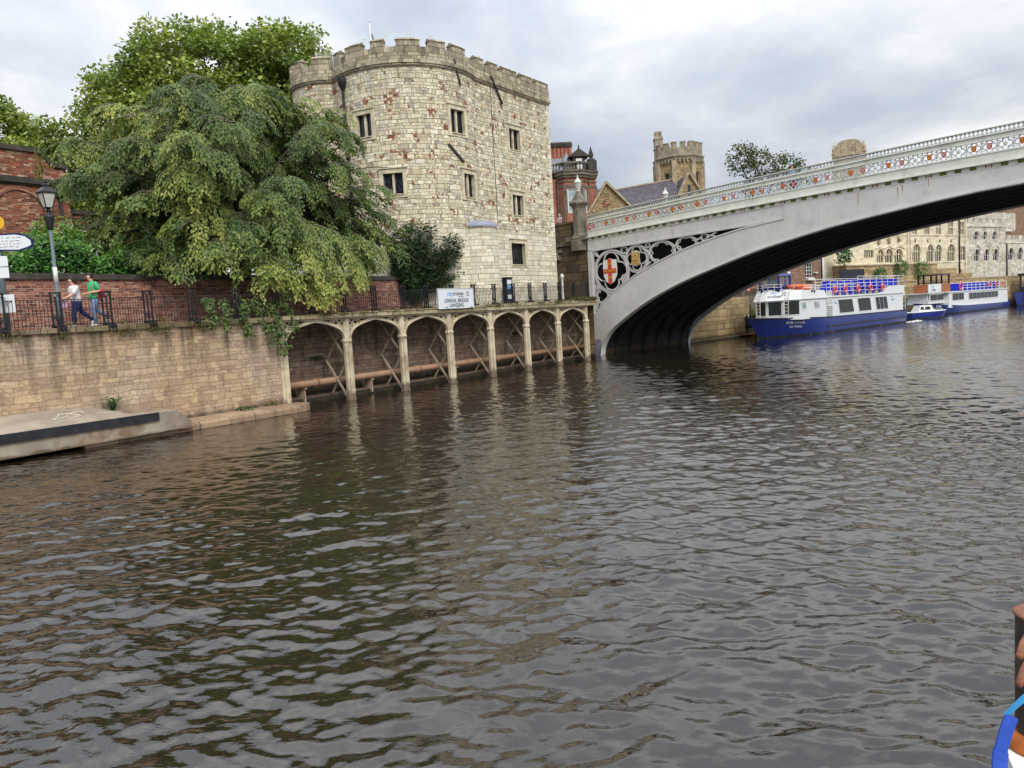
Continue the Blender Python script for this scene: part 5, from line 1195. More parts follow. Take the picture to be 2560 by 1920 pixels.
# inner ribs, jack plates and deck
ir = MB()
for n in (1.9, 3.9, 5.9, 7.9, 9.9, 11.9): plate(ir, [t for t in TS if t >= .6], sof, lambda t: sof(t)+.55, n, n+.16)
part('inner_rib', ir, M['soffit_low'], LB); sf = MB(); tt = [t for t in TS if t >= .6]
sf.strip([(t, .3, sof(t)+.5) for t in tt], [(t, 13.2, sof(t)+.5) for t in tt], flip=True); part('soffit_plate', sf, M['bridge_shade'], LB)
bk = MB(); bk.box(-.29, .75, .36, .44, 2.45, 8.5); plate(bk, [.2] + [t for t in tl if t > .6], lambda t: sof(max(.6,t))+.4, lambda t: zf(t)-.1, 1.4, 1.5); part('spandrel_shade', bk, M['bridge_shade'], LB)  # dark plate added for the black shade behind the tracery
bf = MB(); plate(bf, [t for t in TS if t >= .55], sof, lambda t: zf(t)-.02, 13.2, 13.5); plate(bf, [-.2, 10, 20, 30, 40, 50, 60.2], zf, zg, 13.2, 13.4); part('far_girder', bf, M['bridge'], LB)
dk = MB(); plate(dk, [-30, -12, -5, 0, 5, 10, 15, 20, 25, 30, 35, 40, 45, 50, 55, 60, 90], lambda t: zf(max(-2, min(62, t)))-.0, lambda t: zg(max(-2, min(62, t)))-1.28, .62, 13.1); part('deck', dk, M['road'], LB)
# spandrel tracery
tc = MB(); l = .06
def spoke(a, b, w=.08): tc.bar((a[0], l, a[1]), (b[0], l, b[1]), w, .2, up=(0,1,0))
def dring(cx, cz, R, w=.1, rx=None, n=36): ring(tc, cx, cz, R, w, l, n, rx=rx); ring(tc, cx, cz, R-w*1.15, w*.5, l-.05, n, rx=(rx-w*1.15) if rx else None)
dring(1.9, 6.6, 1.63, .13); foil(tc, 1.9, 6.6, 1.47, 4, .1, l, rot=PI/2, cusp=.47)
dring(4.3, 7.36, 1.02, .1); foil(tc, 4.3, 7.36, .9, 4, .08, l, rot=PI/2, cusp=.46)
dring(6.55, 7.63, .8, .09, rx=1.12); foil(tc, 6.55, 7.63, .72, 6, .06, l, rot=PI/2, cusp=.4, rx=1.4)
dring(8.62, 8.02, .52, .08, rx=.86); foil(tc, 8.62, 8.02, .45, 6, .05, l, rot=0, cusp=.4, rx=1.6)
dring(.93, 4.72, .62, .09); foil(tc, .93, 4.72, .53, 5, .06, l, rot=PI/2, cusp=.42)
for cx, cz, R in ((3.18,8.1,.3),(3.1,5.95,.3),(.42,8.1,.2),(5.32,8.25,.2),(.42,5.5,.17),(10.05,8.33,.26)): ring(tc, cx, cz, R, .06, l, 16); foil(tc, cx, cz, R*.86, 4, .035, l, rot=PI/4, cusp=.42, n=4)
for a, b in (((.2,8.3),(.75,7.8)),((.2,5.0),(.6,5.6)),((.3,5.2),(.75,5.45)),((2.95,7.9),(3.4,7.85)),((2.9,5.65),(3.3,6.3)),((5.25,7.9),(5.5,7.5)),((7.65,7.85),(7.8,8.1)),((9.4,8.15),(9.8,8.3)),((10.3,8.25),(11.0,8.55)),((10.3,8.45),(10.9,8.3)),((.9,4.1),(1.3,4.3)),((.25,4.2),(.45,4.4)),((.25,3.6),(.5,4.3)),((5.0,6.6),(5.5,7.0))): spoke(a, b)
part('spandrel_tracery', tc, M['bridge'], LB)
def shield_pts(w, h, n=6):
    """heater shield, point at the bottom, centred on its middle"""
    r = [(w/2, h*.5), (w/2, h*.02)] + [(w/2*math.cos(a)**.8, h*.02 - h*.52*math.sin(a)) for a in [PI/2*k/n for k in range(1, n)]] + [(0, -h*.5)]
    return [(-x, z) for x, z in r[::-1][1:]][::1] + r[::1] if False else [(x, z) for x, z in r] + [(-x, z) for x, z in r[::-1][1:]]
def plaque(mb, pts, cx, cz, y0, y1, m=0): return mb.prism(pts, (cx, y0, cz), (1,0,0), (0,0,1), (0,-1,0), y0-y1, m)
def lion(mb, cx, cz, s, y, m=0):
    """small walking lion in silhouette"""
    P = [(-.5,.05),(-.42,.28),(-.3,.34),(-.2,.2),(.15,.2),(.3,.3),(.42,.52),(.5,.5),(.4,.22),(.36,.0),(.42,-.2),(.5,-.28),(.34,-.28),(.28,-.05),(.1,-.06),(.08,-.24),(.16,-.3),(-.02,-.3),(-.02,-.06),(-.2,-.04),(-.22,-.24),(-.14,-.3),(-.32,-.3),(-.3,-.02),(-.42,.0),(-.44,-.1),(-.58,-.06),(-.46,-.02)]
    plaque(mb, [(x*s, z*s) for x, z in P], cx, cz, y, y-.02, m)
SH = thing('city_shield', 'large white shield with red cross and gold lions in the first spandrel ring', 'shield', BR, (1.9, -.15, 6.6))
sp = [(.58,.82),(.62,.1),(.5,-.45),(.25,-.8),(0,-.98)]; sp = [(-.0,.98)] + [(.3,.86),(.58,.86)] + [(.64,.2),(.6,-.35),(.36,-.78),(0,-1.0)] ; spo = sp + [(-x, z) for x, z in sp[::-1][1:-1]]
f = MB(); plaque(f, [(x*1.03, z*1.02) for x, z in spo], 1.9, 6.6, -.1, -.16); part('field', f, M['fix_white'], SH)
f = MB(); plaque(f, [(-.18,-.95),(.18,-.95),(.18,.91),(.0,.985),(-.18,.91)], 1.9, 6.6, -.163, -.18); plaque(f, [(-.6,-.16),(-.18,-.16),(-.18,.2),(-.62,.2)], 1.9, 6.6, -.163, -.18); plaque(f, [(.18,-.16),(.6,-.16),(.62,.2),(.18,.2)], 1.9, 6.6, -.163, -.18)
cr_ = part('cross', f, M['red'], SH)
for x, z in ((0,.55),(-.4,.02),(0,.02),(.4,.02),(0,-.5)): q_ = MB(); lion(q_, 1.9+x, 6.6+z, .3, -.183); part('lion', q_, M['gold'], cr_)
MG = thing('gilt_monogram', 'gold interlaced letters in the second ring of the bridge spandrel', 'monogram', BR, (4.3, -.15, 7.36))
f = MB(); plaque(f, [(-.4,.5),(0,.62),(.4,.5),(.36,.1),(.42,-.45),(0,-.58),(-.42,-.45),(-.36,.1)], 4.3, 7.36, -.09, -.11); part('back_plate', f, M['lattice'], MG)
f = MB()
def stroke(a, b, w=.075, y=-.13): f.bar((4.3+a[0], y, 7.36+a[1]), (4.3+b[0], y, 7.36+b[1]), w, .05, up=(0,1,0))
for a, b in (((-.3,.42),(0,-.42)),((.3,.42),(0,-.42)),((-.3,-.42),(0,.42)),((.3,-.42),(0,.42))): stroke(a, b, .065, -.13 if a[1] > 0 else -.145)
for z in (.43, -.43): stroke((-.36,z),(-.2,z),.09); stroke((.2,z),(.36,z),.09); stroke((-.1,z),(.1,z),.09)
stroke((-.18,-.08),(.18,-.08),.06,-.16); stroke((-.33,.4),(-.33,-.4),.05,-.12); stroke((.33,.4),(.33,-.4),.05,-.12)
part('letters', f, M['gold'], MG)
# parapet: bands, pierced lattice, shields, frieze of crosses, row of gilt blocks
PE = 41.0
pts_ = [-.2, 3, 6, 9, 12, 15, 18, 21, 24, 27, 30, 33, 36, 39, PE]; ptl = pts_ + [45, 50, 55, 60.2]
def rows(mb, o0, o1, n0, n1, ts): plate(mb, ts, lambda t: zg(t)-o0(t), lambda t: zg(t)-o1(t), n0, n1)
K = kk; b = MB()
rows(b, lambda t: .045, lambda t: 0, -.08, .14, pts_); rows(b, lambda t: .37, lambda t: .32, -.05, .1, pts_)
rows(b, lambda t: .6*K(t), lambda t: .4, -.03, .1, pts_); rows(b, lambda t: .4, lambda t: .37, -.1, .1, pts_); rows(b, lambda t: .62*K(t), lambda t: .6*K(t), -.07, .1, pts_)
rows(b, lambda t: 1.68*K(t), lambda t: 1.22*K(t), -.05, .12, pts_); rows(b, lambda t: 1.25*K(t), lambda t: 1.19*K(t), -.09, .12, pts_)
rows(b, lambda t: 1.72*K(t), lambda t: 1.66*K(t), -.15, .12, pts_); rows(b, lambda t: 1.76*K(t), lambda t: 1.72*K(t), -.2, .12, pts_); rows(b, lambda t: 2.0*K(t), lambda t: 1.76*K(t), -.025, .12, ptl); rows(b, lambda t: 2.0*K(t), lambda t: 1.965*K(t), -.07, -.025, pts_)
rows(b, lambda t: 1.76*K(t), lambda t: 0, -.05, .12, [PE, 45, 50, 55, 60.2])
part('parapet', b, M['parapet_paint'], LB)
la = MB(); ts_u = []; t = .33; i = 0
while t < PE-.3: ts_u.append(t); i += 1; t += .645 + .0026*min(i, 42)
for i, t in enumerate(ts_u):
    c = zg(t) - .905*K(t); R = .305*K(t); sl = (zg(t+.3)-zg(t-.3))/.6
    foil(la, t, c, R, 4, .075, .02, rot=0, cusp=.44, n=6, rx=.98)
    if i+1 < len(ts_u):
        t2 = (t + ts_u[i+1])/2; c2 = zg(t2) - .905*K(t2)
        for sg in (1, -1): la.bar((t2, .03, c2+sg*.05), (t2, .03, c2+sg*.295*K(t2)), .05, .05); la.bar((t2-.14, .03, c2+sg*.2*K(t2)), (t2+.14, .03, c2+sg*.2*K(t2)), .035, .04)
        la.bar((t2-.07, .03, c2), (t2+.07, .03, c2), .06, .06)
part('lattice', la, M['lattice'], LB)
fz = MB(); t = -.15
while t < PE-.2:
    z1 = zg(t+.1)-.045; z0 = zg(t+.1)-.32; h = z1-z0; w_ = .21; q1, q2 = w_*.5-.028, .075
    fz.box(t, t+.04, .02, .05, z0-.01, z1+.01)
    for sx in (0, 1):
        for sz_ in (0, 1):
            x0 = t+.04 if not sx else t+.04+.12; fz.box(x0, x0+.05, .02, .05, z0-.01 if not sz_ else z0+h*.64, z0+h*.36 if not sz_ else z1+.01)
    fz.box(t+.04, t+.21, .02, .05, z0-.01, z0+.03); fz.box(t+.04, t+.21, .02, .05, z1-.03, z1+.01); t += .21
part('frieze', fz, M['lattice'], LB)
hs = shield_pts(.2, .27)
def roundel(i, t):
    c = zg(t) - .905*K(t); s = K(t); y = -.01; kind = i % 3
    if kind == 1:
        m_ = MB()
        for n_, R, r_ in ((5, .068, .056), (5, .03, .036)):
            for q in range(n_): a = PI/2 + 2*PI*q/n_ + (0 if R > .05 else PI/5); plaque(m_, [(r_*s*math.cos(2*PI*k/8), r_*s*math.sin(2*PI*k/8)) for k in range(8)], t+R*s*math.cos(a), c+R*s*math.sin(a), y-(.0 if R > .05 else .02), y-(.02 if R > .05 else .04))
        plaque(m_, [(.028*math.cos(2*PI*k/8), .028*math.sin(2*PI*k/8)) for k in range(8)], t, c, y-.04, y-.055)
        m_.bar((t, .03, c-.25*s), (t, .03, c+.25*s), .016, .02)
        part('rose', m_, M['white_rose'], LB); return
    m_ = MB(); plaque(m_, [(x*s*1.12, z*s*1.12) for x, z in hs], t, c, y+.03, y-.01); sh = part('shield', m_, M['red'] if kind == 2 else M['red_deep'], LB)
    d_ = MB()
    if kind == 2:
        for z in (.075, 0, -.075): lion(d_, t, c+z*s, .12*s, y-.012)
        part('lions', d_, M['gold'], sh)
    else:
        for sg in (1, -1): d_.bar((t-.06*s*sg, y-.02-.005*sg, c-.1*s), (t+.06*s*sg, y-.02-.005*sg, c+.09*s), .022, .01, up=(0,1,0)); d_.obox((t+.065*s*sg, y-.02, c+.07*s), (.045,.012,.04)); ring(d_, t-.062*s*sg, c-.105*s, .018, .01, y-.02, 8)
        part('keys', d_, M['white_rose'], sh)
for i, t in enumerate(ts_u[:54]): roundel(i, t)
for i, t in enumerate(ts_u[:54]):
    tb = t - .03; z1 = zg(tb) - 1.785*K(tb); h = .16*K(tb); m_ = MB(); w_ = .3*K(tb)
    if i % 4 == 3:
        m_.box(tb-w_*.5, tb+w_*.5, -.05, -.027, z1-h, z1); sh = part('cornice_block', m_, M['gilt_olive'], LB, 'mossy block with a white shield and red cross')
        part('shield', MB().box(tb-w_*.26, tb+w_*.26, -.06, -.053, z1-h*1.05, z1), M['fix_white'], sh); part('cross', MB().box(tb-.017, tb+.017, -.066, -.062, z1-h, z1-.01).box(tb-w_*.24, tb-.018, -.066, -.062, z1-h*.58, z1-h*.4).box(tb+.018, tb+w_*.24, -.066, -.062, z1-h*.58, z1-h*.4), M['red_deep'], sh)
    else:
        m_.box(tb-w_/2, tb+w_/2, -.06, -.027, z1-h, z1)
        for q in range(6): m_.obox((tb+ru(-.4,.4)*w_, -.07, z1-h*ru(.3,.95)), (.06,.04,.05))
        part('cornice_block', m_, M['gilt_olive'], LB)
for t, z1, L, w_ in ((1.9, 0, 1.0, .04),(7.5, 0, .95, .045),(20.6, .1, .85, .05),(23.1,.1,.5,.06),(22.85,.15,.7,.05),(24.5,.02,.5,.035)):
    y = -.024 if t < 15.9 else -.054; zt_ = zf(t) - z1 - .01
    part('rust_streak', MB().add([(t-w_/2,y,zt_),(t+w_/2,y,zt_),(t+w_*.3,y,zt_-L*.7),(t,y,zt_-L),(t-w_*.4,y,zt_-L*.5)], [(0,4,3,2,1)]), M['rust'], LB)
# ------------------------------------------------------------------ abutment, gate pillar with lantern, approach wall
AB = thing('bridge_abutment', 'dark brown stone abutment carrying the bridge beside the tower', 'abutment', BR, (-2, 6, 0))
ab = MB().box(-7, -.32, .12, 13.4, -2, 9.0); ab.box(-.319, .5, .45, 13.1, -2, 2.4); part('masonry', ab, M['abut'], AB)
part('cornice', MB().box(-7.0, -.3, -.05, .6, 9.003, 9.3).box(-2.3, -.25, -.28, .7, 9.303, 9.66), M['grey_stone'], AB)
part('pavement', MB().box(-30, -1.9, .63, 2.6, 9.35, 10.08), M['tarmac'], AB); part('approach_parapet', MB().box(-30, -2.0, .12, .55, 9.303, 10.75).box(-30, -2.0, .05, .62, 10.753, 10.92).box(-30, -7, .2, .5, 3, 9.3), M['abut'], AB)
part('corbel', MB().box(-4.2, -3.2, -.5, .118, 7.9, 8.5).box(-3.9, -3.0, -.3, .118, 8.503, 8.8), M['grey_stone'], AB)
wing = MB(); c3 = [BR.inverted() @ qw(s, l_, 0) for s, l_ in ((28.45,.1),(28.45,2.3),(31.4,5.0))]; poly = [(p.x, p.y) for p in c3]; poly = [poly[0], (-.33, .115), (-3.5, .115), poly[1]]
wing.prism(poly, (0,0,-2), (1,0,0), (0,1,0), (0,0,1), 6.3); part('wing_wall', wing, M['abut'], AB)
def pillar(t, n, label, glabel):
    PL = thing('gate_pillar', label, 'pillar', BR, (t, n, 8.5))
    part('shaft', MB().lathe((t,n,8.5), [(.85,.0),(.85,.8),(.75,.86),(.8,1.0),(.7,1.12),(.62,1.3),(.57,1.4),(.56,3.35),(.62,3.5),(.68,3.6),(.8,3.68),(.84,3.82),(.72,3.9),(.5,4.2),(.3,4.5),(.2,4.75)], 8, smooth=False, a0=PI/8), M['grey_stone'], PL)
    LN = thing('bridge_lantern', glabel, 'lantern', BR, (t, n, 13.25)); f_, g_ = MB(), MB(); z = 13.22
    f_.lathe((t,n,z), [(.2,0),(.22,.05),(.1,.1),(.12,.16)], 8); g_.lathe((t,n,z+.16), [(.15,0),(.27,.5),(.26,.58)], 8, smooth=False)
    for q in range(8): a = 2*PI*q/8; f_.bar((t+.15*math.cos(a), n+.15*math.sin(a), z+.16), (t+.275*math.cos(a), n+.275*math.sin(a), z+.68), .025)
    f_.lathe((t,n,z+.68), [(.31,0),(.3,.06),(.22,.2),(.1,.33),(.08,.4),(.1,.44),(.03,.5),(.045,.58),(.01,.66)], 8); part('frame', f_, M['white_rose'], LN); part('lamp_glass', g_, M['lamp_glass'], LN)
pillar(-1.25, .35, 'octagonal weathered stone pillar at the near end of the bridge parapet', 'white lantern on top of the stone pillar at the near end of the bridge')
pillar(-1.2, 13.2, 'stone pillar at the downstream side of the bridge with a white lantern against the slate roof', 'white lantern rising above the parapet in front of the slate roof')
# ------------------------------------------------------------------ people on the bridge
def standing(label, t, n, ang, H, top, legs, hair, lean=0.0, group=None, **kw):
    z = zg(max(0, t)) - 1.27 if t > 0 else 10.08; fw = facing(BR, (t, n, z), ang); return (fw, *person(label, fw, (0,0,0), H, {**dict(lel=(.1,.26,1.14), lwr=(.28,.2,1.12), rel=(.1,-.26,1.14), rwr=(.28,-.2,1.12)), **kw.pop('pose', {})}, top, legs, hair, **kw))
standing('grey haired person in white top, left of two behind the bridge approach wall', -4.9, 1.15, -PI/2+.2, 1.62, 'blouse', 'navy_cloth', 'hair_grey', heavy=1.1)
standing('grey haired person in grey shirt, right of two behind the bridge approach wall', -3.95, 1.1, -PI/2-.15, 1.76, 'grey_shirt', 'denim', 'hair_grey', heavy=1.15)
fw, t_, X, k = standing('dark haired person with a navy backpack walking across the bridge', 15.9, 1.3, 0, 1.82, 'denim', 'navy_cloth', 'hair_dark', sleeves=1.0)
bk_ = thing('backpack', 'navy backpack on the person crossing the bridge', 'backpack', fw, (-.25,0,1.3))
skin('pack_body', {'a': (Vector((-.26,0,1.46)), (.13,.15)), 'b': (Vector((-.32,0,1.25)), (.17,.17)), 'c': (Vector((-.27,0,1.02)), (.13,.15))}, [('a','b'),('b','c')], M['navy_bag'], bk_, fw, 2)
# ================================================================== houses beyond the bridge approach
def sash(parent, mb_path, nr, a, b, z0, z1, inset=.12, mull=1, bars=2, frame='fix_white', gl='glass', fw_=.07):
    """sash window filling an opening: frame part with a pane as its child"""
    f = MB(); u = (a+b)/2; h = (b-a)/2
    class Pth: 
        def at(self, u): return mb_path(u), nr(u)
    p = Pth()
    for q in ((-h,-h+fw_,z0,z1),(h-fw_,h,z0,z1),(-h+fw_,h-fw_,z0,z0+fw_),(-h+fw_,h-fw_,z1-fw_,z1)): tbox(f, p, u, *q, -inset-.06, -inset)
    for k in range(1, mull+1): x = lerp(-h, h, k/(mull+1)); tbox(f, p, u, x-.03, x+.03, z0+fw_, z1-fw_, -inset-.06, -inset-.01)
    for k in range(1, bars+1): z = lerp(z0, z1, k/(bars+1)); tbox(f, p, u, -h+fw_, h-fw_, z-.025, z+.025, -inset-.06, -inset-.012)
    w = part('window', f, M[frame], parent); g = MB(); tbox(g, p, u, -h+.01, h-.01, z0+.01, z1-.01, -inset-.12, -inset-.08); part('pane', g, M[gl], w); return w
# red brick house with bay, dormer and row of chimney pots; local frame faces the river
RB = fr(5.2, 84.5, math.radians(6)); RH = thing('brick_house', 'tall orange red brick house with balustraded bay and row of chimney pots', 'house', RB, (3, 4, 4))
bayp = [(-4,0),(1.15,0),(1.65,-.9),(3.6,-.9),(4.35,-.1),(4.35,.2),(5.35,.2),(5.35,9)]
w = MB(); seglist = []
BAYW = {2: [(.12, .92, 14.2, 16.95)], 3: [(.1, .95, 14.2, 16.9)], 1: []}
for i, (p, q_) in enumerate(zip(bayp, bayp[1:])):
    pt, nr, L = straight(*p, *q_); ho = []
    if i == 2: ho = [(.25, 1.72, 14.25, 16.9), (.25, 1.72, 9.8, 12.6)]
    if i == 3: ho = [(.12, .95, 14.25, 16.9)]
    wall_sheet(w, pt, nr, 0, L, 3, 18.0, ho, .16, (), (), 0); seglist.append((pt, nr, ho))
part('wall', w, M['brick_bright'], RH)
for pt, nr, ho in seglist:
    for h_ in ho: sash(RH, pt, nr, *h_, mull=0, bars=1, gl='glass_pale', fw_=.13)
tr = MB()
for i, (p, q_) in enumerate(zip(bayp[1:6], bayp[2:7])):
    pt, nr, L = straight(*p, *q_)
    class Pq:
        def at(self, u, pt=pt, nr=nr): return pt(u), nr(u)
    for z0, z1, o in ((17.0,17.25,.06),(17.55,17.7,.1),(18.0,18.25,.22),(18.25,18.6,.38),(18.6,18.7,.5)): tbox(tr, Pq(), L/2, -L/2-o*.5, L/2+o*.5, z0, z1, -.2, o)
    for e in (-L/2, L/2): tbox(tr, Pq(), L/2, e-.16, e+.16, 13.2, 17.0, -.05, .05)
part('cornice', tr, M['grey_stone'], RH)
bal = MB()
for p, q_ in zip(bayp, bayp[1:5]):
    pt, nr, L = straight(*p, *q_)
    class Pq:
        def at(self, u, pt=pt, nr=nr): return pt(u), nr(u)
    tbox(bal, Pq(), L/2, -L/2-.05, L/2+.05, 18.7, 18.85, -.25, .1); tbox(bal, Pq(), L/2, -L/2-.05, L/2+.05, 19.5, 19.68, -.25, .12)
    for k in range(max(2, int(L/.28))): x, y = pt((k+.5)*L/max(2, int(L/.28))); nx, ny = nr(0); bal.lathe((x-nx*.08, y-ny*.08, 18.85), [(.06,0),(.1,.15),(.05,.4),(.07,.65)], 6)
part('balustrade', bal, M['grey_stone'], RH)
dm = MB(); dm.box(2.75,4.0,-.75,1.2,18.72,20.2); dm.prism([(-1.15,0),(1.15,0),(1.0,.12),(0,.85),(-1.0,.12)], (3.38,-1.0,20.2), (1,0,0), (0,0,1), (0,1,0), 2.4); dm.lathe((3.38,-.9,21.0), [(.12,0),(.06,.1),(.1,.2),(.02,.42)], 6)
dmp = part('dormer', dm, M['dark_stone'], RH); dw = part('window', MB().box(3.05,3.7,-.8,-.753,18.9,20.0), M['fix_white'], dmp)
fn = MB(); fn.box(4.5,5.5,-.0,1.0,18.7,19.9); fn.lathe((5.0,.5,19.9), [(.5,0),(.45,.2),(.18,.3),(.22,.45),(.3,.6),(.05,1.5),(.02,1.6)], 8); part('finial', fn, M['dark_stone'], RH)
rf = MB(); rf.add([(-4,.2,18.7),(5.3,.2,18.7),(5.3,9,18.7),(-4,9,18.7),(-2.5,4.5,22.0),(2.3,4.5,22.0)], [(0,1,5,4),(1,2,5),(2,3,4,5),(3,0,4)]); rf.add([(1.2,-.8,18.8),(3.2,-.8,18.8),(2.2,.3,20.9),(1.2,2.2,18.8),(3.2,2.2,18.8)], [(0,1,2),(1,4,2),(3,0,2)]); roofp = part('roof', rf, M['lead'], RH)
ch = MB(); ch.box(.7,3.5,2.6,3.6,18.9,19.9)
part('chimney', ch, M['brick_bright'], RH)
for k in range(6): c_ = MB(); x = 1.0+.44*k; c_.lathe((x,3.1,19.9), [(.24,0),(.22,2.1)], 8, smooth=False); cp_ = part('chimney_pot', c_, M['brick_bright'], RH); part('cap', MB().lathe((x,3.1,22.0), [(.28,0),(.31,.1),(.29,.25),(.33,.35),(.3,.5),(.2,.6)], 8), M['dark_stone'], cp_)
for x in (.9, 4.45): part('drain_pipe', MB().tube([(x,-.12 if x < 1 else .05,4),(x,-.12 if x < 1 else .05,17.8)], .07, 8), M['black_iron'], RH)
# stone house with two gables and slate roof, then the octagonal tower behind it
GB = fr(9.6, 85.0, math.radians(4)); GH = thing('gabled_house', 'golden rubble stone house with two gables and a purple slate roof', 'house', GB, (6, 4, 4))
w = MB(); w.prism([(.0,3),(4.4,3),(4.4,14.9),(1.95,17.4),(.0,14.2)], (0,0,0), (1,0,0), (0,0,1), (0,1,0), .4); w.box(4.4,10.2,.6,1.0,3,14.8); w.prism([(10.2,3),(12.6,3),(12.6,15.9),(11.25,18.0),(10.2,15.95)], (0,.1,0), (1,0,0), (0,0,1), (0,1,0), .4); w.box(0,.4,.4,8,3,14); w.box(12.2,12.6,.5,8,3,15.7)
part('wall', w, M['rubble_gold'], GH)
rp_ = MB(); A = [(4.1,.4,14.6),(10.6,.4,15.5)]; B = [(3.3,4.2,17.15),(10.6,4.2,18.1)]; rp_.strip(A, B); rp_.strip([(4.1,8,14.6),(10.6,8,15.5)], B, flip=True)
rp_.strip([(-.3,-.1,14.0),(-.3,8,14.0)],[(1.95,-.1,17.35),(1.95,8,17.35)], flip=True); rp_.strip([(4.7,-.1,14.65),(4.7,8,14.65)],[(1.95,-.1,17.35),(1.95,8,17.35)])
rp_.strip([(10.0,.1,15.6),(10.0,8,15.6)],[(11.25,.1,17.95),(11.25,8,17.95)], flip=True); rp_.strip([(12.8,.1,15.7),(12.8,8,15.7)],[(11.25,.1,17.95),(11.25,8,17.95)])
part('roof', rp_, M['slate'], GH)
cg = MB()
for a, b_ in (((-.35,14.0),(1.95,17.5)),((4.75,14.6),(1.95,17.5))): cg.bar((a[0],-.08,a[1]),(b_[0],-.08,b_[1]),.5,.22, up=(0,0,1))
for a, b_ in (((10.0,15.6),(11.25,18.15)),((12.85,15.6),(11.25,18.15))): cg.bar((a[0],.05,a[1]),(b_[0],.05,b_[1]),.5,.22)
cg.bar((3.4,4.2,17.2),(10.7,4.2,18.15),.25,.15); cg.bar((4.65,.5,14.8),(4.0,3.4,16.75),.14,.1); part('gable_coping', cg, M['gold_ash'], GH)
part('round_window', MB().tube([(1.95,-.06,15.3),(1.95,-.003,15.3)], .42, 16, smooth=False), M['brick_old'], GH, 'round bricked up opening'); part('slit_window', MB().box(11.1,11.42,.06,.097,15.5,16.8), M['glass'], GH)
part('skylight', MB().add([(5.0,1.0,15.12),(5.8,1.0,15.23),(5.8,1.8,15.77),(5.0,1.8,15.66)], [(0,1,2,3)]), M['glass'], GH)
OC = (21.2, 92.2); OT = thing('octagonal_tower', 'golden octagonal stone turret with battlements and a tall chimney', 'tower', W0, (*OC, 4))
R_o = 2.75; w = MB(); n = 8
def octp(r, a): return (OC[0]+r*math.cos(a), OC[1]+r*math.sin(a))
for k in range(8):
    a0, a1 = PI/8+PI/4*k, PI/8+PI/4*(k+1); p, q_ = octp(R_o, a0), octp(R_o, a1); pt, nr, L = straight(*p, *q_)
    wall_sheet(w, pt, nr, 0, L, 3, 20.3, [(L/2-.35, L/2+.35, 16.8, 18.9)] if k in (6,4,5) and k != 5 else [], .25)
part('wall', w, M['rubble_gold'], OT)
cr = MB().lathe((*OC,20.25), [(R_o+.05,0),(R_o+.12,.1),(R_o+.12,.2),(R_o+.3,.42),(R_o+.3,.55),(R_o+.06,.62),(R_o+.06,1.45),(R_o-.3,1.45),(R_o-.3,.9)], 8, smooth=False, a0=PI/8)
for k in range(40): a = 2*PI*k/40; x, y = octp((R_o+.12)*(math.cos(PI/8)/math.cos((a-PI/8) % (PI/4) - PI/8))*1.0+.04, a); cr.obox((x,y,20.0), (.2,.2,.42), Matrix.Rotation(a,3,'Z'))
part('corbel_table', cr, M['tan_stone'], OT)
for k in range(8):
    for f_ in (.0, .5):
        a0, a1 = PI/8+PI/4*(k+f_-.165), PI/8+PI/4*(k+f_+.165); m_ = MB(); rr = lambda a: (R_o+.06)*math.cos(PI/8)/math.cos((a-PI/8) % (PI/4) - PI/8)
        o = [octp(rr(a), a) for a in (a0, (a0+a1)/2, a1)]; i_ = [octp(rr(a)-.4, a) for a in (a0, (a0+a1)/2, a1)]; poly = o + i_[::-1]; m_.prism(poly, (0,0,21.7), (1,0,0), (0,1,0), (0,0,1), .5); m_.prism([((x-OC[0])*1.02+OC[0], (y-OC[1])*1.02+OC[1]) for x, y in poly], (0,0,22.2), (1,0,0), (0,1,0), (0,0,1), .12)
        part('merlon', m_, M['tan_stone'], OT)
for k in range(8): a = PI/8+PI/4*k; x, y = octp(R_o, a); q_ = MB().obox((x,y,3), (.5,.5,17.2), Matrix.Rotation(a,3,'Z')); part('quoin', q_, M['gold_ash'], OT)
for k in (4, 6):
    a0, a1 = PI/8+PI/4*k, PI/8+PI/4*(k+1); pt, nr, L = straight(*octp(R_o, a0), *octp(R_o, a1)); sash(OT, pt, nr, L/2-.35, L/2+.35, 16.8, 18.9, inset=.12, mull=0, bars=1, frame='gold_ash')
cx, cy = OC[0]-2.35, OC[1]-.3; part('chimney', MB().box(cx-.45,cx+.45,cy-.45,cy+.45,19,23.0).box(cx-.52,cx+.52,cy-.52,cy+.52,21.9,22.05).lathe((cx,cy,23.0), [(.7,0),(.75,.15),(.62,.4),(.5,.5),(.56,.9),(.5,1.0)], 4, smooth=False, a0=PI/4), M['tan_stone'], OT)
# far carved stone turret above the bridge
FT = thing('carved_turret', 'square sandstone turret with curved carved crest beyond the bridge', 'turret', fr(63.3,141,math.radians(-24)), (0,0,4))
part('wall', MB().box(-2.6,2.6,-2.6,2.6,3,28.3), M['gold_ash'], FT); cr = MB().box(-2.75,2.75,-2.75,2.75,28.303,28.6)
crest = [(-2.5,0),(2.5,0),(2.5,1.2),(2.2,1.5),(1.7,2.1),(1.1,2.4),(0,2.5),(-1.1,2.4),(-1.7,2.1),(-2.2,1.5),(-2.5,1.2)]
for s_ in (-1, 1): cr.prism(crest, (0, s_*2.3, 28.603), (1,0,0), (0,0,1), (0,s_,0), .3); cr.prism(crest, (s_*2.3, 0, 28.603), (0,1,0), (0,0,1), (s_,0,0), .3)
for x in (-1.2, .0, 1.2): cr.box(x-.06,x+.06,-2.68,-2.6,28.7,30.6)
for x, y in ((-2.5,-2.5),(2.5,-2.5)): cr.lathe((x,y,28.6), [(.35,0),(.35,.3),(.2,.6),(.3,.9),(.12,1.5)], 8)
for q in range(14): cr.obox((ru(.3,1.0), -2.63, ru(29.0,30.2)), (.25,.12,.25))
part('crest', cr, M['gold_ash'], FT)
random.seed(61)
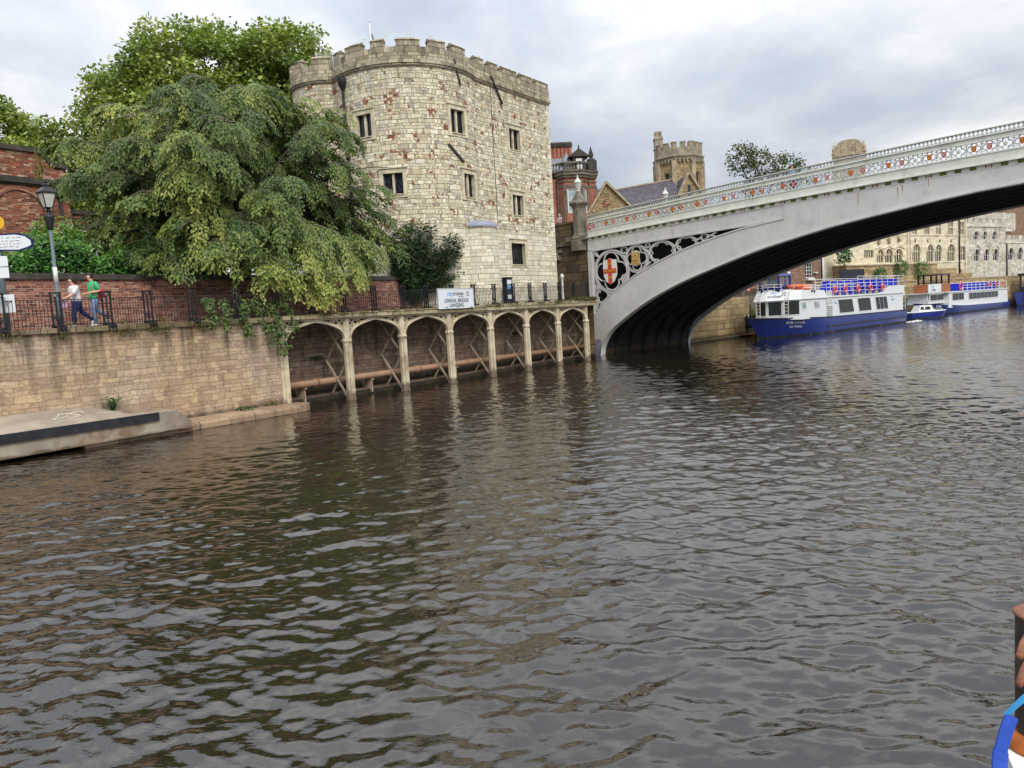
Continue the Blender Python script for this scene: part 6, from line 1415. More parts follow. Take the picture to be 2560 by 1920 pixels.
clump_tree('ash_tree', 'sparse dark green tree with open twigs standing beyond the bridge parapet', (30.5, 92, 5), [((28.4,91,19.6),(1.7,2,2.5)),((30.6,92,19.4),(2.2,2.2,2.0)),((33.9,93,18.9),(2.4,2.4,2.1)),((31.5,91.5,16.5),(3.4,2.6,2.3)),((36.8,94,17.9),(1.7,1.8,1.4))], M['leaf_far'], 300, 18, .3, .2, seed=62, crad=(.45,.85), gap=.28)
# ================================================================== far bank: pier wall, slope, terrace, guildhall and its neighbours
pw = thing('pier_wall', 'buff stone wall of the bridge pier running along the far bank', 'wall', BR, (0, 19, 0)); part('wall', MB().box(-8, .3, 13.62, 26.0, -2, 4.1), M['pier'], pw); part('footing', MB().box(-1, .55, 13.62, 26.2, -2, .22), M['pier'], pw)
bg_ = MB(); bg_.strip([(.2,26,-.3),(-.2,40,-.3),(1,62,-.3),(.2,78,-.3),(5.5,110,-.3),(14,146,-.3),(24,190,-.3)], [(-2.4,26,2.3),(-3,40,2.6),(-2.6,62,2.6),(-1.6,78,2.8),(3.7,110,3),(12,146,3),(22,190,3)], flip=True)
bg_.strip([(-2.4,26,2.3),(-3,40,2.6),(-2.6,62,2.6),(-1.6,78,2.8),(3.7,110,3),(12,146,3),(22,190,3)], [(-12,26,5.2),(-12,40,5.2),(-14,62,5.3),(-14,78,5.3),(-9,110,5.3),(0,146,5.3),(10,190,5.3)], flip=True); struct('river_bank', bg_, M['earth'], BR)
lv = Leaves(); bri = BR
for k in range(9000):
    n = ru(26, 74); f = rnd(); x = lerp(.2, -3.0, f) + .012*max(0, n-50); z = lerp(-.1, 2.5, f); p = bri @ Vector((x, n, z)); h = ru(.2,.55)*(1.7 if 55 < n < 74 else 1)
    lv.add(p, Vector((ru(-.4,.4), ru(-.4,.4), 1)).normalized(), rdir(), h, h*.16, rnd())
for k in range(70):
    n = random.choice([ru(26.5,31), ru(56,74)]); f = ru(.2,.9); p = bri @ Vector((lerp(.2,-3,f)+.012*max(0,n-50), n, lerp(0,2.5,f)+.3)); leafball(lv, p, (.8,.8,.6), 60, .26, ru(.1,.6))
leaf_solo('bank_grass', lv, M['leaf_grass'], 'rough grass and weeds on the far bank between the boats', 'grass', (30,90,1), kind='stuff')
# walkway frames and gangway by the pier
gw = thing('gangway', 'dark steel gangway with rails between the pier wall and the moored boat', 'gangway', BR, (-.2, 22, 1)); f = MB()
gx = [(BR.inverted() @ Vector(p)) for p in ((22.2,78.6,2.55),(25.4,80.2,1.9))]
d_ = gx[1]-gx[0]
for dz_ in (.15, .55, .95, 1.3): f.bar(gx[0]+Vector((0,0,dz_)), gx[1]+Vector((0,0,dz_)), .06)
for k in range(7): p = gx[0]+d_*(k/6); f.bar(p, p+Vector((0,0,1.3)), .06)
for p in ((23.45,78.4,-.5),(24.6,79.0,-.5),(25.6,79.4,-.5)): q_ = BR.inverted() @ Vector(p); f.bar(q_, q_+Vector((0,0,2.7)), .16)
q0, q1 = BR.inverted() @ Vector((23.4,78.3,.25)), BR.inverted() @ Vector((26.2,79.6,.25)); part('rail', f, M['black_iron'], gw); part('platform', MB().bar(q0, q1, .9, .14), M['rust_steel'], gw); part('screen', MB().bar(BR.inverted() @ Vector((23.6,78.9,1.45)), BR.inverted() @ Vector((25.6,79.8,1.45)), .06, 1.3), M['navy_panel'], gw); part('deck', MB().bar(gx[0], gx[1], .9, .12), M['fix_white'], gw)
mp = thing('mooring_pile', 'tall grey timber mooring pile behind the bow of the large boat', 'pile', W0, (24.6, 80.2, 0)); part('pile', MB().tube([(24.6,80.2,-2),(24.6,80.2,6.2)], .26, 10), M['bark'], mp)
# ---- guildhall
GHL = thing('guildhall', 'long cream stone riverside hall with traceried pointed windows and drain pipes', 'building', G, (0, 5, 5)); path = lambda u: (u, 0.0); nr_ = lambda u: (0.0, -1.0)
def arched(mb_w, gl_mb, hood, x0, x1, z0, z1, lights, y=0.0, depth=.35):
    """pointed window: reveal frame, mullions with tracery, dark glass, hood mould; sits in a rectangular hole filled above the arch"""
    cx, h = (x0+x1)/2, (x1-x0)/2; rise = min(h*1.15, (z1-z0)*.5); zs = z1-rise; N = 8
    L = [(x0 + h*(1-math.cos(k/N*PI/2))*1.0, zs + rise*math.sin(k/N*PI/2)) for k in range(N+1)]; Rr = [(2*cx-x, z) for x, z in L[::-1][1:]]
    curve = L + Rr
    mb_w.add([(x,y,z) for x, z in L] + [(x0,y,z1)], [tuple(range(N+1))[::-1] + (N+1,)][:1]); mb_w.add([(x,y,z) for x, z in [L[-1]] + Rr] + [(x1,y,z1)], [tuple(range(len(Rr)+1))[::-1] + (len(Rr)+1,)][:1])
    mb_w.strip([(x,y,z) for x, z in curve], [(x,y+depth,z) for x, z in curve], flip=False)
    for k in range(1, lights): x = lerp(x0, x1, k/lights); gl_mb.box(x-.07, x+.07, y+.12, y+.26, z0, zs+rise*math.sin(math.acos(min(1, abs(x-cx)/h)))*.93)
    for k in range(lights):
        xa, xb = lerp(x0,x1,k/lights), lerp(x0,x1,(k+1)/lights); xm = (xa+xb)/2; gl_mb.tube([(xa+.05,y+.18,zs-.1),(xa+.12,y+.18,zs+.15),(xm,y+.18,zs+.32),(xb-.12,y+.18,zs+.15),(xb-.05,y+.18,zs-.1)], .05, 4, 0, False)
    hood.tube([(cx+(x-cx)*1.12, y-.06, zs+(z-zs)*1.1) for x, z in curve], .1, 5, 0, False)
wm, hood = MB(), MB(); holes = []
AW = [(1.1,3.4,8.4,11.25,4),(5.35,7.35,8.4,11.15,3),(7.85,9.85,8.4,11.15,3),(11.6,14.0,8.4,11.2,4)]; BW = [(-8.7,-7.0,8.45,10.5,3),(-6.55,-4.5,8.4,10.5,3),(-3.9,-1.8,8.45,10.5,3)]
UW = [(1.0,2.6,12.95,15.4),(4.7,6.3,12.95,15.4),(8.3,9.9,12.95,15.4),(12.0,13.7,12.95,15.4),(15.55,17.15,12.95,15.1),(15.7,17.5,8.5,10.9)]; SW = [(-12.0,-9.6,9.25,10.4)]; LW = [(1.1,3.2,6.1,6.8),(6.4,7.6,6.3,6.9),(8.2,9.2,6.3,6.9),(12.5,14.8,6.4,7.0),(15.6,16.4,6.2,6.9)]
for a in AW + BW + UW + SW + LW: holes.append(a[:4])
for x in (2.0,5.7,9.4,13.0): holes.append((x-.28, x+.28, 11.5, 12.1))
wall_sheet(wm, path, nr_, -22, 17.7, 3.5, 17.5, holes, .35); 
TRC = {}
for a in AW + BW: TRC[a] = MB(); arched(wm, TRC[a], hood, *a)
part('wall', wm, M['guild'], GHL)
for a in UW + SW + LW:
    (x0,x1,z0,z1) = a; trm = TRC[a] = MB(); nl = max(2, int((x1-x0)/.5))
    for k in range(1, nl): x = lerp(x0,x1,k/nl); trm.box(x-.08,x+.08,.1,.28,z0,z1)
    if z1-z0 > 2: trm.box(x0,x1,.1,.26,(z0+z1)/2-.07,(z0+z1)/2+.07)
for a in AW + BW + UW + SW + LW: (x0,x1,z0,z1) = a[:4]; w_ = part('window', MB().box(x0, x1, .3, .34, z0, z1), M['glass'], GHL); part('tracery', TRC[a], M['guild'], w_)
hd_ = [(-9.2,10.6),(-8.4,10.85),(-7.0,10.6),(-5.6,11.05),(-4.3,10.55),(-2.9,11.05),(-1.1,10.6)]
hood.tube([(x,-.08,z) for x, z in hd_], .11, 5, 0, False)
for z, d in ((12.75,.12),(8.15,.1),(12.6,.06)): hood.box(-22 if z > 12 else -20, 17.7, -d, 0, z, z+.14)
part('string_course', hood, M['guild'], GHL)
for x, z in ((-8.4,11.3),(-5.6,11.45),(-2.9,11.75)): part('statue_niche', MB().lathe((x,-.2,z-.1), [(.08,0),(.25,.2),(.2,.5),(.3,.7),(.1,1.0)], 8), M['gold_ash'], GHL)
for x, z0, z1 in ((.1,8.3,17),(15.4,3.6,17)): part('drain_pipe', MB().tube([(x,-.14,z0),(x,-.14,z1)], .13, 8), M['black_iron'], GHL)
part('buttress', MB().box(-.5,-.1,-.3,0,3.5,17).box(17.3,17.7,-.2,0,3.5,17), M['guild'], GHL); part('roof', MB().box(-22,17.7,.36,14,17.0,17.4), M['lead'], GHL)
tw_ = thing('terrace_wall', 'lower stained stone terrace wall in front of the cream hall', 'wall', G, (0, -3, 3)); w = MB(); w.box(-20, 4.5, -2.2, -.02, 3, 7.85); w.box(-24, 62, -2.8, -2.25, -1, 5.2); w.box(-24, 62, -2.25, -.02, 4.5, 5.1); w.box(4.5, 11, -1.9, -1.5, 5.103, 7.1); w.box(8.5, 17, -1.4, -1.0, 5.103, 6.2); part('wall', w, M['pier'], tw_)
part('coping', MB().box(-20.1, 4.6, -2.35, -.02, 7.853, 8.03).box(-24, 62, -2.9, -2.2, 5.203, 5.35), M['gold_ash'], tw_)
dfn = thing('dark_hoarding', 'dark blue grey boarded screen on the terrace left of the hall', 'fence', G, (-19, -2.9, 6)); part('boards', MB().box(-22.5, -16.6, -2.95, -2.85, 5.45, 7.35), M['navy_panel'], dfn)
HB = thing('brick_cottage', 'brown brick house end with one white sash window beyond the bridge', 'house', G, (-26, 3, 4)); w = MB(); wall_sheet(w, path, nr_, -30, -22.6, 1, 14, [(-26.5,-24.75,6.5,8.55)], .15); w.box(-30,-22.6,.5,9,1,13.9); part('wall', w, M['brick_brown'], HB); sash(HB, path, nr_, -26.5, -24.75, 6.5, 8.55, mull=2, bars=3)
part('vent_box', MB().box(-26.4,-24.9,-.5,-.01,6.1,6.45).box(-24.7,-24.0,-.4,-.01,7.1,7.25), M['fix_white'], HB); part('drain_pipe', MB().tube([(-22.7,-.1,1),(-22.7,-.1,13)], .1, 6), M['black_iron'], HB)
H2 = thing('dark_brick_house', 'dark shadowed brick house with a red door frame behind the boat wheelhouse', 'house', G, (-38, 3, 3)); part('wall', MB().box(-52,-30.1,1.5,10,0,13), M['brick_brown'], H2); part('door_frame', MB().box(-31.3,-30.4,1.4,1.49,5.0,9.0), M['red_deep'], H2)
iv = Leaves(); random.seed(71)
for k in range(500): p = G @ Vector((ru(-33.2,-31.6), 1.35+ru(-.2,.1), ru(3.5,9.5))); iv.add(p, rdir(), rdir(), .35, .25, rnd())
leaf_solo('ivy', iv, M['leaf_fresh'], 'dark ivy climbing the shadowed brick house', 'ivy', G @ Vector((-32.4,1.3,3.5)))
PB = thing('pale_house', 'pale grey stone battlemented house with arched white sash windows', 'building', G, (25, 4, 4)); holes = [(20.5,22.2,8.25,10.35),(23.85,25.55,8.25,10.35),(27.1,28.85,8.25,10.35),(20.3,21.9,12.0,13.5),(23.4,24.8,12.05,13.5),(26.7,28.2,12.05,13.55)]
w = MB(); wall_sheet(w, path, nr_, 17.72, 31.6, 3.5, 14.3, holes, .25); hood = MB(); dummy = MB()
for a in holes: arched(w, dummy, hood, *a, 1)
part('wall', w, M['palew'], PB)
for a in holes: sash(PB, path, nr_, *a, inset=.15, mull=1, bars=1)
for x in (21.3,24.7,28.0): hood.tube([(x-1.2,-.06,10.2),(x-1.0,-.06,10.7),(x,-.06,11.1),(x+1.0,-.06,10.7),(x+1.2,-.06,10.2)], .1, 5, 0, False)
hood.box(17.72,31.6,-.15,0,14.3,14.5); part('hood_mould', hood, M['palew'], PB)
bt2 = MB().box(17.72,31.6,.0,.4,14.503,15.1)
for k in range(6): bt2.box(18.6+k*2.25,19.9+k*2.25,-.02,.42,15.1,15.85)
part('battlement', bt2, M['palew'], PB); part('upper_wall', MB().box(24,41.9,3,12,14,17.5), M['palew'], PB)
PC = thing('grey_house', 'lower pale stone battlemented house with white arched windows at the right edge', 'building', G, (38, 4, 4)); holes = [(32.6,34.4,8.3,10.5),(36.1,37.9,8.3,10.55),(39.6,41.4,8.3,10.5),(43,44.8,8.3,10.5)]; w = MB(); wall_sheet(w, path, nr_, 31.62, 82, 3.5, 11.4, holes, .25); hood = MB()  # unseen stretch past the right edge is added to fill the water reflection
for a in holes: arched(w, dummy, hood, *a, 1)
part('wall', w, M['palew'], PC)
for a in holes: sash(PC, path, nr_, *a, inset=.15, mull=1, bars=1)
hood.box(31.62,82,-.12,0,11.4,11.55); part('hood_mould', hood, M['palew'], PC); bt2 = MB().box(31.62,82,0,.4,11.553,12.1)
for k in range(22): bt2.box(32.2+k*2.2,33.5+k*2.2,-.02,.42,12.1,12.9)
part('battlement', bt2, M['palew'], PC); part('drain_pipe', MB().tube([(31.9,-.12,3.6),(31.9,-.12,11.3)], .12, 6), M['black_iron'], PC)
RBk = thing('red_brick_block', 'plain red brown brick block behind the battlemented houses at the right edge', 'building', G, (44, 8, 4)); part('wall', MB().box(42,82,5,15,3,20), M['brick_brown'], RBk)
random.seed(72)
clump_tree('young_tree', 'small slender green tree in front of the cream hall terrace', tuple(G @ Vector((-21,-2.6,5.4))), [(tuple(G @ Vector((-21,-2.6,9.0))),(1.0,1.0,1.6))], M['leaf_fresh'], 26, 26, .3, .06, seed=73, crad=(.4,.6), limbs=False)
for x, z, r in ((-7,7.2,1.3),(-1.5,7.0,1.5),(-12.5,6.4,1.0)):
    lv = Leaves(); p = G @ Vector((x,-2.9,z)); leafball(lv, p, (r,.6,r), 500, .3, .6); leaf_solo('terrace_shrub', lv, M['leaf_fresh'], {-7:'leafy shrub under the three arched windows of the cream hall',-1.5:'widest leafy shrub on the terrace by the drain pipe',-12.5:'small low shrub on the terrace near the dark screen'}[x], 'shrub', p)
# ================================================================== boats
def hull(mb, L, hb, zdeck, zk, bow_over, n=26, stern_flare=.93, m=0, m2=1, boot=.18, fine=.33, power=1.9):
    """hull from stern x=0 to stem x=L at the waterline; bow rakes forward by bow_over at deck level"""
    secs = []
    for i in range(n+1):
        x = i/n; f = 1.0 if x < 1-fine else max(0.0, 1-((x-(1-fine))/fine)**power); f = f*(.93 + .07*min(1, x/.15)); row = []
        for z, k in ((zk, .8), (-.02, .93), (boot, .95), (zdeck(x)*.45, .98), (zdeck(x)*.8, 1.0), (zdeck(x), 1.0)):
            zz = max(0, min(1, (z-zk)/(zdeck(1)-zk))); xx = x*(L + bow_over*zz) ; fl = f**(1.25-.45*zz) if f > 0 else 0
            row.append((xx, hb*fl*k, z))
        secs.append(row)
    J = len(secs[0])
    for sg in (1, -1):
        vs = [(p[0], p[1]*sg, p[2]) for r in secs for p in r]; fs, mats = [], []
        for i in range(n):
            for j in range(J-1):
                q = (i*J+j, (i+1)*J+j, (i+1)*J+j+1, i*J+j+1); (fs if j >= 2 else mats).append(q if sg < 0 else q[::-1])
        mb.add(vs, fs, m, True); mb.add(vs, mats, m2, True)
    r = secs[0]; mb.add([(p[0], p[1], p[2]) for p in r] + [(p[0], -p[1], p[2]) for p in r[::-1]], [tuple(range(2*J))], m)
    top = [(r_[-1][0], r_[-1][1], r_[-1][2]) for r_ in secs]; return secs, top
def deck_cover(mb, top, dz=-.02, m=0):
    A = [(x, y, z+dz) for x, y, z in top]; B = [(x, -y, z+dz) for x, y, z in top]; mb.strip(A, B, m, flip=True)
def loft(mb, poly0, z0, poly1, z1, m=0, cap=True):
    n = len(poly0); z0s = z0 if hasattr(z0, '__len__') else [z0]*n; z1s = z1 if hasattr(z1, '__len__') else [z1]*n
    v = [(x,y,z) for (x,y), z in zip(poly0, z0s)] + [(x,y,z) for (x,y), z in zip(poly1, z1s)]
    fs = [(i, (i+1)%n, n+(i+1)%n, n+i) for i in range(n)] + ([tuple(range(n))[::-1], tuple(range(n, 2*n))] if cap else [])
    return mb.add(v, fs, m)
def rails(mb, pts, hs, every=1.5, r=.03):
    for h_ in hs: mb.tube([(x,y,z+h_) for x,y,z in pts], r, 5)
    for (a, b) in zip(pts, pts[1:]):
        a, b = Vector(a), Vector(b); k = max(1, round((b-a).length/every))
        for i in range(k+1): p = a.lerp(b, i/k); mb.bar(p, p + Vector((0,0,max(hs))), r*1.6)
def life_ring(frame, p, label, group, R=.33, flat=False):
    b_ = thing('lifebuoy', label, 'lifebuoy', frame, p, group); x, y, z = p; n = 20
    part('ring', MB().tube([(x+R*math.cos(2*PI*k/n), y, z+R*math.sin(2*PI*k/n)) for k in range(n)], .095, 8, closed=True), M['orange'], b_); bd = MB()
    for k in range(4): a = PI/4+PI/2*k; bd.tube([(x+R*math.cos(a+q), y, z+R*math.sin(a+q)) for q in (-.1, .1)], .102, 8)
    part('band', bd, M['fix_white'], b_)
def side_window(parent, x0, x1, z0, z1, y, rake=0.0, bars=0, gl='glass_boat', sgn=1):
    f = MB(); P = lambda x, z, d: (x + rake*(z-z0)/(z1-z0), y + sgn*d, z); e = .07
    for a, b_, c, d_ in ((x0-e,x1+e,z0-e,z0),(x0-e,x1+e,z1,z1+e),(x0-e,x0,z0,z1),(x1,x1+e,z0,z1)):
        f.add([P(a,c,.0),P(b_,c,.0),P(b_,d_,.0),P(a,d_,.0),P(a,c,.035),P(b_,c,.035),P(b_,d_,.035),P(a,d_,.035)], [(4,5,6,7),(0,1,5,4),(1,2,6,5),(2,3,7,6),(3,0,4,7)])
    for k in range(bars): x = lerp(x0,x1,(k+1)/(bars+1)); f.add([P(x-.03,z0,.03),P(x+.03,z0,.03),P(x+.03,z1,.03),P(x-.03,z1,.03)], [(0,1,2,3)])
    w = part('window', f, M['boat_white'], parent); part('pane', MB().add([P(x0,z0,.012),P(x1,z0,.012),P(x1,z1,.012),P(x0,z1,.012)], [(0,1,2,3),(3,2,1,0)][:1]), M[gl], w)
hd = math.atan2(-.6884, -.7254); SB = fr(46.08, 93.2, hd)
RP = thing('passenger_boat', 'large blue and white two deck passenger boat moored nearest the bridge', 'boat', SB, (15, 0, 0))
zd = lambda x: 1.47 + .12*x + .42*max(0, (x-.55)/.45)**2
hm = MB(); secs, top = hull(hm, 30, 2.5, zd, -.9, 3.4); part('hull', hm, [M['boat_blue'], M['boat_boot']], RP)
dkm = MB(); deck_cover(dkm, top, -.03); part('deck', dkm, M['lattice'], RP)
rb = MB(); 
rb.tube([(x, 2.5*(.93+.07*min(1, x/4.5))*1.0+.03 - max(0,(x-20))*.012, .72+.0*x) for x in (0,2,4.5,8,12,16,20,22)], .06, 6); rb.tube([(p[0],p[1]+.02,p[2]+.02) for p in top], .06, 6); rb.tube([(p[0],-p[1]-.02,p[2]+.02) for p in top], .06, 6)
part('rubbing_strake', rb, M['boat_boot'], RP)
lower = [(3.2,-2.3),(27.4,-2.3),(29.1,-1.35),(29.6,0),(29.1,1.35),(27.4,2.3),(3.2,2.3)]
cab = MB(); loft(cab, lower, [1.45,1.6,1.7,1.75,1.7,1.6,1.45], lower, 3.5); cab.box(.6,3.2,-2.3,2.3,3.2,3.6); cab.box(1.2,3.2,2.15,2.3,1.45,3.2); part('cabin', cab, M['boat_white'], RP)
u0 = [(21.9,-2.45),(27.6,-2.45),(29.5,-1.45),(30.0,0),(29.5,1.45),(27.6,2.45),(21.9,2.45)]; u1 = [(22.4,-2.35),(27.2,-2.35),(28.7,-1.35),(29.1,0),(28.7,1.35),(27.2,2.35),(22.4,2.35)]
bul = MB(); loft(bul, u0, 3.503, u1, [4.27,4.38,4.52,4.55,4.52,4.38,4.27]); part('forward_bulwark', bul, M['boat_white'], RP)
up = MB(); up.box(1.0,21.9,-2.42,2.42,3.503,3.66); up.box(.7,6.0,-2.4,2.4,4.25,4.42); up.box(1.0,5.9,2.2,2.4,3.66,4.25); up.box(1.0,5.9,-2.4,-2.2,3.66,4.25); up.prism([(5.9,3.66),(8.2,3.66),(5.9,4.25)], (0,2.2,0), (1,0,0), (0,0,1), (0,1,0), .2); part('upper_deck', up, M['boat_white'], RP)
for x0, x1, b in ((15.0,18.85,0),(10.35,14.0,0),(5.6,9.2,2)): side_window(RP, x0+.25, x1-.1, 1.86, 3.22, 2.3, rake=.45, bars=b); side_window(RP, x0+.25, x1-.1, 1.86, 3.22, -2.3, rake=.45, bars=b, sgn=-1)
for x0, x1 in ((26.2,27.25),(23.3,24.6)): side_window(RP, x0+.1, x1-.1, 2.6, 3.18, 2.3, rake=.15, gl='glass_pale')
def face_window(a, b, f0, f1, z0, z1, o=.0):
    """window on the flat cabin face from plan point a to b, between fractions f0 and f1"""
    a, b = Vector((*a,0)), Vector((*b,0)); d = b-a; n = Vector((d.y,-d.x,0)).normalized(); 
    if n.x < 0 and abs(n.x) > .2: n = -n
    if abs(n.x) <= .2 and n.y < 0: n = -n
    p0, p1 = a+d*f0, a+d*f1; f = MB(); t_ = d.normalized(); P = lambda x, z, k: tuple(p0 + t_*x + n*k + Vector((0,0,z))); L = (p1-p0).length; e = .06
    for q in ((-e,L+e,z0-e,z0),(-e,L+e,z1,z1+e),(-e,0,z0,z1),(L,L+e,z0,z1)): f.bar(P((q[0]+q[1])/2-(q[1]-q[0])/2,(q[2]+q[3])/2,.02), P((q[0]+q[1])/2+(q[1]-q[0])/2,(q[2]+q[3])/2,.02), .04, q[3]-q[2])
    w = part('window', f, M['boat_white'], RP); part('pane', MB().add([P(0,z0,.012),P(L,z0,.012),P(L,z1,.012),P(0,z1,.012)], [(0,1,2,3)]), M['glass_boat'], w)
for sg in (1, -1): face_window((27.4,sg*2.3), (29.1,sg*1.35), .1, .9, 2.12, 3.38); face_window((29.1,sg*1.35), (29.6,0), .1, .9, 2.12, 3.38)
wh = MB(); A_ = [(26.9,-1.05),(29.0,-.95),(29.0,.95),(26.9,1.05)]
for x, y in A_: wh.box(x-.08,x+.08,y-.08,y+.08,4.4,5.95)
loft(wh, [(26.7,-1.2),(29.3,-1.1),(29.3,1.1),(26.7,1.2)], 5.85, [(26.8,-1.1),(29.1,-1.0),(29.1,1.0),(26.8,1.1)], 6.03); wh.box(26.9,29.0,-1.0,1.0,4.35,4.85); wh.box(27.75,27.88,.95,1.06,4.85,5.9); wh.box(26.85,27.1,.9,1.08,4.85,5.9); wp = part('wheelhouse', wh, M['boat_blue'], RP)
pg = MB(); pg.strip([(x,y,4.85) for x,y in A_[1:]+A_[:1]], [(x,y,5.86) for x,y in A_[1:]+A_[:1]]); pg.strip([A_[0]+(4.85,), A_[1]+(4.85,)], [A_[0]+(5.86,), A_[1]+(5.86,)]); part('pane', pg, M['clear'], wp)
part('lamp', MB().lathe((26.6,.8,5.9), [(.1,0),(.16,.1),(.16,.28),(.05,.34)], 8), M['fix_white'], RP)
rl = MB(); rails(rl, [(6.0,2.36,3.66),(21.9,2.36,3.66)], (.45,.85,1.2), 1.6); rails(rl, [(21.9,2.36,4.27),(28.0,1.9,4.4)], (.25,.5), 1.5); rails(rl, [(.8,2.3,4.42),(14.2,2.3,4.42)], (.45,.8,1.15), 1.7); rails(rl, [(.8,-2.3,4.42),(14.2,-2.3,4.42)], (.45,.8,1.15), 1.7); rails(rl, [(.8,-2.3,4.42),(.8,2.3,4.42)], (.45,.8,1.15), 1.5); rails(rl, [(14.2,2.3,4.2),(20.9,2.3,4.2)], (.55,.95), 1.6)
rails(rl, [(6.0,-2.36,3.66),(21.9,-2.36,3.66)], (.45,.85,1.2), 1.6); rails(rl, [(.2,2.2,1.5),(.2,-2.2,1.5)], (.5,1.0,1.4), 1.2); rails(rl, [(29.0,1.2,4.5),(29.3,0,4.55),(29.0,-1.2,4.5)], (.25,.5), .6); part('guard_rail', rl, M['fix_white'], RP)
for sg, (a, b_) in ((1, ((29.35,1.55),(29.15,1.9))), (-1, ((29.9,-.55),(29.8,-1.0)))):
    ld_ = MB()
    for p in (a, b_): ld_.bar((p[0],p[1],1.75), (p[0]-.05,p[1],3.5), .05); ld_.bar((p[0]-.05,p[1],3.5), (p[0]-.75,p[1]-.1*sg,4.55), .05)
    for k in range(9): z = 1.9+k*.3; o = max(0, z-3.5)*.66+.02; ld_.bar((a[0]-o,a[1],z), (b_[0]-o,b_[1],z), .04)
    part('ladder', ld_, M['fix_white'], RP)
part('side_door', MB().box(20.6,21.9,2.3,2.36,1.75,4.2).box(20.55,21.95,2.36,2.39,2.9,2.96), M['lattice'], RP); st_ = MB()
for k in range(6): st_.box(20.6,21.8,2.36,2.5,1.7+k*.19,1.75+k*.19)
part('side_steps', st_, M['boat_white'], RP)
for k, x in enumerate((2.2,4.0,5.8,7.6,9.4,11.2,13.0)):
    s_ = MB(); s_.box(x,x+.5,-2.0,2.0,4.42,4.85); s_.box(x-.05,x+.1,-2.0,2.0,4.85,5.28)
    if x > 6: s_ = MB().box(x,x+.5,-2.0,2.0,4.3,4.8).box(x-.05,x+.1,-2.0,2.0,4.8,5.3)
    part('seat_row', s_, M['seat_blue'], RP)
for x in (7.0,9,11,13,15,17,19): part('seat_row', MB().box(x,x+.5,.4,2.1,3.95,4.15).box(x-.08,x+.08,.4,2.1,4.15,4.62).box(x+.05,x+.4,.5,.6,3.66,3.95).box(x+.05,x+.4,1.9,2.0,3.66,3.95), M['seat_blue'], RP)
def port_text(s, x, z, size, y=2.52, **k): return text_mb(s, size, basis((x, y, z), (-1,0,0), (0,0,1)), **k)
def hull_pt(x):
    for r0, r1 in zip(secs, secs[1:]):
        if r0[4][0] <= x <= r1[4][0]: f = (x-r0[4][0])/(r1[4][0]-r0[4][0]); a = Vector(r0[4]).lerp(Vector(r1[4]), f); b_ = Vector(r0[3]).lerp(Vector(r1[3]), f); t_ = (Vector(r0[4])-Vector(r1[4])).normalized(); return a, b_, t_
def hull_text(s, x, size, dz, **k):
    a, b_, t_ = hull_pt(x); up_ = (a-b_).normalized(); n_ = t_.cross(up_).normalized(); p = b_.lerp(a, .8) + Vector((0,0,dz)) + n_*.035; return text_mb(s, size, basis(p, t_, up_), shear=.25, bold=.008, **k)
part('lettering', hull_text('RIVER PRINCE', 27.7, .42, .05), M['lattice'], RP); part('lettering', hull_text('OF YORK', 27.7, .42, -.33), M['lattice'], RP)
fx = Vector((29.25,1.35,0)) - Vector((29.55,.0,0))
ca, cb_ = Vector((28.95,1.5,4.0)), Vector((29.35,.0,4.0)); ex_ = (ca-cb_).normalized()*-1
ex_ = (cb_-ca).normalized(); nrm_ = Vector((.8,.25,.62)).normalized(); 
def band_text(s, f, z, size, **k):
    # on the raked band between the cabin corner and the centre of the bow face
    lo_ = Vector((29.5,1.45,3.503)).lerp(Vector((30.0,0,3.503)), f); hi_ = Vector((28.7,1.35,4.52)).lerp(Vector((29.1,0,4.55)), f); upv = (hi_-lo_).normalized(); exv = (Vector((29.5,1.45,0))-Vector((30.0,0,0))).normalized(); exv = exv
    p = lo_.lerp(hi_, z); n_ = exv.cross(upv).normalized(); 
    if n_.x < 0: exv = -exv; n_ = -n_
    return text_mb(s, size, basis(p + n_*.012, exv, upv), **k)
part('lettering', band_text('city', .62, .72, .46, bold=.006), M['ink_blue'], RP); part('lettering', band_text('cruises', .5, .38, .46, bold=.006), M['ink_navy'], RP)
def band_pt(f, z): lo_ = Vector((29.5,1.45,3.503)).lerp(Vector((30.0,0,3.503)), f); hi_ = Vector((28.7,1.35,4.52)).lerp(Vector((29.1,0,4.55)), f); return lo_.lerp(hi_, z) + Vector((.02,.008,.015))
em = MB()
for o in (.6, .42): em.tube([band_pt(.1,o), band_pt(-.06,o+.14), band_pt(-.1,o-.0), band_pt(-.22,o+.02)], .025, 4)
part('emblem', em, M['ink_grey'], RP)
part('lettering', port_text('cruises', 4.4, 2.85, .36, y=2.318), M['ink_blue'], RP); part('lettering', port_text('city', 4.7, 3.15, .3, y=2.318), M['ink_blue'], RP); part('lettering', port_text('city', 20.0, 3.1, .26, y=2.318), M['ink_blue'], RP); part('lettering', port_text('cruises', 19.75, 2.9, .26, y=2.318), M['ink_blue'], RP)
for s_, z in (('L2', .42), ('10', .22)): part('draught_mark', text_mb(s_, .2, basis(Vector((30.05,.42,z)), (-.9,.43,0), (0,0,1))), M['lattice'], RP)
fe = MB(); 
for x, y, z in ((28.9,1.5,4.6),(24.7,2.42,4.15),(25.2,2.42,4.2)): fe.lathe((x,y,z), [(.1,0),(.1,.12),(.04,.16)], 6).bar((x,y,z),(x,y,z-.15),.04)
part('deck_light', fe, M['black_iron'], RP)
for i, x in enumerate((20.2,17.7,14.5,11.2,7.8)):
    life_ring(SB, (x, 2.5, 4.28), ['orange lifebuoy on the large boat nearest its bow', 'second orange lifebuoy from the bow of the large boat', 'middle orange lifebuoy of the five on the large boat', 'fourth orange lifebuoy from the bow of the large boat', 'orange lifebuoy on the large boat nearest its stern'][i], 'lifebuoys along the rail of the large boat')
